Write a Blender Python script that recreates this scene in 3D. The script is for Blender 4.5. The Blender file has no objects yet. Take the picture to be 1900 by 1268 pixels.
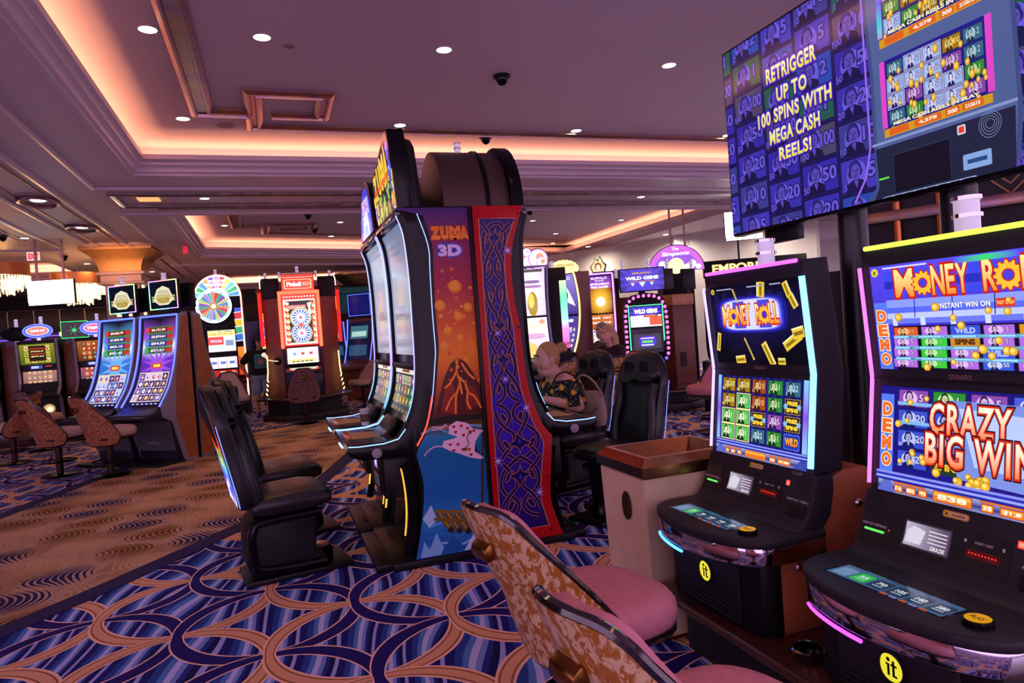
import bpy, bmesh, math, random
from mathutils import Vector, Matrix
from mathutils.geometry import tessellate_polygon
random.seed(7)
S = bpy.context.scene
C = S.collection
PI = math.pi
R = math.radians

# ---------------------------------------------------------------- camera, world, lights, exposure
cam_d = bpy.data.cameras.new('camera'); cam_d.lens = 24.007; cam_d.sensor_width = 36; cam_d.clip_end = 200; cam_d.clip_start = .02
cam = bpy.data.objects.new('camera', cam_d); C.objects.link(cam)
_r = Vector((0.94078729, -0.3313752, -0.07148259)); _d = Vector((-0.07419771, 0.00446798, -0.99723354)); _f = Vector((0.33077784, 0.94348848, -0.02038386))
m3 = Matrix((_r, -_d, -_f)).transposed()
cam.matrix_world = Matrix.Translation((0, 0, 1.45)) @ m3.to_4x4()
S.camera = cam
S.view_settings.view_transform = 'Standard'; S.view_settings.look = 'None'
S.view_settings.gamma = 1; S.view_settings.use_curve_mapping = False
S.view_settings.exposure = 0.0
S.cycles.max_bounces = 6; S.cycles.diffuse_bounces = 3; S.cycles.glossy_bounces = 3
S.cycles.sample_clamp_indirect = 4; S.cycles.caustics_reflective = False; S.cycles.caustics_refractive = False
S.cycles.use_denoising = True

def lin(c):
    if isinstance(c, str):
        c = c.lstrip('#'); c = c if len(c) == 6 else ''.join(q*2 for q in c); c = [int(c[i:i+2], 16)/255 for i in (0, 2, 4)]
    return tuple(x/12.92 if x <= .04045 else ((x+.055)/1.055)**2.4 for x in c[:3])

W = bpy.data.worlds.new('hall'); S.world = W; W.use_nodes = True
_bg = W.node_tree.nodes['Background']; _bg.inputs[0].default_value = (*lin('#c09ac4'), 1); _bg.inputs[1].default_value = 3.3

def area(name, loc, size, energy, color, rot=(0, 0, 0), sizey=None, spread=PI):
    l = bpy.data.lights.new(name, 'AREA'); l.energy = energy; l.color = color; l.size = size; l.spread = spread
    if sizey: l.shape = 'RECTANGLE'; l.size_y = sizey
    o = bpy.data.objects.new(name, l); C.objects.link(o); o.location = loc; o.rotation_euler = rot
    o.visible_camera = False if False else True
    return o
WARM = lin('#ffb46e')
COVE = lin('#ffb07c')
# cove lamps of the near ceiling coffer, tucked behind its lip and shining up
UP = (PI, 0, 0)
area('cove_lamp', (-1.58, 3.3, 3.93), .1, 95, COVE, UP, 13.6)
area('cove_lamp', (8, 10.27, 3.93), 19, 115, COVE, UP, .1)
# cove lamps of the far coffer
area('cove_lamp', (-1.58, 16.2, 3.93), .1, 50, COVE, UP, 5.2)
area('cove_lamp', (4.35, 21.06, 3.93), 12, 80, COVE, (PI, 0, math.atan2(3.7, 11.86)), .1)
area('cove_lamp', (10.33, 17.8, 3.93), .1, 70, COVE, UP, 9.2)

area('cove_lamp', (4.4, 30.2, 3.93), 11.5, 200, COVE, UP, .1); area('cove_lamp', (4.4, 24.3, 3.93), 11.5, 120, COVE, (PI, 0, math.atan2(3, 11.86)), .1)
area('cove_lamp', (-9.4, 23.65, 3.93), 8.6, 90, COVE, UP, .1); area('cove_lamp', (-4.75, 20.7, 3.93), .1, 60, COVE, UP, 5.4); area('cove_lamp', (-9.4, 17.75, 3.93), 8.6, 90, COVE, UP, .1)

# ---------------------------------------------------------------- materials
MATS = {}
def newmat(name):
    m = bpy.data.materials.new(name); m.use_nodes = True
    return m, m.node_tree, m.node_tree.nodes['Principled BSDF']
def mat(name, col='#808080', rough=.5, metal=0., spec=.5, emit=None, es=1., coat=0., trans=0., noise=None, bump=0., nscale=40.):
    if name in MATS: return MATS[name]
    m, t, b = newmat(name)
    c = lin(col)
    b.inputs['Base Color'].default_value = (*c, 1); b.inputs['Roughness'].default_value = rough
    b.inputs['Metallic'].default_value = metal; b.inputs['Specular IOR Level'].default_value = spec
    b.inputs['Coat Weight'].default_value = coat; b.inputs['Coat Roughness'].default_value = .08
    if trans: b.inputs['Transmission Weight'].default_value = trans
    if emit: b.inputs['Emission Color'].default_value = (*lin(emit), 1); b.inputs['Emission Strength'].default_value = es
    tc = t.nodes.new('ShaderNodeTexCoord')
    if noise:
        n = t.nodes.new('ShaderNodeTexNoise'); n.inputs['Scale'].default_value = nscale; n.inputs['Detail'].default_value = 5
        t.links.new(tc.outputs['Object'], n.inputs['Vector'])
        r = t.nodes.new('ShaderNodeValToRGB'); r.color_ramp.elements[0].position = .3; r.color_ramp.elements[1].position = .7
        r.color_ramp.elements[0].color = (*lin(noise), 1); r.color_ramp.elements[1].color = (*c, 1)
        t.links.new(n.outputs['Fac'], r.inputs['Fac']); t.links.new(r.outputs['Color'], b.inputs['Base Color'])
    if bump:
        n2 = t.nodes.new('ShaderNodeTexNoise'); n2.inputs['Scale'].default_value = nscale*4
        t.links.new(tc.outputs['Object'], n2.inputs['Vector'])
        bp = t.nodes.new('ShaderNodeBump'); bp.inputs['Strength'].default_value = bump; bp.inputs['Distance'].default_value = .01
        t.links.new(n2.outputs['Fac'], bp.inputs['Height']); t.links.new(bp.outputs['Normal'], b.inputs['Normal'])
    MATS[name] = m
    return m
def paintmat(name, emit=0., rough=.25, coat=0., base=1.):
    """material whose colours come from the picture's own painted shapes (attribute col); emit>0 for a lit screen"""
    if name in MATS: return MATS[name]
    m, t, b = newmat(name)
    a = t.nodes.new('ShaderNodeAttribute'); a.attribute_name = 'col'
    b.inputs['Roughness'].default_value = rough; b.inputs['Coat Weight'].default_value = coat; b.inputs['Coat Roughness'].default_value = .05
    if emit:
        b.inputs['Base Color'].default_value = (.004, .004, .006, 1)
        t.links.new(a.outputs['Color'], b.inputs['Emission Color']); b.inputs['Emission Strength'].default_value = emit
    else:
        t.links.new(a.outputs['Color'], b.inputs['Base Color'])
    MATS[name] = m
    return m
def glow(name, col, s=3.):
    return mat(name, '#101010', .4, emit=col, es=s)

class X:
    """tiny shader-math expression"""
    T = None
    def __init__(s, v): s.v = v
    @staticmethod
    def op(kind, *a):
        n = X.T.nodes.new('ShaderNodeMath'); n.operation = kind
        for i, q in enumerate(a):
            q = q.v if isinstance(q, X) else q
            if isinstance(q, (int, float)): n.inputs[i].default_value = q
            else: X.T.links.new(q, n.inputs[i])
        return X(n.outputs[0])
    def __add__(s, o): return X.op('ADD', s, o)
    __radd__ = __add__
    def __sub__(s, o): return X.op('SUBTRACT', s, o)
    def __rsub__(s, o): return X.op('SUBTRACT', o, s)
    def __mul__(s, o): return X.op('MULTIPLY', s, o)
    __rmul__ = __mul__
    def __truediv__(s, o): return X.op('DIVIDE', s, o)
def xmix(t, fac, a, b):
    n = t.nodes.new('ShaderNodeMix'); n.data_type = 'RGBA'
    f = fac.v if isinstance(fac, X) else fac
    if isinstance(f, (int, float)): n.inputs[0].default_value = f
    else: t.links.new(f, n.inputs[0])
    for i, q in ((6, a), (7, b)):
        if isinstance(q, tuple): n.inputs[i].default_value = (*q[:3], 1)
        else: t.links.new(q, n.inputs[i])
    return n.outputs[2]

# ---------------------------------------------------------------- mesh helpers
def link(name, me, mt=None, parent=None, smooth=35, **props):
    o = bpy.data.objects.new(name, me); C.objects.link(o)
    if mt is not None and not me.materials: me.materials.append(mt)
    if smooth is not None and len(me.polygons):
        me.shade_smooth(); me.set_sharp_from_angle(angle=R(smooth))
    if parent is not None: o.parent = parent
    for k, v in props.items(): o[k] = v
    return o
def fin(name, bm, mt=None, parent=None, smooth=35, loc=None, rot=None, **props):
    bmesh.ops.recalc_face_normals(bm, faces=bm.faces)
    me = bpy.data.meshes.new(name); bm.to_mesh(me); bm.free()
    o = link(name, me, mt, parent, smooth, **props)
    if loc: o.location = loc
    if rot: o.rotation_euler = rot
    return o
def thing(name, label, cat, loc=(0, 0, 0), rz=0, group=None):
    o = bpy.data.objects.new(name, None); C.objects.link(o); o.empty_display_size = .05
    o.location = loc; o.rotation_euler = (0, 0, rz); o['label'] = label; o['category'] = cat
    if group: o['group'] = group
    return o
def tag(o, label, cat, group=None, kind=None):
    o['label'] = label; o['category'] = cat
    if group: o['group'] = group
    if kind: o['kind'] = kind
    return o
def struct(name, bm, mt, **k):
    o = fin(name, bm, mt, None, **k); o['kind'] = 'structure'; return o
def dup(root, loc, rz=None, label=None, group=None):
    r = root.copy(); C.objects.link(r); r.location = loc
    if rz is not None: r.rotation_euler = (0, 0, rz)
    if label: r['label'] = label
    if group: r['group'] = group
    for ch in list(root.children):
        c = ch.copy(); C.objects.link(c); c.parent = r
        for g in list(ch.children):
            d = g.copy(); C.objects.link(d); d.parent = c
    return r
def BM(): return bmesh.new()
def box(bm, x0, x1, y0, y1, z0, z1, bev=0., seg=2, M=None):
    n = BM()
    vs = [n.verts.new((x, y, z)) for x in (x0, x1) for y in (y0, y1) for z in (z0, z1)]
    for f in ((0, 1, 3, 2), (4, 6, 7, 5), (0, 4, 5, 1), (2, 3, 7, 6), (0, 2, 6, 4), (1, 5, 7, 3)):
        n.faces.new([vs[i] for i in f])
    if bev:
        bmesh.ops.bevel(n, geom=list(n.edges), offset=bev, segments=seg, affect='EDGES', profile=.5)
    return merge(bm, n, M)
def merge(bm, n, M=None):
    if M is not None: bmesh.ops.transform(n, matrix=M, verts=n.verts)
    me = bpy.data.meshes.new('_'); n.to_mesh(me); n.free(); bm.from_mesh(me); bpy.data.meshes.remove(me)
    return bm
def prism(bm, pts, a0, a1, axis='x', bev=0., seg=2, M=None):
    """polygon (2D) extruded along an axis: axis x -> pts are (y,z); y -> (x,z); z -> (x,y)"""
    n = BM()
    def P(p, a):
        return {'x': (a, p[0], p[1]), 'y': (p[0], a, p[1]), 'z': (p[0], p[1], a)}[axis]
    lo = [n.verts.new(P(p, a0)) for p in pts]; hi = [n.verts.new(P(p, a1)) for p in pts]
    k = len(pts)
    f0 = n.faces.new(lo); f1 = n.faces.new(hi)
    for i in range(k): n.faces.new((lo[i], lo[(i+1) % k], hi[(i+1) % k], hi[i]))
    bmesh.ops.recalc_face_normals(n, faces=n.faces)
    if bev:
        es = [e for e in n.edges if (e.verts[0] in lo) == (e.verts[1] in lo)]
        bmesh.ops.bevel(n, geom=list(f0.edges)+list(f1.edges), offset=bev, segments=seg, affect='EDGES', profile=.5)
    bmesh.ops.triangulate(n, faces=[f for f in n.faces if len(f.verts) > 4])
    return merge(bm, n, M)
def ribbon(bm, path, x0, x1, th=.01, M=None):
    """a band of thickness th following path of (y,z), spanning x0..x1, thickness goes to the right-hand normal"""
    off = offset_path(path, th)
    return prism(bm, list(path)+off[::-1], x0, x1, 'x', M=M)
def offset_path(path, d):
    out = []
    for i, p in enumerate(path):
        a = Vector(path[max(i-1, 0)]); b = Vector(path[min(i+1, len(path)-1)]); t = (b-a).normalized()
        out.append((p[0]+t.y*d, p[1]-t.x*d))
    return out
def smoothpath(pts, n=6):
    """Catmull-Rom through points of any dimension"""
    P = [Vector(p) for p in pts]; out = []
    for i in range(len(P)-1):
        p0 = P[max(i-1, 0)]; p1 = P[i]; p2 = P[i+1]; p3 = P[min(i+2, len(P)-1)]
        for j in range(n):
            t = j/n
            out.append(.5*((2*p1)+(p2-p0)*t+(2*p0-5*p1+4*p2-p3)*t*t+(3*p1-p0-3*p2+p3)*t**3))
    out.append(P[-1]); return [tuple(v) for v in out]
def tube(bm, pts, r, n=8, closed=False, M=None, flat=None):
    P = [Vector(p) for p in pts]; k = len(P); rings = []
    rr = r if isinstance(r, (list, tuple)) else [r]*k
    up = Vector((0, 0, 1)); prev = None
    b = BM()
    for i in range(k):
        a = P[(i-1) % k] if closed or i > 0 else P[i]; c = P[(i+1) % k] if closed or i < k-1 else P[i]
        t = (c-a).normalized()
        if prev is None:
            u = t.cross(up)
            if u.length < 1e-3: u = t.cross(Vector((1, 0, 0)))
            u.normalize()
        else:
            u = (prev-t*prev.dot(t)); u.normalize()
        prev = u; v = t.cross(u)
        fl = flat or 1
        rings.append([b.verts.new(P[i]+u*math.cos(2*PI*j/n)*rr[i]+v*math.sin(2*PI*j/n)*rr[i]*fl) for j in range(n)])
    for i in range(k if closed else k-1):
        A, B = rings[i], rings[(i+1) % k]
        for j in range(n): b.faces.new((A[j], A[(j+1) % n], B[(j+1) % n], B[j]))
    if not closed:
        b.faces.new(rings[0]); b.faces.new(rings[-1][::-1])
    return merge(bm, b, M)
def loft(bm, rings, cap=True, closed=False, M=None):
    b = BM(); RR = [[b.verts.new(p) for p in r] for r in rings]; n = len(RR[0])
    for A, B in zip(RR, RR[1:]):
        for j in range(n): b.faces.new((A[j], A[(j+1) % n], B[(j+1) % n], B[j]))
    if closed:
        A, B = RR[-1], RR[0]
        for j in range(n): b.faces.new((A[j], A[(j+1) % n], B[(j+1) % n], B[j]))
    elif cap:
        b.faces.new(RR[0][::-1]); b.faces.new(RR[-1])
    return merge(bm, b, M)
def lathe(bm, prof, n=24, cx=0, cy=0, M=None):
    return loft(bm, [[(cx+r*math.cos(2*PI*j/n), cy+r*math.sin(2*PI*j/n), z) for j in range(n)] for r, z in [(max(r, 1e-4), z) for r, z in prof]], M=M)
def rrect(cx, cy, w, h, r, n=4):
    out = []
    for sx, sy, a0 in ((1, 1, 0), (-1, 1, 90), (-1, -1, 180), (1, -1, 270)):
        for i in range(n+1):
            a = R(a0+90*i/n); out.append((cx+sx*(w/2-r)+r*math.cos(a), cy+sy*(h/2-r)+r*math.sin(a)))
    return out
def superell(cx, cy, a, b, e=2.6, n=24):
    out = []
    for i in range(n):
        t = 2*PI*i/n; c, s = math.cos(t), math.sin(t)
        out.append((cx+a*abs(c)**(2/e)*(1 if c >= 0 else -1), cy+b*abs(s)**(2/e)*(1 if s >= 0 else -1)))
    return out
def ball(bm, c, r, sub=2, M=None):
    b = BM(); bmesh.ops.create_icosphere(b, subdivisions=sub, radius=1)
    rr = r if isinstance(r, (tuple, list)) else (r, r, r)
    bmesh.ops.transform(b, matrix=Matrix.Translation(c) @ Matrix.Diagonal((*rr, 1)), verts=b.verts)
    return merge(bm, b, M)
def cone(bm, a, b, ra, rb, n=12, M=None):
    return tube(bm, [a, b], [ra, rb], n, M=M)
def RZ(a): return Matrix.Rotation(a, 4, 'Z')
def RX(a): return Matrix.Rotation(a, 4, 'X')
def RY(a): return Matrix.Rotation(a, 4, 'Y')
def TR(*v): return Matrix.Translation(v)

# ---------------------------------------------------------------- flat pictures (signs, screens, printed panels)
_tc = {}
def text_mesh(s, bold=0., shear=0., spacing=1.):
    k = (s, bold, shear, spacing)
    if k not in _tc:
        cu = bpy.data.curves.new('_t', 'FONT'); cu.body = s; cu.size = 1; cu.offset = bold; cu.shear = shear
        cu.space_character = spacing; cu.resolution_u = 3; cu.fill_mode = 'FRONT'
        o = bpy.data.objects.new('_t', cu); C.objects.link(o)
        dg = bpy.context.evaluated_depsgraph_get(); me = bpy.data.meshes.new_from_object(o.evaluated_get(dg))
        vs = [(v.co.x, v.co.y) for v in me.vertices]; fs = [tuple(p.vertices) for p in me.polygons]
        bpy.data.objects.remove(o); bpy.data.curves.remove(cu); bpy.data.meshes.remove(me)
        _tc[k] = (vs, fs)
    return _tc[k]
class Pic:
    """a flat drawing in (u,v); every call adds shapes on a higher layer"""
    def __init__(s): s.sh = []; s.L = 0; s.alpha = None
    def up(s): s.L += 1; return s
    def add(s, vs, fs, col):
        c = col if callable(col) else lin(col)
        s.sh.append((s.L, vs, fs, c)); return s
    def poly(s, pts, col):
        pts = [tuple(p[:2]) for p in pts]
        fs = tessellate_polygon([[Vector((p[0], p[1], 0)) for p in pts]])
        return s.add(pts, [tuple(f) for f in fs], col)
    def rect(s, x0, y0, x1, y1, col): return s.add([(x0, y0), (x1, y0), (x1, y1), (x0, y1)], [(0, 1, 2, 3)], col)
    def rr(s, x0, y0, x1, y1, r, col): return s.poly(rrect((x0+x1)/2, (y0+y1)/2, x1-x0, y1-y0, r, 3), col)
    def grid(s, x0, y0, x1, y1, fn, nx=12, ny=12):
        vs = [(x0+(x1-x0)*i/nx, y0+(y1-y0)*j/ny) for j in range(ny+1) for i in range(nx+1)]
        fs = [(j*(nx+1)+i, j*(nx+1)+i+1, (j+1)*(nx+1)+i+1, (j+1)*(nx+1)+i) for j in range(ny) for i in range(nx)]
        return s.add(vs, fs, fn)
    def disc(s, cx, cy, rx, col, ry=None, n=20):
        ry = ry or rx
        return s.add([(cx+rx*math.cos(2*PI*i/n), cy+ry*math.sin(2*PI*i/n)) for i in range(n)], [tuple(range(n))], col)
    def ring(s, cx, cy, r0, r1, col, a0=0, a1=360, n=28, ey=1.):
        vs = []; fs = []
        for i in range(n+1):
            a = R(a0+(a1-a0)*i/n)
            vs += [(cx+r0*math.cos(a), cy+r0*ey*math.sin(a)), (cx+r1*math.cos(a), cy+r1*ey*math.sin(a))]
        for i in range(n): fs.append((2*i, 2*i+1, 2*i+3, 2*i+2))
        return s.add(vs, fs, col)
    def line(s, pts, w, col, closed=False):
        P = [Vector((p[0], p[1])) for p in pts]
        if closed: P.append(P[0])
        vs = []; fs = []
        for i, p in enumerate(P):
            if closed: a = P[i-1] if i > 0 else P[-2]; b = P[i+1] if i < len(P)-1 else P[1]
            else: a = P[max(i-1, 0)]; b = P[min(i+1, len(P)-1)]
            t = (b-a)
            if t.length < 1e-9: t = Vector((1, 0))
            t.normalize(); nrm = Vector((-t.y, t.x))*w/2
            vs += [tuple(p+nrm), tuple(p-nrm)]
        for i in range(len(P)-1): fs.append((2*i, 2*i+1, 2*i+3, 2*i+2))
        return s.add(vs, fs, col)
    def star(s, cx, cy, r0, r1, n, col, rot=0):
        vs = [(cx, cy)]
        for i in range(2*n):
            a = rot+PI*i/n; r = r1 if i % 2 == 0 else r0
            vs.append((cx+r*math.cos(a), cy+r*math.sin(a)))
        return s.add(vs, [(0, 1+i, 1+(i+1) % (2*n)) for i in range(2*n)], col)
    def text(s, t, cx, cy, h, col, w=None, bold=.02, edge=None, ew=.05, shear=0., align='c', spacing=1., edge2=None, vfun=None):
        """caps of height h centred on cx,cy; w squeezes to a width; edge adds an outline colour"""
        for b, c in (([(bold+ew*1.8, edge2)] if edge2 else [])+([(bold+ew, edge)] if edge else [])+[(bold, col)]):
            vs, fs = text_mesh(t, b, shear, spacing)
            bvs, _ = text_mesh(t, bold, shear, spacing)
            if not bvs: return s
            x0 = min(v[0] for v in bvs); x1 = max(v[0] for v in bvs); y0 = min(v[1] for v in bvs); y1 = max(v[1] for v in bvs)
            ky = h/max(y1-y0, 1e-6); kx = (w/(x1-x0)) if w else ky
            ox = {'c': (x0+x1)/2, 'l': x0, 'r': x1}[align]
            q = [(cx+(v[0]-ox)*kx, cy+(v[1]-(y0+y1)/2)*ky) for v in vs]
            if vfun: q = [vfun(*p) for p in q]
            s.up(); s.add(q, fs, c)
        return s
    def build(s, name, mt, parent, fn, cuts=(), cutsx=(), clip=None, smooth=None, dl=.00035, **props):
        """fn(u,v,h)->xyz; cuts: v values where the picture may bend; clip: (u0,v0,u1,v1)"""
        bm = BM(); cl = bm.loops.layers.float_color.new('col')
        # pack the layers: a shape only rises above the earlier shapes whose boxes it meets
        done = []; items = []
        for L, vs, fs, c in sorted(s.sh, key=lambda q: q[0]):
            a0 = min(v[0] for v in vs); a1 = max(v[0] for v in vs); b0 = min(v[1] for v in vs); b1 = max(v[1] for v in vs); lv = 0
            for q in done:
                if q[5] >= lv and q[4] < L and q[0] < a1 and q[1] > a0 and q[2] < b1 and q[3] > b0: lv = q[5]+1
            done.append((a0, a1, b0, b1, L, lv)); items.append((lv, vs, fs, c))
        for L, vs, fs, c in items:
            b = BM(); k = b.loops.layers.float_color.new('col')
            V = [b.verts.new((x, y, L*dl)) for x, y in vs]
            for f in fs:
                try: b.faces.new([V[i] for i in f])
                except ValueError: pass
            if clip:
                for co, no in (((clip[0], 0, 0), (-1, 0, 0)), ((clip[2], 0, 0), (1, 0, 0)), ((0, clip[1], 0), (0, -1, 0)), ((0, clip[3], 0), (0, 1, 0))):
                    bmesh.ops.bisect_plane(b, geom=b.verts[:]+b.edges[:]+b.faces[:], plane_co=co, plane_no=no, clear_outer=True)
            for v in cuts: bmesh.ops.bisect_plane(b, geom=b.verts[:]+b.edges[:]+b.faces[:], plane_co=(0, v, 0), plane_no=(0, 1, 0))
            for u in cutsx: bmesh.ops.bisect_plane(b, geom=b.verts[:]+b.edges[:]+b.faces[:], plane_co=(u, 0, 0), plane_no=(1, 0, 0))
            for f in b.faces:
                if f.normal.z < 0: f.normal_flip()
                for l in f.loops:
                    cc = c(l.vert.co.x, l.vert.co.y) if callable(c) else c
                    l[k] = (cc[0], cc[1], cc[2], 1)
            me = bpy.data.meshes.new('_'); b.to_mesh(me); b.free(); bm.from_mesh(me); bpy.data.meshes.remove(me)
        for v in bm.verts: v.co = fn(v.co.x, v.co.y, v.co.z)
        me = bpy.data.meshes.new(name); bm.to_mesh(me); bm.free()
        return link(name, me, mt, parent, smooth, **props)
def plane_fn(o, ux, uy):
    """maps picture coordinates on the plane through o with directions ux, uy"""
    o, ux, uy = Vector(o), Vector(ux).normalized(), Vector(uy).normalized(); n = ux.cross(uy)
    return lambda u, v, h: o+ux*u+uy*v+n*h
def path_fn(path, x_of_u=lambda u: u, lift=.001, flip=1):
    """maps (u, v) on a band: v runs along a (y,z) path by length, u across x; h lifts to the front (towards -y for a path going up)"""
    P = [Vector(p) for p in path]; D = [0]
    for a, b in zip(P, P[1:]): D.append(D[-1]+(b-a).length)
    def fn(u, v, h):
        i = 0
        while i < len(D)-2 and v > D[i+1]: i += 1
        t = (v-D[i])/max(D[i+1]-D[i], 1e-9); p = P[i].lerp(P[i+1], t); d = (P[i+1]-P[i]).normalized()
        hh = (h+lift)*flip
        return Vector((x_of_u(u), p.x-d.y*hh, p.y+d.x*hh))
    fn.length = D[-1]; fn.cuts = D[1:-1]
    return fn
def mixc(a, b, t):
    a, b = lin(a), lin(b); t = max(0, min(1, t)); return tuple(p+(q-p)*t for p, q in zip(a, b))
def ramp(stops):
    def f(t):
        for (t0, c0), (t1, c1) in zip(stops, stops[1:]):
            if t <= t1: return mixc(c0, c1, (t-t0)/max(t1-t0, 1e-6))
        return lin(stops[-1][1])
    return f
# ---------------------------------------------------------------- the setting: carpet
def carpet_mat():
    m, t, b = newmat('ring_carpet'); X.T = t; L = t.links
    tc = t.nodes.new('ShaderNodeTexCoord'); sp = t.nodes.new('ShaderNodeSeparateXYZ'); L.new(tc.outputs['Object'], sp.inputs[0])
    x, y = X(sp.outputs[0]), X(sp.outputs[1])
    dx = x-(-.12-.445); dy = y-3.40
    u = (dx/.445-dy/.45)*.5; v = (dx/.445+dy/.45)*.5
    fu = X.op('FLOOR', u); fv = X.op('FLOOR', v); ru = u-fu; rv = v-fv
    # wavy blue stripes
    mp = t.nodes.new('ShaderNodeMapping'); mp.inputs['Rotation'].default_value = (0, 0, R(28)); mp.inputs['Scale'].default_value = (1, .42, 1); L.new(tc.outputs['Object'], mp.inputs[0])
    w = t.nodes.new('ShaderNodeTexWave'); w.inputs['Scale'].default_value = 1.75; w.inputs['Distortion'].default_value = 8.5; w.inputs['Detail'].default_value = 1.2; w.inputs['Detail Scale'].default_value = .75; w.inputs['Detail Roughness'].default_value = .4; w.wave_profile = 'SAW'
    L.new(mp.outputs[0], w.inputs['Vector'])
    cr = t.nodes.new('ShaderNodeValToRGB'); e = cr.color_ramp; e.interpolation = 'CONSTANT'
    cols = [(0, '#1a1f66'), (.18, '#28408c'), (.34, '#4a78bc'), (.46, '#aab2e2'), (.58, '#6c88c8'), (.68, '#23307e'), (.78, '#17184e'), (.9, '#929cd8')]
    e.elements[0].color = (*lin(cols[0][1]), 1); e.elements[1].position = cols[1][0]; e.elements[1].color = (*lin(cols[1][1]), 1)
    for p, c in cols[2:]: k = e.elements.new(p); k.color = (*lin(c), 1)
    L.new(w.outputs[0], cr.inputs[0]); col = cr.outputs[0]
    for a in (0, 1):
        for c in (0, 1):
            ex = ru-a; ey = rv-c; d = X.op('SQRT', ex*ex+ey*ey); k0 = X.op('ABSOLUTE', d-.7071); k = k0/(.55+.45*X.op('ABSOLUTE', (ex*ex-ey*ey)/(d*d+.0001)))
            par = X.op('MODULO', X.op('ABSOLUTE', fu+fv+(a+c)), 2); par = X.op('LESS_THAN', par, .5)
            inner = xmix(t, par, lin('#211a63'), lin('#cc9c78'))
            col = xmix(t, X.op('LESS_THAN', k, .082), col, lin('#e8c0a8'))
            col = xmix(t, X.op('LESS_THAN', k, .066), col, inner)
            line = X.op('LESS_THAN', X.op('ABSOLUTE', k-.047), .006)*par
            col = xmix(t, line, col, lin('#7c5030'))
    nz = t.nodes.new('ShaderNodeTexNoise'); nz.inputs['Scale'].default_value = 260; L.new(tc.outputs['Object'], nz.inputs['Vector'])
    mul = t.nodes.new('ShaderNodeMix'); mul.data_type = 'RGBA'; mul.blend_type = 'MULTIPLY'; mul.inputs[0].default_value = .5
    L.new(col, mul.inputs[6]); L.new(nz.outputs['Color'], mul.inputs[7])
    g = t.nodes.new('ShaderNodeMix'); g.data_type = 'RGBA'; g.blend_type = 'MULTIPLY'; g.inputs[0].default_value = 1; g.inputs[7].default_value = (1.75, 1.75, 1.8, 1)
    L.new(mul.outputs[2], g.inputs[6]); L.new(g.outputs[2], b.inputs['Base Color'])
    bp = t.nodes.new('ShaderNodeBump'); bp.inputs['Strength'].default_value = .25; bp.inputs['Distance'].default_value = .004; L.new(nz.outputs[0], bp.inputs['Height']); L.new(bp.outputs[0], b.inputs['Normal'])
    b.inputs['Roughness'].default_value = .95; b.inputs['Specular IOR Level'].default_value = .15
    return m
def runner_mat():
    m, t, b = newmat('swirl_carpet'); X.T = t; L = t.links
    tc = t.nodes.new('ShaderNodeTexCoord')
    mp = t.nodes.new('ShaderNodeMapping'); mp.inputs['Rotation'].default_value = (0, 0, R(-4)); L.new(tc.outputs['Object'], mp.inputs[0])
    nz0 = t.nodes.new('ShaderNodeTexNoise'); nz0.inputs['Scale'].default_value = 1.6; L.new(mp.outputs[0], nz0.inputs['Vector'])
    sp = t.nodes.new('ShaderNodeSeparateXYZ'); L.new(mp.outputs[0], sp.inputs[0])
    nx = X(nz0.outputs[0])-.5
    x = X(sp.outputs[0])+nx*.10; y = X(sp.outputs[1])+nx*.16
    h2 = y/.40; row = X.op('FLOOR', h2); ry = h2-row-.5
    wob = X.op('SINE', h2*PI); lines = X.op('SINE', (x-.11*wob)*150)
    cx_ = x/.52+X.op('MODULO', X.op('ABSOLUTE', row), 2)*.5; cell = X.op('FLOOR', cx_); rx = cx_-cell-.5-.12*wob
    kind = X.op('MODULO', X.op('ABSOLUTE', cell*2+row), 3)
    e2 = rx*rx*5.6+ry*ry*4.2
    patch = X.op('LESS_THAN', e2, 1.0); halo = X.op('LESS_THAN', e2, 1.7)
    n2 = t.nodes.new('ShaderNodeTexNoise'); n2.inputs['Scale'].default_value = 2.4; L.new(mp.outputs[0], n2.inputs['Vector'])
    zone = X.op('GREATER_THAN', X(n2.outputs[0]), .5)
    base = xmix(t, zone, lin('#d2b094'), lin('#c09c74'))
    fine = X.op('GREATER_THAN', X.op('SINE', (y*.8+x*.25+.10*X.op('SINE', x*7))*210), .25)
    col = xmix(t, fine*.55, base, lin('#806a80'))
    ac = xmix(t, X.op('LESS_THAN', kind, .5), lin('#7a5428'), lin('#2a2c6c')); ac = xmix(t, X.op('GREATER_THAN', kind, 1.5), ac, lin('#dcb494'))
    col = xmix(t, halo*.55, col, base)
    col = xmix(t, X.op('GREATER_THAN', lines, e2*1.5-.75), col, ac)
    nz = t.nodes.new('ShaderNodeTexNoise'); nz.inputs['Scale'].default_value = 240; L.new(tc.outputs['Object'], nz.inputs['Vector'])
    mul = t.nodes.new('ShaderNodeMix'); mul.data_type = 'RGBA'; mul.blend_type = 'MULTIPLY'; mul.inputs[0].default_value = .3
    L.new(col, mul.inputs[6]); L.new(nz.outputs['Color'], mul.inputs[7]); L.new(mul.outputs[2], b.inputs['Base Color'])
    b.inputs['Roughness'].default_value = .95; b.inputs['Specular IOR Level'].default_value = .15
    return m
bm = BM(); box(bm, -14, 18, -4, 34, -.1, 0); struct('floor', bm, carpet_mat(), smooth=None)
EDGE1 = smoothpath([(-4.2, 1.4), (-2.6, 3.05), (-1.5, 4.41), (-1.09, 4.91), (-.41, 5.86), (.16, 6.79), (.82, 8.75), (1.35, 10.6), (2.2, 12.2), (3.8, 13.4)], 6)
EDGE2 = smoothpath([(-4.2, 3.3), (-3.1, 5.8), (-2.56, 7.75), (-2.03, 9.5), (-1.61, 10.75), (-.81, 12.0), (1.0, 13.25), (2.2, 14.1), (3.8, 14.9)], 6)
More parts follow.
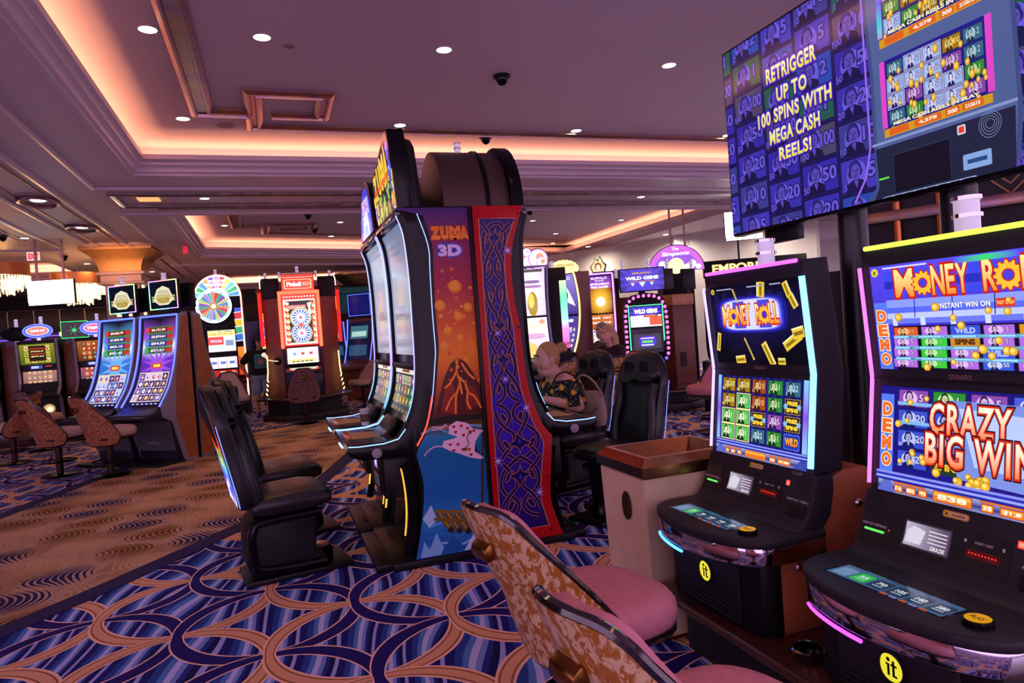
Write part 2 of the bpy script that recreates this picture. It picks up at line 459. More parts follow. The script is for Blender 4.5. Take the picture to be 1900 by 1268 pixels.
def strip_xy(bm, A, B, z0, z1):
    prism(bm, [p[:2] for p in A]+[p[:2] for p in B][::-1], z0, z1, 'z')
bm = BM()
k = min(len(EDGE1), len(EDGE2))
strip_xy(bm, EDGE1, EDGE2, 0, .004); struct('floor_walkway', bm, runner_mat(), smooth=None)
NAVY = mat('navy_border', '#241a5c', .95, noise='#1c1448', nscale=160)
for i, Eg in enumerate((EDGE1, EDGE2)):
    bm = BM(); P = [Vector(p) for p in Eg]; A = []; B = []
    for j, p in enumerate(P):
        t = (P[min(j+1, len(P)-1)]-P[max(j-1, 0)]).normalized(); n = Vector((-t.y, t.x)); A.append(p+n*.085); B.append(p-n*.085)
    strip_xy(bm, A, B, .0, .006); struct('trim_%d' % (i+1), bm, NAVY, smooth=None)

# ---------------------------------------------------------------- the setting: ceiling
PAINT = mat('ceiling_paint', '#d4bfcc', .55, spec=.3)
PAINT2 = mat('molding_paint', '#d2bec8', .38)
GOLDLEAF = mat('gold_leaf_trim', '#d0b090', .34, 1., noise='#b09080', nscale=6)
SILVER = mat('silver_leaf_trim', '#c9bfc0', .28, 1., noise='#9a8a88', nscale=5)
ZS, ZC = 3.8, 4.25
XL = -1.40
def quadface(bm, pts): bm.faces.new([bm.verts.new(p) for p in pts])
# coffers: near one X -1.6..14, Y -4..10.35 ; far one a quadrilateral
CO1 = [(-1.56, -4.0), (18, -4.0), (18, 10.12), (-1.56, 10.12)]
CO4 = [(-1.56, 23), (10.3, 26), (10.3, 30), (-1.56, 30)]
CO3 = [(-14, 17.9), (-4.9, 17.9), (-4.9, 23.5), (-14, 23.5)]
CO2 = [(-1.56, 13.1), (10.3, 13.1), (10.3, 22.75), (-1.56, 19.05)]
bm = BM()
vs = [bm.verts.new((x, y, ZS)) for x, y in [(-14, -4), (18, -4), (18, 34), (-14, 34)]]
# soffit panels around the two coffers
for P in ([(-14, -4), (-1.56, -4), (-1.56, 10.12), (-1.56, 13.1), (-1.56, 17.9), (-4.9, 17.9), (-14, 17.9)], [(-4.9, 17.9), (-1.56, 17.9), (-1.56, 19.05), (-1.56, 34), (-4.9, 34), (-4.9, 23.5)], [(-14, 23.5), (-4.9, 23.5), (-4.9, 34), (-14, 34)],
          [(-1.56, 10.12), (18, 10.12), (18, 13.1), (10.3, 13.1), (-1.56, 13.1)],
          [(10.3, 13.1), (18, 13.1), (18, 34), (10.3, 34), (10.3, 22.75)],
          [(-1.56, 19.05), (10.3, 22.75), (10.3, 26), (-1.56, 23)], [(-1.56, 30), (10.3, 30), (10.3, 34), (-1.56, 34)]):
    quadface(bm, [(x, y, ZS) for x, y in P])
for v in vs: bm.verts.remove(v)
struct('ceiling', bm, PAINT, smooth=None)
for nm, P in (('ceiling_coffer', CO1), ('ceiling_coffer', CO2), ('ceiling_coffer', CO3), ('ceiling_coffer', CO4)):
    bm = BM(); cx = sum(p[0] for p in P)/4; cy = sum(p[1] for p in P)/4
    Q = [(x+(.12 if x > cx else -.12), y+(.3 if y > cy else -.3)) for x, y in P]
    box(bm, min(q[0] for q in Q)-.4, max(q[0] for q in Q)+.4, min(q[1] for q in Q)-.4, max(q[1] for q in Q)+.4, ZC, ZC+.05)
    for a, b in zip(Q, Q[1:]+Q[:1]): quadface(bm, [(a[0], a[1], ZS+.12), (b[0], b[1], ZS+.12), (b[0], b[1], ZC), (a[0], a[1], ZC)])
    for a, b, c, d in zip(P, P[1:]+P[:1], Q[1:]+Q[:1], Q): quadface(bm, [(a[0], a[1], ZS+.13), (b[0], b[1], ZS+.13), (c[0], c[1], ZS+.12), (d[0], d[1], ZS+.12)])
    struct(nm, bm, PAINT, smooth=None)
# stepped crown molding round each coffer: section (inward offset, z)
SEC = [(-.05, 3.795), (.0, 3.80), (.0, 3.83), (.035, 3.845), (.035, 3.875), (.05, 3.905), (.095, 3.925), (.10, 3.955), (.135, 3.975), (.16, 3.985), (.165, 4.045), (.145, 4.05), (.14, 3.99), (.0, 3.93), (-.05, 3.90)]
def coffer_molding(name, P):
    bm = BM(); n = len(P); rings = []
    for i in range(n):
        p, a, c = Vector(P[i]), Vector(P[i-1]), Vector(P[(i+1) % n])
        e1 = (p-a).normalized(); e2 = (c-p).normalized(); n1 = Vector((-e1.y, e1.x)); n2 = Vector((-e2.y, e2.x))
        b = (n1+n2); b /= max(b.dot(n1), .2)
        rings.append([(p.x+b.x*d, p.y+b.y*d, z) for d, z in SEC])
    loft(bm, rings, cap=False, closed=True)
    struct(name, bm, PAINT2, smooth=40)
coffer_molding('trim_3', CO1); coffer_molding('trim_4', CO2); coffer_molding('trim_16', CO3); coffer_molding('trim_17', CO4)
# raised gold bands on the coffer ceilings: section across a band of width w
def band(bm, path, w=.24, z=ZC, h=.06):
    """stepped metal band along a 2D polyline with mitred corners"""
    P = [Vector(p) for p in path]; rings = []
    sec = [(-w/2, 0), (-w/2, -h*.5), (-w/2+.045, -h), (-w/2+.07, -h), (-w/2+.08, -h*.45), (w/2-.08, -h*.45), (w/2-.07, -h), (w/2-.045, -h), (w/2, -h*.5), (w/2, 0)]
    for i, p in enumerate(P):
        a = P[max(i-1, 0)]; c = P[min(i+1, len(P)-1)]
        e1 = (p-a).normalized() if i else (c-p).normalized(); e2 = (c-p).normalized() if i < len(P)-1 else e1
        n1 = Vector((-e1.y, e1.x)); n2 = Vector((-e2.y, e2.x)); b = n1+n2; b /= max(b.dot(n1), .2)
        rings.append([(p.x+b.x*d, p.y+b.y*d, z+zz) for d, zz in sec])
    loft(bm, rings)
BRONZE = mat('aged_bronze_leaf', '#c4a078', .3, 1., noise='#a888a0', nscale=4)
k_ = (ZC-1.45)/(4.35-1.45)
def K(pts): return [(x*k_, y*k_) for x, y in pts]
def key_band(name, pts_main, pts_key):
    bm = BM(); band(bm, pts_main); struct(name, bm, BRONZE, smooth=30)
    bm = BM()
    for p in pts_key: band(bm, p)
    struct(name+'1', bm, BRONZE, smooth=30)
bm = BM(); band(bm, [(-.57, -3.5), (-.57, 8.75), (-.02, 8.75)], .26); struct('trim_5', bm, BRONZE, smooth=30)
bm = BM(); band(bm, [(16, 9.27), (.0, 9.27), (.0, 8.02), (.78, 8.02), (.78, 8.78), (.2, 8.78)], .2); struct('trim_6', bm, BRONZE, smooth=30)
bm = BM(); band(bm, [(-.57, 13.5), (-.57, 17.0), (-.02, 17.0)], .26); struct('trim_7', bm, BRONZE, smooth=30)
bm = BM(); band(bm, [(9.4, 20.8), (.05, 17.95), (.05, 16.75), (1.1, 16.75), (1.1, 17.45), (.4, 17.45)], .2); struct('trim_8', bm, BRONZE, smooth=30)
# slim trims on the soffit
def slim(name, segs, mt=None, w=.07, h=.035, z=ZS):
    bm = BM()
    for a, b in segs:
        a, b = Vector(a), Vector(b); d = (b-a).normalized(); n = Vector((-d.y, d.x))
        sec = [(-w/2, 0), (-w/2, -h*.6), (-w*.2, -h), (w*.2, -h*.7), (w/2, -h*.3), (w/2, 0)]
        loft(bm, [[(p.x+n.x*s, p.y+n.y*s, z+q) for s, q in sec] for p in (a, b)])
    return struct(name, bm, mt or PAINT2, smooth=30)
slim('trim_9', [((-2.18, -4), (-2.18, 10.9)), ((-2.18, 10.87), (17, 10.87))])
slim('trim_10', [((-2.72, -4), (-2.72, 16.6)), ((-3.45, -4), (-3.45, 16.6))], w=.11, h=.05)
slim('trim_11', [((-2.2, 13.0), (-2.2, 26)), ((-2.2, 12.85), (17, 12.85)), ((-4.05, -4), (-4.05, 16.9)), ((-14, 16.9), (-4.05, 16.9))], w=.09)
slim('trim_12', [((-2.88, -4), (-2.88, 16.6)), ((-3.27, -4), (-3.27, 16.6))], GOLDLEAF, w=.035, h=.02)
slim('trim_13', [((-2.08, 11.22), (16, 11.22)), ((-2.08, 12.15), (16, 12.15)), ((-2.04, 11.22), (-2.04, 12.15))], SILVER, w=.09, h=.05)
slim('trim_14', [((-1.7, 11.4), (16, 11.4)), ((-1.7, 11.95), (16, 11.95))], SILVER, w=.04, h=.02)
# far ceiling fields and left hall trims
slim('trim_15', [((-2.9, 18), (-2.9, 30)), ((-3.3, 18), (-3.3, 30)), ((-2.4, 20.3), (17, 25.8))], w=.14, h=.06)
# black slot diffusers
BLACKM = mat('matte_black', '#08080a', .6)
for x0, y0, x1, y1 in ((-4.45, 8, -4.42, 15.6), (-4.35, 8, -4.32, 15.6), (-1.6, 12.42, 16, 12.45), (-1.6, 12.5, 16, 12.53), (-2.5, 19, -2.46, 24)):
    bm = BM(); box(bm, x0, x1, y0, y1, ZS-.004, ZS+.01); o = fin('ceiling_slot_diffuser', bm, BLACKM)
    tag(o, {8: 'slim black air slot in the ceiling beside the left hall trims', 12.42: 'slim black air slot along the beam between the ceiling coffers', 12.5: 'slim black air slot along the beam between the ceiling coffers', 19: 'short black air slot in the ceiling behind the square column'}[y0], 'air vent', 'slot diffusers in the ceiling')

# ---------------------------------------------------------------- walls
CREAM = mat('cream_marble', '#d6d0cc', .3, noise='#c4bab6', nscale=1.2)
DARKWALL = mat('dark_back_wall', '#1b1420', .5)
bm = BM(); box(bm, -14, 18, 31, 31.2, 0, 3.85); struct('wall_back', bm, DARKWALL, smooth=None)
bm = BM()   # marble wall on the right, running away at an angle
box(bm, 0, 16, 0, .2, 0, 3.85, M=TR(13.6, 26.5, 0) @ RZ(R(-80))); struct('wall_right', bm, CREAM, smooth=None)
bm = BM(); box(bm, -13.6, -13.4, 8, 31, 0, 3.85); struct('wall_left', bm, DARKWALL, smooth=None)
# ---------------------------------------------------------------- shared materials
GLOSS = mat('gloss_black', '#060609', .22, coat=.05, spec=.2)
SATIN = mat('satin_black', '#0e0e13', .42, spec=.3)
LEATHER = mat('black_vinyl', '#131318', .38, bump=.05, nscale=120)
CHROME = mat('chrome', '#d8d8e0', .08, 1.)
BROWNW = mat('brown_laminate', '#8a4a32', .42, noise='#743c28', nscale=3)
WOOD = mat('red_wood_veneer', '#b86e48', .32, noise='#a05a38', nscale=7)
GREYM = mat('grey_painted_metal', '#8d8690', .4)
SCREEN = paintmat('lit_screen', 1.1, .12)
SCREENB = paintmat('lit_screen_bright', 1.45, .12)
SCREEND = paintmat('lit_screen_dim', .75, .1)
PRINT = paintmat('printed_panel', 0, .3, .03)
PRINT.node_tree.nodes['Principled BSDF'].inputs['Specular IOR Level'].default_value = .25
PRINTM = paintmat('printed_matte', 0, .6)
LEDW = glow('led_white', '#cfe0ff', 5); LEDB = glow('led_blue', '#4a66ff', 6); LEDP = glow('led_violet', '#a866ff', 5)
LEDK = glow('led_pink', '#ff7ae0', 4); LEDC = glow('led_cyan', '#7fd8ff', 4); LEDY = glow('led_yellow', '#ffe88a', 3)
LEDR = glow('led_red', '#ff3a2a', 3.5); LEDG = glow('led_green', '#6aff7a', 3); LEDO = glow('led_orange', '#ff9a3a', 2)
def keep(o, root):
    """parent o to root without moving it (o is built in world coordinates)"""
    o.parent = root
    o.matrix_parent_inverse = (Matrix.Translation(root.location) @ RZ(root.rotation_euler[2])).inverted()
    return o
def tower_lamp(parent, x, y, z, r=.02, h=.09, name='tower_light'):
    bm = BM(); lathe(bm, [(r*1.15, z), (r*1.15, z+h*.12), (r, z+h*.14), (r, z+h*.46), (r*1.12, z+h*.48), (r*1.12, z+h*.56), (r, z+h*.58), (r, z+h*.88), (r*1.15, z+h*.9), (r*1.15, z+h), (.001, z+h)], 14, x, y)
    o = fin(name, bm, mat('tower_lamp_lens', '#cfc6dc', .25, emit='#e8dcff', es=.35), parent)
    for a, b in ((.0, .12), (.47, .57), (.9, 1.0)):
        bm = BM(); lathe(bm, [(r*1.2, z+h*a), (r*1.2, z+h*b)], 14, x, y); fin('chrome_band', bm, CHROME, o)
    return o

# ---------------------------------------------------------------- the tall curved pair of machines, back to back with a second pair
Z0 = 1.2
FRONT = smoothpath([(.744, .868), (.812, 1.03), (.846, 1.24), (.853, 1.585), (.852, 1.84), (.836, 2.07), (.80, 2.19)], 4)
FRONT = [(p[0]-Z0, p[1]) for p in FRONT]
BODY = [(.742, .05), (.79, .306), (.80, .495), (.79, .62), (.76, .70), (.69, .70), (.46, .71), (.395, .735), (.372, .775), (.385, .797), (.443, .787), (.644, .787), (.70, .81)]
BODY = [(a-Z0, b) for a, b in BODY]+FRONT+[(.83-Z0, 2.245)]
def reel_grid(p, x0, y0, x1, y1, nx, ny, cols, gap=.08, seed=1, sym=True, frame=None):
    rnd = random.Random(seed); w = (x1-x0)/nx; h = (y1-y0)/ny
    for i in range(nx):
        for j in range(ny):
            a, b = x0+i*w+w*gap, y0+j*h+h*gap; c, d = x0+(i+1)*w-w*gap, y0+(j+1)*h-h*gap
            k = rnd.choice(cols)
            if frame: p.rect(a-w*gap*.6, b-h*gap*.6, c+w*gap*.6, d+h*gap*.6, frame)
            p.up().rect(a, b, c, d, k[0])
            if sym:
                q = (a+c)/2, (b+d)/2; s = min(c-a, d-b)
                p.up()
                t = rnd.random()
                if t < .45: p.disc(q[0], q[1], s*.33, k[1])
                elif t < .75: p.star(q[0], q[1], s*.4, s*.2, 5, k[1], PI/2)
                else: p.poly([(q[0]-s*.3, q[1]), (q[0], q[1]-s*.38), (q[0]+s*.3, q[1]), (q[0], q[1]+s*.38)], k[1])
                p.up().disc(q[0]+s*.05, q[1]+s*.08, s*.14, k[2]); p.L -= 2
            p.L -= 1
    p.L += 4
def tall_machine(root, lower_cols, seed, near_side, near_leds=True, back=.045):
    """local frame: front towards -y, x across, near_side = +1/-1 the end that carries the side light"""
    bm = BM(); prism(bm, BODY+[(back, 2.245), (back, .05)], -.43, .43, 'x', .006); cab = fin('cabinet', bm, GLOSS, root, 30)
    # raised rails down both edges of the screens
    rail = [(p[0], p[1]) for p in FRONT]
    for s in (-1, 1):
        bm = BM(); ribbon(bm, rail, s*.43-(.035 if s > 0 else -.0), s*.43+(.035 if s < 0 else 0), -.022); fin('screen_rail', bm, GLOSS, root)
        bm = BM(); P = [(s*.425, y-.026, z) for y, z in rail]
        P = [(s*.425, .385-Z0, .80), (s*.425, .443-Z0, .795), (s*.425, .60-Z0, .797), (s*.425, .69-Z0, .815), (s*.425, .735-Z0, .868)]+P[2:]
        if back < 0: P = [q for q in P if q[2] < 1.12]
        tube(bm, P, .0036, 6); fin('edge_light', bm, MIXLED, root)
    # upper screen: pale, nearly white
    up = [p for p in FRONT if p[1] > 1.25]; fn = path_fn(up, lift=.004); Ln = fn.length
    p = Pic(); rr = ramp([(0, '#b9b4cf'), (.35, '#c7c2da'), (.7, '#aab4d6'), (1, '#7e93bf')])
    p.grid(-.36, 0, .36, Ln-.03, lambda u, v: rr(v/Ln), 8, 20)
    p.up().grid(-.3, .1, .3, .5, lambda u, v: mixc('#c2bad2', '#e6d2cc', max(0, 1-((u+.02)**2*30+(v-.33)**2*16))), 12, 12)  # warm reflection on the glass, painted into the screen colours
    p.up().rr(-.13, .26, .13, .33, .015, '#bfa6cf')
    scr = p.build('upper_screen', paintmat('pale_screen', .62, .1), root, fn, fn.cuts)
    # lower screen: busy green and gold reels
    lo = [q for q in FRONT if .93 < q[1] < 1.25]; fn2 = path_fn(lo, lift=.004); L2 = fn2.length
    p = Pic(); p.rect(-.36, 0, .36, L2, '#1d2f3c'); reel_grid(p, -.34, .05, .34, L2-.06, 6, 3, lower_cols, .06, seed)
    p.up().rect(-.36, L2-.05, .36, L2-.012, '#d8dcc8'); p.up().rect(-.1, L2-.04, .16, L2-.022, '#7a3018'); p.up().rect(-.36, .0, .36, .035, '#1a3248')
    for i in range(5): p.rect(-.3+i*.13, .006, -.21+i*.13, .028, '#b58a2c')
    p.build('lower_screen', SCREEN, root, fn2, fn2.cuts)
    bm = BM(); box(bm, -.37, .37, FRONT[6][0]-.02, FRONT[6][0]+.05, 1.225, 1.262, .006); fin('screen_divider', bm, SATIN, root)
    # slanted panel with the card window, then the deck
    bm = BM(); n = BM(); box(n, -.2, .2, -.012, .012, -.05, .05, .008); merge(bm, n, TR(0, .70-Z0, .868) @ RX(R(-38))); pan = fin('card_panel', bm, SATIN, root)
    pf = plane_fn((-.02, .70-Z0-.013, .868-.012), (1, 0, 0), (0, math.sin(R(38)), math.cos(R(38))))
    p = Pic(); p.rect(-.1, -.03, .1, .03, '#8d86a0'); p.up().rect(-.07, -.02, .07, .02, '#b3a6c0'); p.build('card_window', SCREEND, pan, pf)
    p = Pic(); p.rect(.13, -.02, .16, .02, '#d03018'); p.build('call_button', SCREEND, pan, pf)
    p = Pic(); p.rect(-.17, -.025, -.13, .025, '#3a3644'); p.build('card_slot', SCREEND, pan, pf)
    bm = BM(); box(bm, -.36, .36, .41-Z0, .655-Z0, .785, .80, .008); dk = fin('button_deck', bm, GLOSS, root)
    p = Pic(); p.rr(-.20, .02, .13, .19, .02, '#c39a68'); p.up().rr(-.26, .13, -.17, .20, .02, '#191820'); p.rr(.16, .03, .3, .14, .03, '#20202c'); p.up().disc(.23, .085, .04, '#35354a')
    p.build('deck_pad', PRINTM, dk, plane_fn((0, .425-Z0, .8015), (1, 0, 0), (0, 1, 0)))
    bm = BM(); tube(bm, [(-.1, .378-Z0, .755), (.1, .378-Z0, .755)], .008, 6); fin('front_light', bm, LEDC, root)
    for s in (-1, 1):
        bm = BM(); lathe(bm, [(.03, 0), (.03, .012), (.022, .016), (.001, .016)], 16, M=TR(s*.432, .55-Z0, .745) @ RY(s*PI/2)); fin('deck_speaker', bm, GREYM, root)
    # lower front: bracket, bill door, curved recess lights, foot
    bm = BM(); box(bm, -.30, .30, .60-Z0, .80-Z0, .42, .69, .02); bd = fin('bill_door', bm, SATIN, root)
    p = Pic(); p.rect(-.11, .15, .05, .23, '#2a2450'); p.up().rect(-.09, .16, .03, .22, '#8d86ff'); p.up().rect(-.06, .175, .0, .205, '#d8d4ff'); p.rr(-.13, .04, .09, .12, .01, '#30303c')
    p.build('bill_window', SCREEN, bd, plane_fn((0, .5985-Z0, .42), (1, 0, 0), (0, 0, 1)))
    fl = smoothpath([(.715, .08), (.752, .25), (.765, .42), (.752, .60), (.735, .66)], 4)
    for s in (-1, 1):
        bm = BM(); ribbon(bm, [(a-Z0, b) for a, b in fl], s*.43-(.03 if s > 0 else 0), s*.43+(.03 if s < 0 else 0), -.05); fin('foot_rail', bm, GLOSS, root)
        bm = BM(); tube(bm, [(s*.39, a-Z0-.05, b) for a, b in fl[3:-3]], .007, 6); fin('foot_light', bm, glow('led_amber', '#ffb040', 1.6), root)
    bm = BM(); box(bm, -.44, .44, .60-Z0, back-.002, 0, .05, .006); fin('base', bm, SATIN, root)
    bm = BM(); box(bm, -.40, .40, .50-Z0, .66-Z0, 0.005, .045, .006); box(bm, -.2, .2, .56-Z0, .60-Z0, .043, .05, .002); fin('foot_plate', bm, SATIN, root)
    # top cap
    bm = BM(); box(bm, -.40, .40, .77-Z0, .84-Z0, 2.19, 2.235, .01); fin('top_bar', bm, mat('dark_green_glass', '#18282c', .1, coat=1), root)
    if near_leds:
        s = near_side
        sl = [(.905, 2.2), (.962, 2.0), (.962, 1.83), (.958, 1.58), (.96, 1.36), (.95, 1.26), (.915, 1.03), (.87, .88)]
        bm = BM(); tube(bm, [(s*.434, a-Z0, b) for a, b in smoothpath(sl, 4)], .003, 6); fin('side_light', bm, glow('led_thin', '#9ab0ff', 1.8), root)
        bm = BM(); tube(bm, [(s*.436, a-Z0, b) for a, b in smoothpath([(.918, 1.06), (.87, .88), (.80, .76)], 4)], .005, 6); fin('side_light', bm, LEDR, root)
MIXLED, _t, _b = newmat('led_rainbow'); _b.inputs['Base Color'].default_value = (.01, .01, .01, 1)
_tc0 = _t.nodes.new('ShaderNodeTexCoord'); _sp = _t.nodes.new('ShaderNodeSeparateXYZ'); _t.links.new(_tc0.outputs['Object'], _sp.inputs[0])
_cr = _t.nodes.new('ShaderNodeValToRGB')
_e = _cr.color_ramp; _e.elements[0].position = .3; _e.elements[0].color = (*lin('#86b4ff'), 1); _e.elements[1].position = 1; _e.elements[1].color = (*lin('#b0a8ff'), 1)
for _p, _c in ((.36, '#8ab4ff'), (.42, '#70b8ff'), (.55, '#b090ff'), (.7, '#9ab0ff')):
    _k = _e.elements.new(_p); _k.color = (*lin(_c), 1)
_mm = _t.nodes.new('ShaderNodeMath'); _mm.operation = 'DIVIDE'; _mm.inputs[1].default_value = 2.3; _t.links.new(_sp.outputs[2], _mm.inputs[0]); _t.links.new(_mm.outputs[0], _cr.inputs[0])
_t.links.new(_cr.outputs[0], _b.inputs['Emission Color']); _b.inputs['Emission Strength'].default_value = 2.2

CATC = [('#3f6b3a', '#e8d070', '#fff2c0'), ('#8a6a2a', '#f0c850', '#7a3a18'), ('#2f5a6a', '#b0d8e0', '#304860'), ('#6a2f5a', '#e0a0d0', '#fff'), ('#b0a888', '#5a7a3a', '#e0e0c0')]
L1 = thing('slot_machine', 'tall curved slot machine with volcano art on its end and painted jungle sign on top', 'slot machine', (Z0, 4.63, 0), -PI/2, 'tall curved slot machines')
tall_machine(L1, CATC, 3, 1)
L2 = thing('slot_machine', 'tall curved slot machine behind the volcano-sided one, crowned by a round blue sign', 'slot machine', (Z0, 5.53, 0), -PI/2, 'tall curved slot machines')
tall_machine(L2, CATC, 5, 1, False)
R1 = thing('slot_machine', 'tall curved slot machine with blue tracery and red border on its end, dark barrel top', 'slot machine', (Z0+.02, 4.63, 0), PI/2, 'tall curved slot machines')
tall_machine(R1, CATC, 8, -1, False, -.028)
R2 = thing('slot_machine', 'tall curved slot machine being played by the woman in the floral dress', 'slot machine', (Z0+.02, 5.53, 0), PI/2, 'tall curved slot machines')
tall_machine(R2, CATC, 9, -1, False, -.028)

# barrel toppers
def barrel(root, big, pic_cols):
    """arched drum across the top; the lit round sign faces -y"""
    def arch(hw, ht, z0=2.25, n=20): return [(hw*math.cos(PI*i/n), z0+ht*math.sin(PI*i/n)) for i in range(n+1)]
    w, h = (.36, .44) if big else (.34, .40)
    bm = BM(); prism(bm, arch(w, h), -.34, .12 if big else -.12, 'y', .01); tp = fin('topper', bm, mat('hammered_brown', '#4a3630', .32, .3, bump=.3, nscale=60), root)
    for y0, y1, e in ((-.42, -.33, .035), (-.2, -.17, .012)):
        bm = BM(); prism(bm, arch(w+e, h+e), y0, y1, 'y', .008); fin('drum_rib', bm, GLOSS, tp)
    p = Pic(); A = arch(w-.01, h-.01); p.poly(A, '#3a3fd0'); p.up().poly(arch(w*.8, h*.8), '#5a7cff'); p.up().poly(arch(w*.55, h*.5), '#dfe6ff'); p.text('ZUMA', 0, 2.245+h*.6, .12, '#b05ad8', w*1.1, edge='#fff4c0')
    p.up().poly(arch(w*.4, h*.25), '#9ad0ff')
    p.build('topper_sign', SCREEN, tp, plane_fn((0, -.422, 0), (1, 0, 0), (0, 0, 1)))
    tower_lamp(root, .0 if big else -.1, -.1 if big else -.27, 2.245+h, .022, .08)
barrel(L2, False, None); barrel(R1, True, None); barrel(R2, True, None)

# the painted plate on top of the nearest machine: leaves, berries and the game's name (the mascot is left out)
bm = BM()
out = [(-.40, .0), (-.44, .12), (-.40, .24), (-.42, .34), (-.36, .40), (-.30, .41), (-.2, .44), (-.05, .47), (.12, .52), (.24, .55), (.30, .56), (.37, .55), (.40, .46), (.41, .28), (.40, .12), (.38, .0)]
TM = TR(0, -.40, 2.19) @ RX(R(4))
prism(bm, out, -.0, .11, 'y', .012); n = BM(); prism(n, [(-.3, .02), (-.3, .36), (.3, .5), (.37, .44), (.37, .02)], .10, .17, 'y', .03); merge(bm, n)
tp = fin('topper', bm, GLOSS, L1, 30); tp.matrix_local = TM
p = Pic(); p.poly([(x*.96, z*.97+.006) for x, z in out], '#22182a')
lf = ['#3f9a2c', '#62b83a', '#2c7a2a', '#86cc4a']
rnd = random.Random(4)
for i in range(16):
    a = rnd.uniform(-.3, .26); b = rnd.uniform(.03, .24); l = rnd.uniform(.08, .14); t = rnd.uniform(.4, 2.7)
    d = Vector((math.cos(t), math.sin(t))); n_ = Vector((-d.y, d.x)); c = Vector((a, b))
    p.up().poly([c, c+d*l*.4+n_*.035, c+d*l, c+d*l*.45-n_*.035], lf[i % 4]); p.up().line([c, c+d*l*.9], .005, '#dff0b0')
for x, z, c, r in ((-.38, .2, '#f0c040', .035), (-.37, .12, '#4a48d8', .035), (-.33, .05, '#e0d090', .03), (.30, .1, '#f0a030', .04), (.33, .02, '#6a3ac0', .05), (.31, .4, '#7a50d8', .05), (.33, .27, '#3a58e0', .055), (.35, .18, '#3048c0', .04), (-.3, -.0, '#b83030', .03)):
    p.up().disc(x, z+.03, r, c, r*1.25, 14); p.up().disc(x-r*.3, z+.03+r*.4, r*.25, '#f4ecff', None, 8)
p.up().line([(.385, .3), (.375, .16), (.36, .03)], .045, '#d8b860'); 
for z in (.08, .13, .18, .23): p.up().line([(.355, z), (.40, z)], .006, '#7a5a20')
# the name: wooden-looking blocks, yellow above, orange below
for ch, x, w in (('Z', -.27, .15), ('U', -.1, .14), ('M', .07, .17), ('A', .22, .13)):
    hh = .17+(x+.3)*.12
    p.text(ch, x, .305+(x+.3)*.12, hh, '#f0c428', w, bold=.09, edge='#3a1808', ew=.06)
    p.up().rect(x-w*.42, .255+(x+.3)*.05, x+w*.42, .29+(x+.3)*.05, '#ea5a1e')
o = p.build('topper_picture', SCREEN, tp, lambda u, v, h: Vector((u, -.002-h, v)))
tower_lamp(L1, -.18, -.30, 2.62, .018, .10)
bm = BM(); prism(bm, [(-.36, 2.19), (-.3, 2.30), (.3, 2.30), (.40, 2.19)], -.38, -.2, 'y', .02); fin('sign_bracket', bm, SATIN, L1)

# ---------------------------------------------------------------- printed end panels (world coordinates, plane Y = 4.2)
ARTL = [(.926, 2.235), (.987, 2.01), (.984, 1.83), (.979, 1.576), (.984, 1.375), (.975, 1.30), (.934, 1.033), (.884, .869), (.795, .728), (.787, .716), (.812, .598), (.822, .495), (.80, .306), (.742, .055)]
ARTX = smoothpath(ARTL, 3)
def artl(z):
    for (x0, z0), (x1, z1) in zip(ARTX, ARTX[1:]):
        if z0 >= z >= z1: return x0+(x1-x0)*(z0-z)/max(z0-z1, 1e-6)
    return ARTX[-1][0]
p = Pic()
bgc = ramp([(0, '#2a6ab8'), (.06, '#1d6ab4'), (.1, '#2f8ac8'), (.16, '#1a66b0'), (.3, '#1268a4'), (.345, '#2a86b4'), (.36, '#5a3a1c'), (.40, '#2a1610'), (.42, '#7a2c10'), (.5, '#c85a10'), (.58, '#f08a1c'), (.66, '#d8601a'), (.78, '#a01e3c'), (.9, '#801450'), (1, '#3c1468')])
N = 44; vs = []; fs = []
for j in range(N+1):
    z = .055+(2.235-.055)*j/N; a = artl(z)
    for i in range(7): vs.append((a+(1.245-a)*i/6, z))
for j in range(N):
    for i in range(6): fs.append((j*7+i, j*7+i+1, (j+1)*7+i+1, (j+1)*7+i))
p.add(vs, fs, lambda u, v: bgc((v-.055)/2.18))
# volcano with lava streams
p.up().poly([(.93, .94), (.965, 1.06), (1.0, 1.16), (1.05, 1.25), (1.10, 1.285), (1.15, 1.25), (1.2, 1.17), (1.244, 1.07), (1.244, .93), (1.1, .915)], '#501208')
p.up().poly([(.965, .95), (1.0, 1.08), (1.05, 1.17), (1.08, 1.0), (1.06, .93)], '#8a2a12'); p.poly([(1.13, .94), (1.14, 1.1), (1.19, 1.1), (1.235, .98)], '#7c2412')
for q in ([(1.1, 1.28), (1.085, 1.2), (1.1, 1.13), (1.07, 1.04), (1.06, .93)], [(1.1, 1.15), (1.135, 1.12), (1.15, 1.06), (1.19, 1.03), (1.23, .95)], [(1.07, 1.06), (1.03, 1.02), (1.0, .96)], [(1.15, 1.07), (1.14, 1.0), (1.16, .95)], [(1.085, 1.2), (1.04, 1.13), (1.0, 1.1)], [(1.12, 1.25), (1.16, 1.18), (1.2, 1.14)], [(1.1, 1.13), (1.11, 1.05)]):
    p.up().line(smoothpath(q, 5), .017, '#c83c10'); p.up().line(smoothpath(q, 5), .010, '#f07818'); p.up().line(smoothpath(q, 5), .004, '#ffc040')
rnd = random.Random(11)
for i in range(60):
    z = rnd.uniform(1.2, 2.0)*.9+.05; x = rnd.gauss(1.1, .07); r = rnd.uniform(.004, .016)
    if artl(z)+.02 < x < 1.23: p.up().disc(x, z, r, rnd.choice(['#e8761a', '#f09a28', '#d85a18']), None, 10)
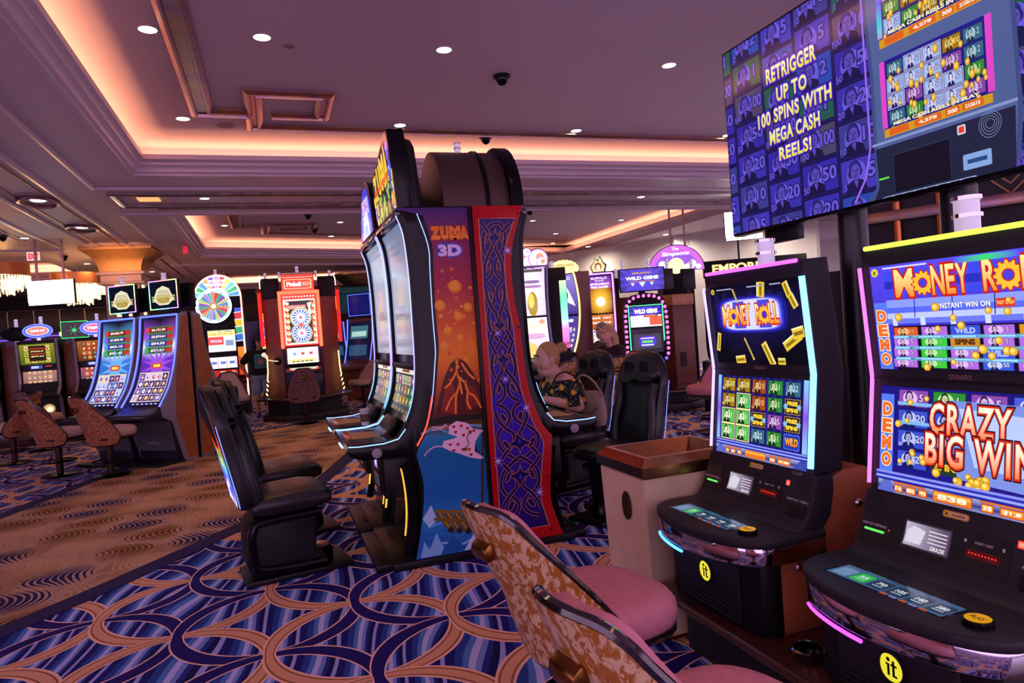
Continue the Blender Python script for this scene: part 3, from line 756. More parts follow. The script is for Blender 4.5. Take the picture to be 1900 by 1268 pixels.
for x, z, r in ((1.115, 1.735, .042), (1.01, 1.62, .035), (1.125, 1.545, .03), (1.05, 1.46, .03), (1.13, 1.41, .024), (1.02, 1.36, .032), (1.155, 1.27, .02), (1.19, 1.6, .03)):
    p.up().disc(x, z, r, '#ea8a14'); p.up().disc(x-r*.15, z+r*.15, r*.7, '#f2a024')
# shore, foam, waves
p.up().poly([(.9, .91), (1.0, .925), (1.244, .91), (1.244, .885), (1.05, .88), (.885, .875)], '#20140e')
p.up().poly([(.885, .868), (1.0, .86), (1.1, .85), (1.244, .855), (1.244, .84), (1.05, .838), (.86, .845)], '#a07038')
for j, (z, c) in enumerate(((.83, '#58b0d0'), (.30, '#3a94d4'), (.24, '#5aa8e0'), (.17, '#2f7cc4'), (.11, '#8cc4ea'))):
    q = smoothpath([(.83, z), (.93, z+.02), (1.02, z-.012), (1.13, z+.02), (1.24, z)], 5); p.up().line(q, .012, c)
for q, c in (([(.77, .06), (.8, .16), (.83, .10), (.88, .2), (.92, .10), (.9, .06)], '#7ab8e4'), ([(.9, .06), (.98, .17), (1.06, .08), (1.0, .06)], '#1f5aa4'), ([(1.05, .06), (1.15, .2), (1.23, .26), (1.244, .10), (1.2, .06)], '#b8d8f0'), ([(1.1, .06), (1.17, .15), (1.24, .06)], '#3d84c8'), ([(.80, .3), (.86, .38), (.89, .28), (.84, .24)], '#a8d4f0')):
    p.up().poly(q, c)
# raft with a mast and a white sail cloth dotted with red hearts
mast = [(1.19, .34), (1.235, .86)]
p.up().line(mast, .016, '#4a2e14')
for i in range(6):
    a = Vector((.90+i*.055, .335-i*.012)); b = a+Vector((.075, -.13)); p.up().line([a, b], .036, '#6a4a14'); p.up().line([a, b], .014, '#a8802c'); p.up().disc(b.x, b.y, .02, '#3a2810', None, 10)
p.up().line([(.87, .29), (1.2, .22)], .018, '#7a5a1c'); p.line([(.88, .34), (1.22, .28)], .018, '#8a6820')
sail = [(1.01, .86), (1.06, .885), (1.13, .865), (1.165, .825), (1.238, .805), (1.21, .79), (1.175, .74), (1.185, .67), (1.225, .63), (1.2, .625), (1.13, .645), (1.07, .675), (1.0, .705), (.955, .735), (.97, .77), (1.03, .775), (1.06, .785), (1.005, .81)]
p.up().poly(sail, '#e9c6d8'); p.up().poly([(1.175, .74), (1.165, .68), (1.22, .635), (1.185, .67)], '#38202c')
for x, z in ((1.04, .85), (1.09, .85), (1.13, .83), (1.05, .815), (1.1, .79), (1.01, .74), (1.06, .735), (1.03, .70), (1.09, .70), (1.13, .695), (1.14, .66), (1.17, .81)):
    h = .011; p.up().disc(x-h*.5, z+h*.3, h*.6, '#d02848', None, 8); p.disc(x+h*.5, z+h*.3, h*.6, '#d02848', None, 8); p.poly([(x-h, z+h*.15), (x, z-h), (x+h, z+h*.15)], '#d02848')
p.up().line(smoothpath([(1.14, .80), (1.12, .77), (1.13, .73), (1.10, .70)], 4), .006, '#5a2c2c'); p.up().disc(1.145, .805, .012, '#7a4a1c'); p.disc(1.105, .70, .012, '#7a4a1c')
for q in ([(1.0, .865), (.95, .86), (.90, .865)], [(.955, .735), (.91, .74), (.86, .715), (.84, .69)], [(.99, .875), (.96, .85), (.9, .845)]): p.up().line(smoothpath(q, 4), .008, '#d8b8c8')
# the game's name
for ch, x, w in (('Z', 1.015, .07), ('U', 1.075, .058), ('M', 1.14, .075), ('A', 1.2, .06)):
    p.text(ch, x, 2.075, .085, '#ef7d12', w, bold=.1, edge='#8a3208', ew=.05)
    p.up().rect(x-w*.4, 2.043, x+w*.44, 2.055, '#f49a26')
p.text('3D', 1.10, 1.965, .075, '#e4c8ec', .15, bold=.06, edge='#3a5ac8', ew=.09)
keep(p.build('end_panel', PRINT, L1, plane_fn((0, 4.1955, 0), (1, 0, 0), (0, 0, 1)), clip=(.7, .052, 1.247, 2.24)), L1)['label'] = 'printed volcano and sea end panel'
bm = BM(); box(bm, 1.234, 1.246, 4.17, 4.2, .05, 2.24, .003); keep(fin('panel_seam', bm, SATIN, L1), L1)

# right-hand panel: red border, violet field with dark interlace
REDO = [(1.607, 2.242), (1.521, 1.997), (1.499, 1.812), (1.507, 1.611), (1.53, 1.475), (1.539, 1.298), (1.556, 1.069), (1.591, .934), (1.642, .799), (1.702, .72), (1.686, .56), (1.66, .319), (1.70, .15), (1.734, .055)]
RX_ = smoothpath(REDO[:10], 3)+smoothpath(REDO[10:], 3)
RED = mat('red_enamel', '#b00c14', .32, spec=.2)
bm = BM(); prism(bm, [(1.262, .055), (1.262, 2.242)]+[tuple(q) for q in RX_], 4.185, 4.2, 'y', .002); rb = keep(fin('end_panel', bm, RED, R1, 30), R1); rb['label'] = 'red bordered end panel'
INN = [(1.545, 2.16), (1.475, 1.99), (1.452, 1.81), (1.46, 1.61), (1.48, 1.475), (1.488, 1.30), (1.505, 1.06), (1.54, .915), (1.585, .79), (1.635, .69), (1.618, .56), (1.592, .33), (1.625, .17), (1.64, .13)]
IX = smoothpath(INN, 3)
def inr(z):
    for (x0, z0), (x1, z1) in zip(IX, IX[1:]):
        if z0 >= z >= z1: return x0+(x1-x0)*(z0-z)/max(z0-z1, 1e-6)
    return IX[-1][0]
p = Pic(); N = 40; vs = []; fs = []
for j in range(N+1):
    z = .13+(2.16-.13)*j/N; b = inr(z)
    for i in range(5): vs.append((1.30+(b-1.30)*i/4, z))
for j in range(N):
    for i in range(4): fs.append((j*5+i, j*5+i+1, (j+1)*5+i+1, (j+1)*5+i))
fld = ramp([(0, '#241260'), (.3, '#3a20b0'), (.55, '#3020a8'), (.8, '#2a2078'), (1, '#2c1c6c')])
p.add(vs, fs, lambda u, v: fld((v-.13)/2.03))
ORN, DKV = '#b0705a', '#1a0f58'
edge = [(1.30, .13), (1.30, 2.16)]+[tuple(q) for q in IX]
p.up().line(edge, .006, '#c88a5a', closed=True)
def orn(pts, w=.03, close=False):
    q = smoothpath(pts, 5); p.up().line(q, w, ORN, close); p.up().line(q, w-.008, DKV, close)
def leaf(pts):
    q = smoothpath(pts+[pts[0]], 4); p.up().poly(q[:-1], DKV); p.up().line(q, .005, ORN)
def unit(zc, h, fl=1):
    """one repeat of the interlace, mirrored left/right about the field's middle"""
    for s in (-1, 1):
        def T(a, b):
            z = zc+b*h*fl; z = max(.16, min(2.13, z)); m = (1.30+inr(z))/2; hw = (inr(z)-1.30)/2-.012
            return (m+s*a*hw, z)
        orn([T(.0, .5), T(.35, .42), T(.8, .28), T(.95, .1), T(.75, -.05), T(.35, -.12), T(.1, -.25), T(.3, -.38), T(.75, -.45)], .026)
        orn([T(.95, .48), T(.6, .33), T(.25, .2), T(.15, .05), T(.45, -.05), T(.85, -.2), T(.95, -.36)], .026)
        leaf([T(.35, .3), T(.6, .26), T(.75, .14), T(.55, .16)]); leaf([T(.3, -.2), T(.5, -.16), T(.7, -.28), T(.5, -.3)])
    def T0(a, b):
        z = max(.16, min(2.13, zc+b*h*fl)); m = (1.30+inr(z))/2; hw = (inr(z)-1.30)/2-.012; return (m+a*hw, z)
    leaf([T0(0, .38), T0(.12, .27), T0(.5, .22), T0(.2, .15), T0(0, .05), T0(-.2, .15), T0(-.5, .22), T0(-.12, .27)])
    p.up().poly([T0(0, .24), T0(.07, .18), T0(0, .13), T0(-.07, .18)], '#4632b8'); 
    p.up().poly([T0(0, -.1), T0(.12, -.16), T0(0, -.22), T0(-.12, -.16)], '#4632b8')
unit(1.95, .40); unit(1.56, .42, -1); unit(1.16, .42); unit(.78, .40, -1); unit(.40, .42)
def glint(x, z, r): p.up().star(x, z, r, r*.12, 4, '#9a86e8'); p.up().star(x, z, r*.6, r*.1, 4, '#d8c8ff', PI/4)
for x, z, r in ((1.48, 1.95, .05), (1.37, 1.42, .035), (1.40, 1.12, .04), (1.53, .92, .05), (1.31, .60, .05), (1.58, .36, .05)): glint(x, z, r)
p.build('end_picture', PRINT, rb, plane_fn((0, 4.1835, 0), (1, 0, 0), (0, 0, 1)))
# black outer edge with the tray of the right-hand machine is its own cabinet; fasteners on the border
for z in (2.19, 1.45, .95, .45, .1):
    bm = BM(); ball(bm, ((1.645 if z < 1 else 1.52) if z < 2 else 1.57, 4.183, z), .008, 1); fin('fastener', bm, SATIN, rb)
# ---------------------------------------------------------------- banknote pictures shared by the reel games and the big display
HAIR = ['#3a3050', '#5a5470', '#c8c0d0', '#2a2438']
def bust(p, cx, cy, s, skin, dark, coat, hair=None):
    """a plain engraved head and shoulders"""
    p.up().poly([(cx-s*.5, cy-s*.62), (cx-s*.4, cy-s*.3), (cx-s*.12, cy-s*.16), (cx+s*.14, cy-s*.16), (cx+s*.42, cy-s*.3), (cx+s*.52, cy-s*.62)], coat)
    p.up().poly([(cx-s*.1, cy-s*.2), (cx+s*.12, cy-s*.2), (cx+s*.04, cy-s*.5)], skin)
    p.up().disc(cx-s*.02, cy+s*.22, s*.28, hair or dark, s*.33, 14); p.disc(cx-s*.22, cy+s*.08, s*.13, hair or dark, s*.18, 10); p.disc(cx+s*.2, cy+s*.1, s*.11, hair or dark, s*.16, 10)
    p.up().disc(cx, cy+s*.1, s*.215, skin, s*.29, 16)
    p.up().rect(cx-s*.13, cy+s*.15, cx-s*.03, cy+s*.185, dark); p.rect(cx+s*.04, cy+s*.15, cx+s*.14, cy+s*.185, dark); p.rect(cx-s*.08, cy-s*.06, cx+s*.09, cy-s*.03, dark); p.line([(cx+.01*s, cy+s*.14), (cx+.03*s, cy+s*.03), (cx-.01*s, cy+s*.02)], s*.03, dark)
def note(p, x0, y0, x1, y1, base, ink, skin, num, pale, simple=False, hair=None, frame=None):
    w, h = x1-x0, y1-y0
    if frame: p.rect(x0-w*.03, y0-h*.04, x1+w*.03, y1+h*.04, frame)
    p.up().rect(x0, y0, x1, y1, ink); p.up().rect(x0+w*.03, y0+h*.05, x1-w*.03, y1-h*.05, base)
    p.up().disc(x0+w*.4, y0+h*.5, w*.24, pale, h*.4, 16)
    bust(p, x0+w*.38, y0+h*.50, h*.78, skin, ink, ink, hair)
    p.text(num, x0+w*.76, y0+h*.55, h*.42, pale, None if len(num) < 3 else w*.38, bold=.03, edge=ink, ew=.06)
    if not simple:
        p.text(num, x0+w*.12, y0+h*.2, h*.2, pale, bold=.03, edge=ink, ew=.05)
    p.L = p.L
NK = {'1': ('#2f8a3a', '#12381c', '#d0d8a0', '#b8e6a0'), '2': ('#3a6a8a', '#152c44', '#b8c8d0', '#a8d0e0'), '5': ('#8a4ab0', '#381850', '#d8b8d8', '#e0b8f0'), '10': ('#a8481c', '#4a1c10', '#e8c090', '#f0b070'), '20': ('#3c4fd0', '#141c60', '#a8a8d8', '#b8c4ff'), '50': ('#4a5ad8', '#181c68', '#c0b8d8', '#c8d0ff'), '100': ('#a87c14', '#4a3408', '#e0c890', '#f0d870')}
def gear(p, cx, cy, r, c1, c2, hole, n=12):
    q = []
    for i in range(n*4):
        a = 2*PI*i/(n*4); k = r*(1.16 if i % 4 in (0, 1) else .93); q.append((cx+k*math.cos(a), cy+k*math.sin(a)))
    big = [(cx+(x-cx)*1.13, cy+(y-cy)*1.13) for x, y in q]
    p.up().poly(big, c2); p.up().poly(q, c1); p.up().disc(cx, cy, r*.5, c2); p.up().disc(cx, cy, r*.4, hole)
def money_title(p, cx, cy, h, w, hole):
    """the game's name with cog wheels for the letters O"""
    k = w/8.6; x = cx-w/2
    def T(s, a, b): p.text(s, x+k*(a+b)/2, cy, h, lambda u, v: mixc('#ff8a1a', '#fff0a0', (v-cy+h/2)/h), k*(b-a)*.92, bold=.025, edge='#c81c1c', ew=.06)
    T('M', 0, 1.3); gear(p, x+k*1.85, cy-h*.05, h*.36, '#ffc03a', '#c81c1c', hole); T('N', 2.35, 3.15); T('E', 3.2, 3.75); T('Y', 3.75, 4.5)
    T('R', 5.15, 5.9); gear(p, x+k*6.45, cy-h*.05, h*.40, '#ffc03a', '#c81c1c', hole); T('L', 7.05, 7.75); T('L', 7.75, 8.45)
def coin(p, x, y, r): p.up().disc(x, y, r, '#a8700c', None, 12); p.up().disc(x, y, r*.86, '#f0b428', None, 12); p.up().disc(x-r*.1, y+r*.1, r*.5, '#ffe07a', None, 8)
def flying(p, x, y, l, w, a, c='#e8c43a', d='#8a7018'):
    ux, uy = math.cos(a), math.sin(a); q = [(x-ux*l-uy*w, y-uy*l+ux*w), (x+ux*l-uy*w, y+uy*l+ux*w), (x+ux*l+uy*w, y+uy*l-ux*w), (x-ux*l+uy*w, y-uy*l-ux*w)]
    p.up().poly(q, c); p.up().line([q[0], q[1]], w*.3, '#fff4c0'); p.line([(x-ux*l*.8, y-uy*l*.8), (x+ux*l*.8, y+uy*l*.8)], w*.7, d)
def meter_bar(p, x0, x1, y0, y1, vals):
    p.up().grid(x0, y0, x1, y1, lambda u, v: mixc('#2a2f8a', '#b8c0f0', abs((v-y0)/(y1-y0)-.4)*1.3), 4, 5)
    p.up().poly([(x0, y0), (x0+.06, y0), (x0+.045, y1), (x0+.02, y1)], '#5a6ac8'); p.poly([(x1-.07, y0), (x1, y0), (x1, y1), (x1-.03, y1)], '#3a48a8')
    for a, b, lo, hi, s in vals:
        p.up().rr(x0+a, y0+(y1-y0)*lo, x0+b, y0+(y1-y0)*hi, .004, '#b83a08'); p.up().rr(x0+a+.002, y0+(y1-y0)*lo+.002, x0+b-.002, y0+(y1-y0)*hi-.002, .004, '#f07a1c'); p.up().rect(x0+a+.005, y0+(y1-y0)*(hi*.55+lo*.45), x0+b-.005, y0+(y1-y0)*hi-.004, '#ffb04a')
        if s: p.text(s, x0+(a+b)/2, y0+(y1-y0)*(lo+hi)/2, (y1-y0)*(hi-lo)*.5, '#fff6e0', (b-a)*.75, bold=.04)
UPW, UPH, LOW, LOH = .53, .325, .53, .33
def top_one():
    p = Pic(); p.grid(-.265, 0, .265, UPH, lambda u, v: mixc('#1a1550', '#05050c', abs(v-.19)*5.5+abs(u)*1.2), 10, 10)
    rnd = random.Random(2)
    for i in range(9): p.up().rect(-.24+i*.055, .22, -.21+i*.055, .27+rnd.uniform(0, .03), '#191648')
    for r, c in ((.21, '#1c1a8a'), (.19, '#3434c8'), (.178, '#7a78f8'), (.168, '#d8d8ff')):
        p.up().poly(superell(-.02, .2, r, r*.36, 4.5, 28), c)
    p.up().rect(-.12, .145, -.05, .255, '#4a48d8'); p.rect(.03, .145, .10, .255, '#4a48d8')
    money_title(p, -.02, .2, .08, .35, '#3a34c8')
    for q in ((.2, .285, .03, .014, -1.2), (.225, .24, .028, .014, -1.1), (.06, .295, .03, .02, 1.4), (-.24, .09, .04, .01, 1.3), (-.11, .015, .03, .015, .1), (-.05, .06, .05, .004, -1.1), (.06, .04, .05, .015, -1.1), (.13, .012, .02, .012, 0), (.2, .09, .05, .018, .5), (.235, .12, .03, .02, .2), (-.1, .28, .03, .004, -1.2)): flying(p, *q)
    for x, w in ((-.17, .1), (.03, .1), (.14, .06)): p.up().rect(x-w/2, .308, x+w/2, .313, '#a8a8c0')
    p.up().disc(-.245, .305, .012, '#e0b840'); p.text('it', -.245, .305, .012, '#101010')
    return p
def low_one():
    p = Pic(); p.rect(-.265, 0, .265, LOH, '#1a1670'); 
    for i in range(26): p.up().rect(-.265+i*.0205, .05, -.256+i*.0205, LOH, '#2a2494' if i % 2 else '#12104c')
    for x0, x1 in ((-.265, -.245), (.24, .265)): p.up().grid(x0, .06, x1, LOH, lambda u, v: mixc('#8a4ae0', '#8ad0ff', abs((v-.19)*7)), 2, 8)
    rows = [['100', '100', '10', '1', '2'], ['100', '!1', '10', '1', 'FS'], ['!1', '!1', 'FS', '5', 'FS'], ['!1', '!1', '2', '1', 'W']]
    for j, row in enumerate(rows):
        for i, k in enumerate(row):
            x0 = -.232+i*.094; y1 = LOH-.008-j*.066; x1 = x0+.082; y0 = y1-.058
            if k == 'FS':
                p.up().rect(x0, y0, x1, y1, '#a8801c'); p.up().rect(x0+.003, y0+.003, x1-.003, y1-.003, '#1c2430'); p.text('FREE', (x0+x1)/2, y1-.017, .016, '#ffd23a', .055, bold=.06, edge='#5a2c08'); p.text('SPINS', (x0+x1)/2, y0+.016, .016, '#ffd23a', .062, bold=.06, edge='#5a2c08')
                for s in (x0+.006, x1-.006): p.up().star(s, (y0+y1)/2, .014, .007, 7, '#8ac0f0')
            elif k == 'W':
                p.up().rect(x0, y0, x1, y1, '#5a78f0'); p.up().rect(x0+.003, y0+.003, x1-.003, y1-.003, '#2838b0'); p.text('WILD', (x0+x1)/2, (y0+y1)/2, .03, lambda u, v: mixc('#e83a1c', '#ffd040', (v-y0)/.058), .068, bold=.06, edge='#2a0a50')
            else:
                hot = k[0] == '!'; b, ink, sk, pl = NK[k.strip('!')]
                if hot: p.up().rect(x0-.003, y0-.004, x1+.003, y1+.004, '#f0e8a0'); b, pl, sk = '#5ac85a', '#e8ffd0', '#f0f0c0'
                note(p, x0, y0, x1, y1, b, ink, sk, k.strip('!'), pl)
    for y, c in ((.055, '#8a90f0'), (.049, '#2a30b0'), (.043, '#9aa4ff'), (.037, '#20269a')): p.up().rect(-.265, y-.003, .265, y+.003, c)
    meter_bar(p, -.265, .265, 0, .034, [(.06, .165, .78, .96, ''), (.065, .09, .15, .72, '1c'), (.1, .13, .15, .72, 'MENU'), (.14, .17, .15, .72, '4)'), (.19, .315, .1, .95, ''), (.335, .45, .78, .96, ''), (.335, .37, .12, .72, '35'), (.38, .45, .12, .72, '$1.80')])
    return p
def demo(p, y0, y1):
    p.up().rect(-.262, y0-.02, -.215, y1+.02, '#5a7af0')
    for i, ch in enumerate('DEMO'): p.text(ch, -.238, y1-(y1-y0)*(i+.5)/4, (y1-y0)*.2, '#f06a2a', .034, bold=.05, edge='#ffe6b0', ew=.06)
def top_two():
    p = Pic(); p.grid(-.265, 0, .265, UPH, lambda u, v: mixc('#2018b0', '#5a48f0', v/UPH), 4, 8)
    p.up().rect(-.2, .0, .265, .135, '#0a0a1c')
    for y, h, c in ((.29, .012, '#3a4ae8'), (.262, .012, '#2430c0'), (.235, .01, '#3a4ae8'), (.2, .016, '#8a9cff'), (.18, .012, '#5a6af8'), (.165, .01, '#c0c8ff'), (.15, .008, '#6a78f0')): p.up().rect(-.215, y-h, .265, y+h, c)
    for x in (-.12, 0, .12, .24): p.up().line([(x, .315), (x-.006, .27), (x+.004, .22), (x, .16)], .003, '#1a1a8a')
    money_title(p, .05, .265, .085, .46, '#4a40d8')
    p.text('INSTANT WIN ON', .035, .19, .016, '#ffffff', .15, bold=.03, edge='#2a2890', spacing=1.1); p.up().rr(.125, .178, .175, .202, .004, '#d83a2a'); p.text('FAST CASH', .15, .19, .01, '#ffe080', .044)
    kinds = [['10', '5', 'W', '5', '100'], ['5', '!1', 'S', '5', '5'], ['5', '!1', '5', 'W', '5'], ['5', '!1', '5', '50', '5']]
    for j, row in enumerate(kinds):
        for i, k in enumerate(row):
            x0 = -.2+i*.094-j*.004; x1 = x0+.086; y1 = .132-j*.032; y0 = y1-.029
            if k in 'WS': p.up().rect(x0, y0, x1, y1, '#3a50d8' if k == 'W' else '#c88a2a'); p.text('WILD' if k == 'W' else 'SPINS', (x0+x1)/2, (y0+y1)/2, .017, '#a8b8ff' if k == 'W' else '#5a2808', .06, bold=.06)
            else:
                b, ink, sk, pl = NK[k.strip('!')]; note(p, x0, y0, x1, y1, {'5': '#b06ae0', '!1': '#3ac83a', '10': '#e0582a', '50': '#3a58d8', '100': '#d8901c'}[k], ink, sk, k.strip('!'), pl, True)
    for j in range(3):
        p.up().rect(-.2, .096-j*.033, .265, .106-j*.033, '#6ab0e0'); p.up().rect(-.2, .1-j*.033, .265, .103-j*.033, '#b8e8ff')
        for i, s in enumerate(('MEGA', 'CASH', 'REELS', 'INACTIVE')): p.text(s, -.13+i*.105, .101-j*.033, .007, '#2a5a9a', .035)
    for x in (-.19, -.095, 0, .1, .2): p.up().rect(x-.008, .136, x+.008, .16, '#d0d8ff')
    demo(p, .01, .19); rnd = random.Random(6)
    for i in range(16): coin(p, rnd.uniform(-.22, .25), rnd.uniform(.01, .2), rnd.uniform(.008, .014))
    p.up().disc(-.247, .305, .013, '#e8d048'); p.text('it', -.247, .305, .014, '#101010')
    for x, w in ((-.14, .15), (.12, .14), (.24, .05)): p.up().rect(x-w/2, .313, x+w/2, .318, '#d8d8ff')
    p.up().grid(.02, .306, .2, .322, lambda u, v: mixc('#5a48f0', '#3ae06a', 1-abs(u-.11)*11), 8, 1)
    return p
def low_two():
    p = Pic(); p.rect(-.265, 0, .265, LOH, '#1c1684')
    rows = [['5', '1', '5', '50'], ['20', '20', '2', '20'], ['20', '5', '2', '1'], ['20', 'FS', '5', 'FS']]
    for j, row in enumerate(rows):
        for i, k in enumerate(row):
            x0 = -.2+i*.116; y1 = LOH-.006-j*.062; x1 = x0+.104; y0 = y1-.055
            if k == 'FS': p.up().rect(x0, y0, x1, y1, '#1f3a24'); p.text('SPINS', (x0+x1)/2, y0+.022, .02, '#f0b82a', .08, bold=.06)
            else: b, ink, sk, pl = NK[k]; note(p, x0, y0, x1, y1, b, ink, sk, k, pl)
    for y in (.28, .222): p.up().rect(-.2, y-.005, .265, y+.005, '#7ab8f0')
    p.up().poly([(-.03, .3), (.265, .3), (.265, .07), (.0, .08)], '#7a90e0'); p.up().poly([(.0, .28), (.2, .27), (.25, .11), (.05, .12)], '#b8c8ff')
    def tcol(y): return lambda u, v: mixc('#ff7a3a', '#fffbe0', (v-y+.045)/.08)
    p.text('CRAZY', .03, .245, .088, tcol(.245), .235, bold=.02, edge='#d83018', ew=.045, edge2='#3a0a20', spacing=1.15); p.text('BIG WIN', .055, .155, .092, tcol(.155), .31, bold=.02, edge='#d83018', ew=.045, edge2='#3a0a20', spacing=1.15)
    demo(p, .075, .285); rnd = random.Random(9)
    for i in range(14): coin(p, rnd.gauss(.05, .05), rnd.uniform(.068, .1), rnd.uniform(.009, .015))
    for i in range(10): coin(p, rnd.uniform(-.21, -.1), rnd.uniform(.1, .3), rnd.uniform(.008, .012))
    for y, c in ((.062, '#8a90f0'), (.055, '#2a30b0'), (.048, '#9aa4ff'), (.041, '#20269a')): p.up().rect(-.265, y-.0035, .265, y+.0035, c)
    meter_bar(p, -.265, .265, 0, .037, [(.055, .165, .8, .97, ''), (.06, .09, .12, .76, '1c'), (.1, .135, .12, .76, 'MENU'), (.142, .172, .12, .76, '4)'), (.19, .31, .1, .95, '838'), (.33, .45, .8, .97, ''), (.335, .37, .12, .76, '35'), (.385, .45, .12, .76, '$1.8')])
    return p
# ---------------------------------------------------------------- the two banknote-game machines on the shelf
HEADM = mat('charcoal_plastic', '#26242b', .48, spec=.25)
def money_machine(root, tp, lp, led_l, led_r, led_t, led_f, serial, play):
    """front towards -y; world X = 1.80 + y; stands at z=.30"""
    # wood carcass with a rounded top
    wp = [(-.184, .30), (-.184, .575), (-.10, .60), (.0, .68), (.05, .78), (.075, .83), (.12, .85), (.22, .85), (.28, .82), (.31, .76), (.31, .30)]
    bm = BM(); prism(bm, wp, -.298, .298, 'x', .006); fin('carcass', bm, WOOD, root)
    for y, z in ((.175, .72), (-.11, .535)):
        bm = BM(); lathe(bm, [(.014, 0), (.016, .008), (.01, .016), (.001, .017)], 14, M=TR(.298, y, z) @ RY(PI/2)); fin('lock', bm, CHROME, root)
    # pedestal: black, rounded corners, a ribbed door with the round badge
    bm = BM(); prism(bm, [(-.30, -.185), (-.30, -.215), (-.28, -.255), (-.23, -.275), (.23, -.275), (.28, -.255), (.30, -.215), (.30, -.185)], .30, .60, 'z', .008); ped = fin('pedestal', bm, SATIN, root)
    bm = BM(); box(bm, -.19, .19, -.288, -.27, .32, .565, .006)
    for i in range(4): box(bm, -.18, .18, -.296, -.28, .33+i*.016, .338+i*.016, .003)
    door = fin('pedestal_door', bm, mat('perforated_black', '#0d0d14', .5, bump=.4, nscale=150), ped)
    bm = BM(); lathe(bm, [(.046, 0), (.046, .006), (.038, .009), (.038, .004), (.001, .004)], 24, M=TR(.0, -.286, .46) @ RX(PI/2)); fin('badge_rim', bm, SATIN, door)
    p = Pic(); p.disc(0, 0, .036, '#e8d838', .04); p.up().disc(-.009, .020, .006, '#0a0a08'); p.up().rect(-.013, -.024, -.005, .009, '#0a0a08'); p.rect(-.018, .004, -.005, .009, '#0a0a08'); p.rect(.003, -.024, .011, .020, '#0a0a08'); p.rect(-.002, .004, .018, .010, '#0a0a08'); p.rect(.003, -.024, .018, -.018, '#0a0a08')
    p.build('badge', SCREEN, door, plane_fn((0, -.2915, .46), (1, 0, 0), (0, 0, 1)))
    # tray: D shaped deck with chrome front
    tr = smoothpath([(-.325, -.0), (-.335, -.20), (-.30, -.30), (-.19, -.365), (0, -.395), (.19, -.365), (.30, -.30), (.335, -.20), (.325, 0)], 4)
    bm = BM(); prism(bm, tr, .625, .66, 'z', .012, 3); deck = fin('deck', bm, HEADM, root)
    bm = BM(); prism(bm, [(a*.985, b*.985) for a, b in tr], .565, .63, 'z', .004); fin('deck_band', bm, CHROME, deck)
    p = Pic(); p.rect(-.22, -.30, .17, -.20, '#08101c'); p.up().grid(-.21, -.295, .16, -.205, lambda u, v: mixc('#28406a', '#5a88b8', abs(u-.0)*2+.2), 8, 3)
    for i, s in enumerate(('', '35', '70', '105', '140', '280')):
        x = -.2+i*.061; p.up().rr(x, -.285, x+.052, -.225, .008, ['#7a9ac0', '#2ac84a', '#2a3a52', '#2a3a52', '#2a3a52', '#2a3a52'][i]); 
        if s: p.text(s, x+.026, -.25, .02, '#e8f4ff', .03, bold=.03); p.up().rect(x+.01, -.272, x+.042, -.267, '#b8d0e8')
    for i in range(5): p.up().rect(-.02+i*.03, -.3, .002+i*.03, -.29, ['#d85a2a', '#8a8ad0'][i % 2])
    p.build('button_screen', SCREEND, deck, plane_fn((0, 0, .6605), (1, 0, 0), (0, 1, 0)))
    bm = BM(); lathe(bm, [(.034, .66), (.034, .672), (.03, .676), (.001, .676)], 24, .23, -.26); b_ = fin('play_button', bm, GLOSS, deck)
    p = Pic(); p.disc(.23, -.26, .029, '#f0a818'); p.text(play, .23, -.26, .016, '#7a4808', .036, bold=.05); p.build('button_cap', SCREEND, b_, plane_fn((0, 0, .677), (1, 0, 0), (0, 1, 0)))
    bm = BM(); tube(bm, [(a*.985, b*.985, .553) for a, b in tr if -.27 < a < .03 and b < -.25], .0055, 6); fin('front_light', bm, led_f, root)
    # console sweeping up to the screens
    cp = smoothpath([(-.16, .655), (-.10, .668), (-.055, .73), (-.03, .80), (-.015, .845)], 4)
    sidep = [(-.18, .60)]+[tuple(c) for c in cp]+[(.06, .845), (.06, .79), (.04, .70), (-.03, .62), (-.1, .59)]
    bm = BM(); prism(bm, sidep, -.315, .315, 'x', .008); con = fin('console', bm, HEADM, root)
    cf = path_fn(cp[3:], lift=.0015); a0 = cf.length
    def panel(nm, u0, u1, v0, v1, col, par, extra=None, mt=None):
        p = Pic(); p.rr(u0, v0*a0, u1, v1*a0, .004, col)
        if extra: extra(p)
        return p.build(nm, mt or PRINTM, par, cf, cf.cuts)
    def win(p):
        p.up().rect(-.15, .36*a0, .0, .72*a0, '#3a3040'); p.up().grid(-.145, .38*a0, -.005, .7*a0, lambda u, v: mixc('#c8c0d8', '#6a4a70', (u+.145)*8), 6, 4); p.up().poly([(-.14, .42*a0), (-.09, .42*a0), (-.08, .62*a0), (-.12, .66*a0), (-.14, .58*a0)], '#e8e0f0')
        for i in range(4): p.up().rect(-.07, (.63-i*.05)*a0, -.012, (.645-i*.05)*a0, '#f0e8f4')
        p.text('GRAZIE', -.035, .42*a0, .012, '#ffffff', .045)
    panel('card_reader', -.2, .165, .28, .8, '#0c0c10', con)
    panel('player_display', -.152, .002, .34, .74, '#1a161c', con, win, paintmat('player_screen', .9, .15))
    def slot(p):
        for i in range(9): p.up().disc(.055+i*.009, .52*a0, .003, '#ff2a1c', None, 6)
    panel('card_slot', .045, .14, .46, .57, '#3a0806', con, slot, SCREENB)
    cl = path_fn(cp[3:], lift=.003)
    for w_, u, v, h_, l_, c_ in (('INSERT CARD', .092, .66, .007, .05, '#b8b0b8'), ('CASH OUT WINNINGS', -.255, .52, .008, .09, '#c8c4cc'), ('INSERT BILLS / TICKET', .245, .53, .008, .10, '#c8c4cc')):
        p = Pic(); p.text(w_, u, v*a0, h_, c_, l_); p.build('console_lettering', PRINTM, con, cl, cl.cuts)
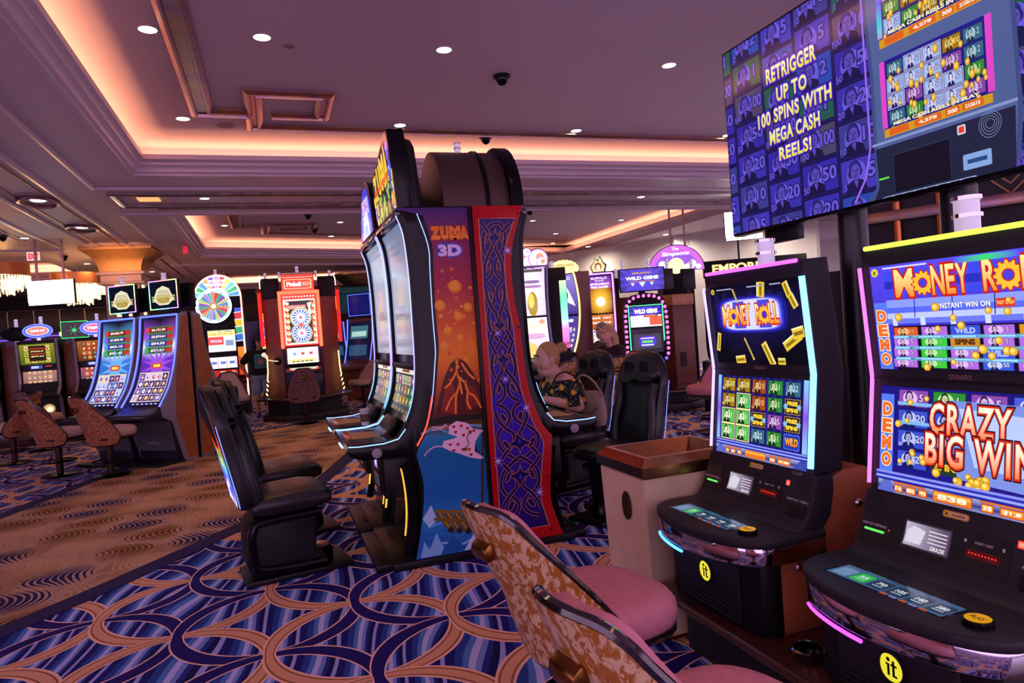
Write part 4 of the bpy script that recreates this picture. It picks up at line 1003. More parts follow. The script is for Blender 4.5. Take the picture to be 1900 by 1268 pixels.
    for u, v, c_ in ((.04, .66, '#c8c0c8'), (.145, .66, '#c8c0c8'), (-.2, .485, '#e8a020'), (.301, .52, '#e8a020')):
        p = Pic(); p.poly([(u-.004, v*a0+.004), (u+.004, v*a0+.004), (u+(.003 if c_ == '#c8c0c8' else 0), v*a0-.005), (u-(.003 if c_ == '#c8c0c8' else .0005), v*a0-.005)], c_); p.build('arrow_mark', PRINTM, con, cl, cl.cuts)
    panel('ticket_light', -.29, -.215, .42, .455, '#5ad85a', con, None, SCREENB); panel('ticket_slot', -.3, -.2, .25, .4, '#050506', con)
    bm = BM(); n = BM(); box(n, -.05, .05, -.014, .01, -.02, .022, .005); merge(bm, n, TR(.25, -.06, .712) @ RX(R(-25))); acc = fin('bill_acceptor', bm, SATIN, con)
    p = Pic()
    for i in range(8): p.disc(-.03+i*.008, .004*(i % 2), .0022, '#8aff3a', None, 6)
    p.build('bill_lights', SCREEN, acc, plane_fn((.25, -.0735, .706), (1, 0, 0), (0, .42, .9)))
    p = Pic(); p.rr(-.01, -.01, .01, .01, .003, '#ff3a2a'); p.up().rr(-.006, -.006, .006, .006, .002, '#ff8a70'); p.build('service_button', SCREENB, con, lambda u, v, h: cf(.185+u, .78*a0+v, h))
    for x in (-.27, .265):
        p = Pic()
        for i in range(1, 5):
            for j in range(i*6): p.disc(.008*i*math.cos(2*PI*j/(i*6)), .008*i*math.sin(2*PI*j/(i*6)), .0022, '#050507', None, 6)
        p.build('speaker_grille', PRINTM, con, lambda u, v, h, x=x: cf(x+u, .84*a0+v, h))
    p = Pic(); p.rr(-.04, -.010, .04, .010, .008, '#c89a4a'); p.up().rr(-.036, -.007, .036, .007, .006, '#e8c890'); p.up().disc(-.027, 0, .009, '#e8d838'); p.text('it', -.027, 0, .010, '#101010', bold=.04); p.text('incredible', .008, 0, .007, '#5a3a14', .04)
    p.build('maker_badge', paintmat('badge_metal', 0, .25, .5), con, lambda u, v, h: cf(.0+u, .93*a0+v, h))
    p = Pic(); p.text(serial[0], .22, .97*a0, .012, '#8a8488', .05); p.build('serial_number', PRINTM, con, cf)
    # head: two screens meeting at a shallow bend
    hp = [(-.015, .845), (.028, 1.205), (.0, 1.62), (.11, 1.625), (.155, 1.21), (.12, .845)]
    bm = BM(); prism(bm, hp, -.30, .30, 'x', .01, 3); head = fin('screen_housing', bm, HEADM, root)
    pl = [(-.015, .845), (.028, 1.205)]; pu = [(.028, 1.205), (.0, 1.62)]
    def on(a, b, off):
        d = (Vector(b)-Vector(a)).normalized(); o = Vector(a)+d*off; n_ = Vector((-d.y, d.x))
        return plane_fn((0, o.x+n_.x*.0015, o.y+n_.y*.0015), (1, 0, 0), (0, d.x, d.y))
    tp.build('upper_screen', SCREEN, head, on(*pu, .03), clip=(-.265, 0, .265, UPH)); lp.build('lower_screen', SCREEN, head, on(*pl, .008), clip=(-.265, 0, .265, LOH))
    p = Pic(); p.text(serial[1], 0, 0, .014, '#8a6a60', .07); p.build('machine_number', PRINTM, head, on(*pu, .014))
    def rim(x0, x1, y0, y1, z0, z1, nm, pth): 
        pass
    for s, m_ in ((-1, led_l), (1, led_r)):
        bm = BM(); r = .006 if s < 0 else .011
        tube(bm, [(s*.293, -.022, .87), (s*.293, .018, 1.205), (s*.293, -.008, 1.56)], r, 8); fin('edge_light', bm, m_, head)
    bm = BM(); tube(bm, [(-.27, -.006, 1.618), (.27, -.006, 1.618)], .0075, 8); fin('edge_light', bm, led_t, head)
    # slightly raised bezel bars between and around the screens
    bm = BM(); tube(bm, [(-.30, .021, 1.205), (.30, .021, 1.205)], .004, 6); fin('bezel_seam', bm, SATIN, head)
    tower_lamp(root, .0, .09, 1.615, .033, .115)
M1 = thing('slot_machine', 'banknote game slot machine beside the stone bin, glowing title on its dark upper screen', 'slot machine', (1.80, 2.245, 0), -PI/2, 'banknote game machines on the shelf')
money_machine(M1, top_one(), low_one(), glow('led_lilac', '#b0a0ff', 2.2), glow('led_ice', '#6ac0ff', 3.6), glow('led_rose', '#e05aff', 2.2), glow('led_blue2', '#3a8aff', 5), ('13169', '250601'), 'PLAY')
M2 = thing('slot_machine', 'banknote game slot machine whose lower screen reads crazy big win, cut by the frame', 'slot machine', (1.80, 1.405, 0), -PI/2, 'banknote game machines on the shelf')
money_machine(M2, top_two(), low_two(), glow('led_pinkw', '#f06ae0', 2), LEDY, glow('led_lime', '#c8f04a', 2), glow('led_magenta', '#d04aff', 2.4), ('13170', '250602'), 'PLAY')
# shelf
bm = BM(); box(bm, 1.465, 2.9, -.9, 2.60, .262, .30, .016, 4); sh = fin('machine_shelf', bm, mat('dark_wood_shelf', '#4a2a20', .25, noise='#3a1f18', nscale=5, coat=.3), None)
tag(sh, 'long dark wooden shelf carrying the two banknote game machines', 'shelf')
bm = BM(); box(bm, 1.62, 2.85, -.9, 2.57, 0, .262); fin('kick_panel', bm, BLACKM, sh)
# dark backs of the machines on the far side of the shelf
for y, lab in ((2.25, 'dark back of a slot machine behind the glowing title machine'), (1.41, 'dark back of a slot machine behind the crazy big win machine')):
    t = thing('slot_machine', lab, 'slot machine', (2.52, y, .30), PI/2, 'machine backs on the far side of the shelf')
    bm = BM(); prism(bm, [(-.3, 0), (-.3, .35), (-.2, .5), (-.02, .55), (-.05, .95), (-.03, 1.28), (.1, 1.3), (.14, .9), (.18, .5), (.18, 0)], -.29, .29, 'x', .02); fin('cabinet', bm, mat('dark_blue_plastic', '#15152a', .35), t)
    tower_lamp(t, 0, .04, 1.28, .03, .1)
# ---------------------------------------------------------------- the large display on two posts
SHADE = mat('post_black', '#0c0c14', .35)
TV = thing('display_screen', 'huge wall-sized game display on two black posts, reading retrigger up to 100 spins', 'screen', (2.05, 1.82, 0), -PI/2)
TW, TH = 1.66, .845
bm = BM(); box(bm, -TW/2, TW/2, .0, .06, 1.795, 1.795+TH, .008); fin('frame', bm, GLOSS, TV)
def tv_pic():
    p = Pic(); p.rect(0, 0, TW, TH, '#1c1660')
    seq = [['1', '2', '5', '10'], ['100', '1', '2', '5'], ['50', '100', '1', '2'], ['20', '50', '100', '1'], ['10', '20', '50', '100'], ['5', '10', '20', '50'], ['2', '5', '10', '20'], ['1', '2', '5', '10']]
    tint = {'1': ('#1a5a4a', '#0c1a4c'), '2': ('#2848b0', '#10184c'), '5': ('#4038b8', '#181450'), '10': ('#3a3c90', '#101440'), '20': ('#3a30b0', '#141048'), '50': ('#3228a8', '#141048'), '100': ('#4c4468', '#181444')}
    for j, row in enumerate(seq):
        for i, k in enumerate(row):
            for rep in (0, 4, 8):
                x0 = -.12+(i+rep)*.192; y1 = TH+.04-j*.134+(i % 2)*.03-(.03)
                if x0 > TW: continue
                b, ink = tint[k]; note(p, x0, y1-.128, x0+.186, y1, b, ink, '#5a48b8', k, '#6a5ae0', False, '#2a2478')
                p.L = 6
    main = p; main.L = 40; p = Pic(); p.L = 41
    # the picture of the machine
    X0 = .56; X1 = 1.31
    p.up().poly([(X0, TH), (X1, TH), (X1+.02, .27), (X1-.0, .12), (X1-.10, .02), (X0-.02, .02), (X0-.05, .06), (X0+.03, .14), (X0+.03, .55)], '#3f4f86')
    p.up().poly([(X0+.02, TH), (X1-.02, TH), (X1-.0, .3), (X1-.02, .12), (X0+.05, .12), (X0+.05, .55)], '#52639c')
    p.up().poly([(X0+.04, .30), (X1-.01, .30), (X1-.02, .06), (X1-.1, .03), (X0+.0, .03), (X0+.05, .14)], '#1d2340')
    for y0, y1, seed in ((.34, .58, 3), (.62, .86, 5)):
        p.up().rect(X0+.10, y0, X1-.10, y1, '#1a1a90'); p.up().grid(X0+.09, y0+.03, X0+.12, y1, lambda u, v: ramp([(0, '#e84ad0'), (.3, '#3ae0e0'), (.6, '#4a5af0'), (1, '#f0d020')])((v-y0)/(y1-y0)), 1, 10)
        p.grid(X1-.12, y0+.03, X1-.09, y1, lambda u, v: ramp([(0, '#e84ad0'), (.3, '#3ae0e0'), (.6, '#f0d020'), (1, '#f0d020')])((v-y0)/(y1-y0)), 1, 10)
        rnd = random.Random(seed); ks = ['50', '2', '50', '5', '50', '1', '100']
        for i in range(5):
            for j in range(4):
                x0 = X0+.13+i*.1; yy = y1-.012-j*.05; k = rnd.choice(ks); b, ink, sk, pl = NK[k]
                if k == '50': b, sk = '#a8c0f8', '#f0e8f4'
                note(p, x0, yy-.044, x0+.092, yy, b, ink, sk, k, pl, True, None, '#e8e0f8' if k == '50' else None)
        for i in range(34): coin(p, X0+.13+rnd.random()*.5, y0+.02+rnd.random()*.2, rnd.uniform(.008, .015))
        p.up().rect(X0+.1, y0, X1-.1, y0+.026, '#d8a018'); p.text('MEGA CASH REELS IN PLAY', (X0+X1)/2, y0+.036, .011, '#fff4d0', .44, bold=.05, edge='#2a2080')
        for a, b, s in ((.13, .24, ''), (.27, .41, '4,278'), (.43, .5, '300'), (.51, .61, '215615')):
            p.up().rr(X0+a, y0+.003, X0+b, y0+.024, .005, '#e8641a')
            if s: p.text(s, X0+(a+b)/2, y0+.0135, .012, '#fff4d8', (b-a)*.7, bold=.05)
    p.up().rect(X0+.02, .315, X1, .328, '#8a9ad0'); p.up().rect(X0+.14, .1, X0+.44, .25, '#0c0e1e'); p.line([(X0+.14, .1), (X0+.44, .1), (X0+.44, .25), (X0+.14, .25)], .004, '#3a4a7a', True)
    p.up().rr(X0+.48, .25, X0+.52, .29, .006, '#dcd8f0'); p.up().rr(X0+.487, .257, X0+.513, .283, .004, '#f0401c')
    p.up().rr(X0+.5, .12, X0+.63, .175, .006, '#8ab0e8'); p.up().rect(X0+.52, .14, X0+.61, .155, '#2a4a8a')
    for r in (.02, .03, .04, .05): p.up().ring(X0+.63, .26, r-.002, r, '#8a98c8', n=20)
    p.up().rect(X0+.05, .165, X0+.11, .173, '#6ae04a')
    p.up().poly([(X0+.0, .055), (X0+.08, .09), (X1-.2, .09), (X1-.14, .055)], '#b8c8f0')
    for i in range(8): p.up().poly([(X0+.06+i*.06, .06), (X0+.075+i*.06, .085), (X0+.12+i*.06, .085), (X0+.11+i*.06, .06)], '#161a34'); p.text('$10', X0+.09+i*.06, .073, .012, '#e8ecff')
    KV = [(-.5, -.4), (.02, -.012), (.055, .0), (.1, .02), (.25, .15), (.34, .215), (.58, .475), (.62, .52), (.86, .8), (2, 2)]
    def warp(q):
        for (a, b), (c, d) in zip(KV, KV[1:]):
            if q[1] <= c: return (.785+(q[0]-.56)*.683, b+(d-b)*(q[1]-a)/(c-a))
    for L, vs, fs, c in p.sh:
        main.sh.append((L, [warp(q) for q in vs], fs, (lambda u, v, c=c: c(.56+(u-.785)/.683, v if v < .2 else .34+(v-.215)/1.083)) if callable(c) else c))
    k = p.L; p = main; p.L = k+1
    p.up().line([(.785, .83), (.79, .2), (.765, .1), (.71, .02)], .008, '#a070f0')
    # lettering
    for s, y, w, h in (('RETRIGGER', .632, .28, .064), ('UP TO', .54, .17, .06), ('100 SPINS WITH', .46, .41, .06), ('MEGA CASH', .375, .28, .06), ('REELS!', .295, .18, .055)):
        p.text(s, .427, y, h, lambda u, v, y=y: mixc('#f0e23a', '#fffcc0', (v-y+.03)/.06), w, bold=.035, edge='#5a28d0', ew=.07, edge2='#2a1490', spacing=1.1)
    return p
tv_pic().build('picture', paintmat('display_picture', .95, .1, .6), TV, plane_fn((-TW/2, -.0015, 1.795), (1, 0, 0), (0, 0, 1)), clip=(.012, .012, TW-.012, TH-.012), dl=.00015)
bm = BM(); box(bm, -.7, .72, .05, .09, 1.80, 1.84); box(bm, -.68, -.5, .055, .11, 1.74, 1.80, .004); fin('mount_rail', bm, SATIN, TV)
for x in (-.29, .155):
    bm = BM(); lathe(bm, [(.056, .30), (.056, 2.3)], 20, x, .1+.056); fin('post', bm, SHADE, TV)
# ---------------------------------------------------------------- stone bin
BIN = thing('litter_bin', 'square cream stone bin with a wide bronze rim, beside the banknote machines', 'bin', (1.475, 2.61, 0))
def taper(bm, x0, y0, x1, y1, d, z0, z1):
    loft(bm, [[(x0+d, y0+d, z0), (x1-d, y0+d, z0), (x1-d, y1-d, z0), (x0+d, y1-d, z0)], [(x0, y0, z1), (x1, y0, z1), (x1, y1, z1), (x0, y1, z1)]])
BW, BD = .53, .42
bm = BM(); taper(bm, .0, 0, BW, BD, .02, .03, .745); bmesh.ops.bevel(bm, geom=[e for e in bm.edges], offset=.004, segments=2, affect='EDGES')
body = fin('body', bm, mat('cream_stone', '#e0c6a2', .5, noise='#d0b48e', nscale=5), BIN)
bm = BM(); box(bm, .05, BW-.05, .05, BD-.05, 0, .035); fin('plinth', bm, mat('brass', '#b07a2a', .3, 1.), BIN)
BRZ = mat('rim_bronze', '#b8845a', .26, 1., noise='#a8764a', nscale=30)
bm = BM(); rings = []
for d, z in ((-.008, .745), (-.008, .755), (.012, .757), (.012, .80), (-.022, .835), (-.045, .835), (-.17, .70)):
    rings.append([(-d, -d, z), (BW+d, -d, z), (BW+d, BD+d, z), (-d, BD+d, z)])
loft(bm, rings, cap=False); rim = fin('rim', bm, BRZ, BIN, 20)
bm = BM(); box(bm, .16, BW-.16, .16, BD-.16, .69, .702); fin('opening', bm, BLACKM, BIN)
bm = BM(); lathe(bm, [(.05, 0), (.05, .004), (.001, .004)], 28, M=TR(-.001, .17, .60) @ RY(-PI/2) @ Matrix.Diagonal((1.3, .8, 1, 1))); fin('medallion', bm, mat('dark_bronze', '#4a3418', .4, .8, noise='#6a4a20', nscale=40), BIN)
# ashtray
bm = BM(); lathe(bm, [(.001, .302), (.045, .302), (.052, .31), (.055, .335), (.05, .34), (.044, .337), (.04, .314), (.001, .312)], 28, 1.575, 1.79)
tag(fin('ashtray', bm, mat('black_glass', '#0a0a0c', .06, coat=1)), 'round black glass ashtray on the wooden machine shelf', 'ashtray')
# ---------------------------------------------------------------- stools with marbled backs
def marbled(name, a, b, sc):
    m, t, bb = newmat(name)
    tc = t.nodes.new('ShaderNodeTexCoord'); n = t.nodes.new('ShaderNodeTexNoise'); n.inputs['Scale'].default_value = sc; n.inputs['Detail'].default_value = 6; n.inputs['Roughness'].default_value = .62; n.inputs['Distortion'].default_value = .6
    mp = t.nodes.new('ShaderNodeMapping'); mp.inputs['Rotation'].default_value = (.4, .6, .5); mp.inputs['Scale'].default_value = (1.6, 1.6, .9)
    t.links.new(tc.outputs['Object'], mp.inputs[0]); t.links.new(mp.outputs[0], n.inputs['Vector'])
    r = t.nodes.new('ShaderNodeValToRGB'); r.color_ramp.elements[0].position = .475; r.color_ramp.elements[0].color = (*lin(a), 1); r.color_ramp.elements[1].position = .545; r.color_ramp.elements[1].color = (*lin(b), 1)
    t.links.new(n.outputs['Fac'], r.inputs[0]); t.links.new(r.outputs[0], bb.inputs['Base Color']); bb.inputs['Roughness'].default_value = .4; bb.inputs['Coat Weight'].default_value = .15
    return m
MARB = marbled('marbled_vinyl', '#a4661c', '#d2b48a', 30); MARB2 = marbled('marbled_vinyl_red', '#94502a', '#b98260', 34); MARB3 = marbled('marbled_vinyl_plum', '#6a4448', '#987478', 40)
PINK = mat('rose_velvet', '#d58c98', .85, noise='#c87f8e', nscale=30); GREYV = mat('grey_velvet', '#b8a4a4', .85); BEIGEV = mat('beige_velvet', '#c9a898', .85)
TRIM = mat('dark_gloss_trim', '#1c1216', .12, coat=1.)
def stool(name, label, loc, ang, group, marble=MARB, velvet=PINK, sh=.5, top=.40):
    """front towards -y; seat height sh; back rises `top` above the seat"""
    t = thing(name, label, 'chair', loc, ang, group)
    # back shell: outline in (x, s) with s up the back; the sheet leans and wraps a little
    def outline(k=1.):
        half = [(.0, -.14), (.15, -.14), (.26, -.125), (.315, -.07), (.325, .0), (.285, .11), (.23, .22), (.17, .32), (.14, .37), (.095, .40), (.0, .405)]
        half = smoothpath(half, 3)
        return [(a*k, b) for a, b in half]+[(-a*k, b) for a, b in half[::-1]][1:-1]
    RB_ = .262
    def pos(x, s, off=0):
        """x is arc length round the tub"""
        th_ = x/RB_; r = RB_+off
        return (r*math.sin(th_), -.02-.02+r*math.cos(th_)+.16*max(s, 0)/.4-.05*max(-s, 0)/.14, sh+s*top/.4)
    O = outline(); n = len(O)
    def sheet(k, o0, o1, name, mt, par, edge=.0):
        bm = BM(); rings = []
        for kk, off in ((.03, o0), (.5, o0), (.85, o0), (1.0, o0*.9+o1*.1), (1.0, o0*.1+o1*.9), (.85, o1), (.5, o1), (.03, o1)):
            rings.append([pos(x*kk*k, .13+(s-.13)*kk*k, off) for x, s in O])
        loft(bm, rings); return fin(name, bm, mt, par, 50)
    sh_ = sheet(1, .03, .0, 'back_shell', marble, t)
    bm = BM(); tube(bm, [pos(x*1.01, .13+(s-.13)*1.01, .01) for x, s in O], .014, 8, closed=True); fin('back_trim', bm, TRIM, t)
    sheet(.985, -.055, -.004, 'back_cushion', velvet, t)
    bm = BM()
    hy = pos(0, .27)[1]+.026
    prism(bm, [(hy, -.02), (hy+.03, -.025), (hy+.04, .0), (hy+.035, .018), (hy+.02, .03), (hy, .03)], -.045, .045, 'x', .004, M=TR(0, 0, sh+.27*top/.4)); fin('grab_handle', bm, mat('handle_bronze', '#8a5c2c', .25, 1.), t)
    # seat
    def seatring(k, z, dy=0):
        P = []
        for x, y in superell(0, -.035, .24*k, .245*k, 3.0, 28): P.append((x*(1+.08*(-y)), y+dy, z))
        return P
    bm = BM(); loft(bm, [seatring(.9, sh-.065), seatring(.99, sh-.055), seatring(1.02, sh-.02), seatring(1.0, sh+.012), seatring(.93, sh+.034), seatring(.75, sh+.044), seatring(.3, sh+.046)]); fin('seat_cushion', bm, velvet, t, 60)
    bm = BM(); loft(bm, [seatring(.6, sh-.10), seatring(.9, sh-.095), seatring(1.0, sh-.08), seatring(1.0, sh-.06), seatring(.9, sh-.056)]); fin('seat_shell', bm, TRIM, t, 60)
    bm = BM(); lathe(bm, [(.10, sh-.12), (.10, sh-.10), (.04, sh-.10), (.04, .03), (.001, .03)], 18); fin('pole', bm, mat('bronze_pole', '#3a2a24', .3, .8), t)
    bm = BM(); lathe(bm, [(.001, 0), (.21, 0), (.215, .01), (.19, .022), (.06, .035), (.001, .036)], 32); fin('base', bm, mat('dark_metal', '#241c20', .25, .8), t)
    bm = BM(); tube(bm, [(.19*math.cos(2*PI*i/28), .19*math.sin(2*PI*i/28), .17) for i in range(28)], .009, 8, closed=True)
    for a in (0, 2*PI/3, 4*PI/3): tube(bm, [(.03*math.cos(a), .03*math.sin(a), .16), (.19*math.cos(a), .19*math.sin(a), .17)], .007, 6)
    fin('footrest_ring', bm, mat('dark_metal', ''), t)
    return t
ST1 = stool('casino_stool', 'marbled-back stool with rose seat facing the machine beside the stone bin', (.93, 2.10, 0), PI/2+R(13), 'marbled stools at the banknote machines')
ST2 = dup(ST1, (.865, 1.285, 0), PI/2+R(10), 'marbled-back stool with rose seat, cut by the bottom edge of the picture')
# ---------------------------------------------------------------- black game chairs bolted to floor plates, before the tall machines
def game_chair(name, label, loc, ang, group):
    """front towards -y; the lit picture is on the back"""
    t = thing(name, label, 'chair', loc, ang, group)
    bm = BM(); box(bm, -.19, .19, -.40, .25, 0, .035, .008); fin('floor_plate', bm, SATIN, t)
    # pedestal: a box sloping back to front with rolled rims
    bm = BM(); prism(bm, [(.20, .05), (.235, .12), (.225, .34), (.18, .40), (-.20, .415), (-.235, .38), (-.20, .34), (-.175, .14), (-.23, .10), (-.25, .06), (-.22, .035), (.16, .035)], -.17, .17, 'x', .03, 3); fin('pedestal', bm, SATIN, t, 40)
    for s in (-1, 1):
        bm = BM(); tube(bm, smoothpath([(s*.172, -.22, .385), (s*.172, .12, .375), (s*.172, .19, .33), (s*.172, .20, .2), (s*.172, .17, .10), (s*.172, -.02, .075), (s*.172, -.23, .07)], 4), .024, 8); fin('pedestal_rim', bm, GLOSS, t)
    bm = BM(); lathe(bm, [(.12, .04), (.12, .10), (.10, .13), (.05, .135), (.001, .135)], 20, 0, -.19); fin('front_foot', bm, GLOSS, t)
    # seat cushion, waterfall front
    def ring(x, hw):
        prof = [(.2, .43), (.22, .49), (.15, .545), (.0, .555), (-.15, .56), (-.25, .545), (-.30, .50), (-.29, .45), (-.22, .42), (.1, .41)]
        k = math.sqrt(max(0, 1-(abs(x)/hw)**4)); return [(x, y*(.86+.14*k), .48+(z-.48)*(.55+.45*k)) for y, z in prof]
    bm = BM(); loft(bm, [ring(x, .262) for x in (-.26, -.245, -.2, -.1, 0, .1, .2, .245, .26)]); fin('seat_cushion', bm, LEATHER, t, 60)
    # tall back with shoulders and a headrest
    half = smoothpath([(0, .47), (.17, .47), (.235, .52), (.25, .62), (.245, .80), (.255, .92), (.26, 1.0), (.235, 1.08), (.19, 1.15), (.12, 1.215), (.0, 1.235)], 3)
    O = [(a, b) for a, b in half]+[(-a, b) for a, b in half[::-1]][1:-1]
    def lean(z): return .20+.165*(max(0, z-.47)/.76)**1.15
    def sheet(k, ys, nm, mt, bow=0.):
        bm = BM(); rings = []
        for kk, off in ys: rings.append([(x*kk*k, lean(z)+off-bow*(1-(x/.26)**2)*0, .85+(z-.85)*(1-(1-kk)*.7)*k) for x, z in O])
        loft(bm, rings); return fin(nm, bm, mt, t, 50)
    bk = sheet(1, [(.3, -.02), (.8, -.028), (.93, -.03), (1, -.0), (1, .045), (.96, .06), (.5, .062)], 'back_cushion', LEATHER)
    # headrest pillow with two oval pads, wings down the sides
    bm = BM(); loft(bm, [[(x*k, lean(z)-.028-d, z) for x, z in smoothpath([(-.23, 1.04), (-.15, 1.0), (0, 1.02), (.15, 1.0), (.23, 1.04), (.2, 1.13), (.11, 1.205), (-.11, 1.205), (-.2, 1.13)], 3)] for k, d in ((1, 0), (.98, .02), (.9, .04), (.5, .045))]); hd = fin('headrest', bm, LEATHER, t, 60)
    for s in (-1, 1):
        bm = BM(); lathe(bm, [(.045, 0), (.047, .008), (.04, .014), (.001, .012)], 20, M=TR(s*.085, lean(1.1)-.066, 1.105) @ RX(PI/2) @ Matrix.Diagonal((.8, 1.15, 1, 1))); tube(bm, [(s*.085+.04*math.cos(2*PI*i/20), lean(1.1)-.078, 1.105+.056*math.sin(2*PI*i/20)) for i in range(20)], .006, 6, closed=True); fin('headrest_pad', bm, SATIN, hd)
        bm = BM(); tube(bm, smoothpath([(s*.2, lean(.98)-.035, .98), (s*.175, lean(.85)-.045, .85), (s*.2, lean(.65)-.05, .65), (s*.19, lean(.5)-.05, .5)], 4), .042, 8); fin('back_wing', bm, LEATHER, t, 60)
        bm = BM(); tube(bm, smoothpath([(s*.262, lean(1.0)+.05, 1.0), (s*.256, lean(.8)+.055, .8), (s*.256, lean(.6)+.055, .6), (s*.24, lean(.5)+.055, .5)], 4), .0032, 6); fin('edge_light', bm, glow('chair_edge', '#8a9aff', 1.2), t)
    # the lit picture on the back: bands of colour and a game name
    p = Pic(); N = 26; vs = []; fs = []
    zz = [.50+(1.19-.50)*j/N for j in range(N+1)]
    def hw(z):
        for (x0, z0), (x1, z1) in zip(half, half[1:]):
            if z0 <= z <= z1 and z1 > z0: return x0+(x1-x0)*(z-z0)/(z1-z0)
        return .1
    for z in zz: vs += [(-hw(z)*.93, z), (-hw(z)*.45, z), (0, z), (hw(z)*.45, z), (hw(z)*.93, z)]
    for j in range(N):
        for i in range(4): fs.append((j*5+i, j*5+i+1, (j+1)*5+i+1, (j+1)*5+i))
    g = ramp([(0, '#e8f0ff'), (.08, '#3a40e8'), (.25, '#2a50d8'), (.36, '#58d8c8'), (.43, '#20682c'), (.48, '#e84a28'), (.72, '#ff5a3a'), (.84, '#2a7a98'), (1, '#7a4ac8')])
    p.add(vs, fs, lambda u, v: g((v-.50)/.69+.05*math.sin(u*18)))
    for x, z, c in ((-.1, .8, '#30a040'), (.05, .76, '#f0d040'), (.12, .83, '#30a040'), (0, .62, '#f4f4ff'), (-.14, .58, '#f4f4ff')): p.up().disc(x, z, .045, c, .03, 14)
    p.build('back_picture', SCREENB, t, lambda u, v, h: Vector((-u, lean(v)+.064+h, v)))
    return t
GC = game_chair('game_chair', 'black padded game chair, its glowing painted back facing the carpet walkway', (-.03, 4.60, 0), PI/2+R(9), 'black game chairs')
def gdup(loc, ang, label): return dup(GC, loc, ang, label)
gdup((-.03, 5.50, 0), PI/2+R(9), 'black padded game chair half hidden behind the one with the glowing back')
gdup((2.40, 4.60, 0), R(-70), 'empty black game chair with blue sheen between the seated woman and the stone bin').scale = (.9, 1, .965)
gdup((2.42, 5.52, 0), R(-74), 'black game chair the woman in the floral dress sits on').scale = (.9, 1, .965)
# paper cup between the two decks
bm = BM(); lathe(bm, [(.001, 0), (.028, 0), (.036, .115), (.038, .118), (.034, .124), (.001, .124)], 20)
cup = fin('paper_cup', bm, mat('white_paper', '#d8ccd4', .6), loc=(.64, 5.12, .80)); tag(cup, 'white paper coffee cup with a brown sleeve between the curved machine decks', 'cup')
bm = BM(); lathe(bm, [(.031, .028), (.0362, .085)], 20); fin('cup_sleeve', bm, mat('brown_card', '#6a4a34', .8), cup)
cup.location = (.61, 5.17, .802)

# ---------------------------------------------------------------- slanted machines with blue light edges (left)
def simple_screen(root, nm, pic, path, mt=None, clip=None):
    f = path_fn(path, lift=.004); return pic.build(nm, mt or SCREEN, root, f, f.cuts, clip=clip)
def jackpot_rows(p, w, y0, rows, h):
    for i, (s, c) in enumerate(rows):
        y = y0-i*h*1.28
        p.up().rr(-w, y-h*.62, w, y+h*.62, h*.3, '#3f7a3a'); p.up().rr(-w*.93, y-h*.42, w*.93, y+h*.42, h*.15, c); p.text(s, -.02, y, h*.52, '#fff4e0', w*1.0, bold=.05, edge='#301010')
        p.up().disc(-w*.86, y, h*.55, ['#d84040', '#8a5ad8', '#5a9ae0', '#40b060'][i % 4], None, 12); p.up().rr(w*.55, y-h*.4, w*.95, y+h*.4, h*.2, '#c83030')
GF = smoothpath([(-.50, .77), (-.40, .90), (-.31, 1.05), (-.22, 1.30), (-.15, 1.62), (-.11, 1.93)], 4)
GBODY = [(-.30, .04), (-.38, .55), (-.48, .60), (-.76, .60), (-.80, .635), (-.77, .665), (-.60, .70)]+GF+[(.0, 1.97), (.0, .04)]
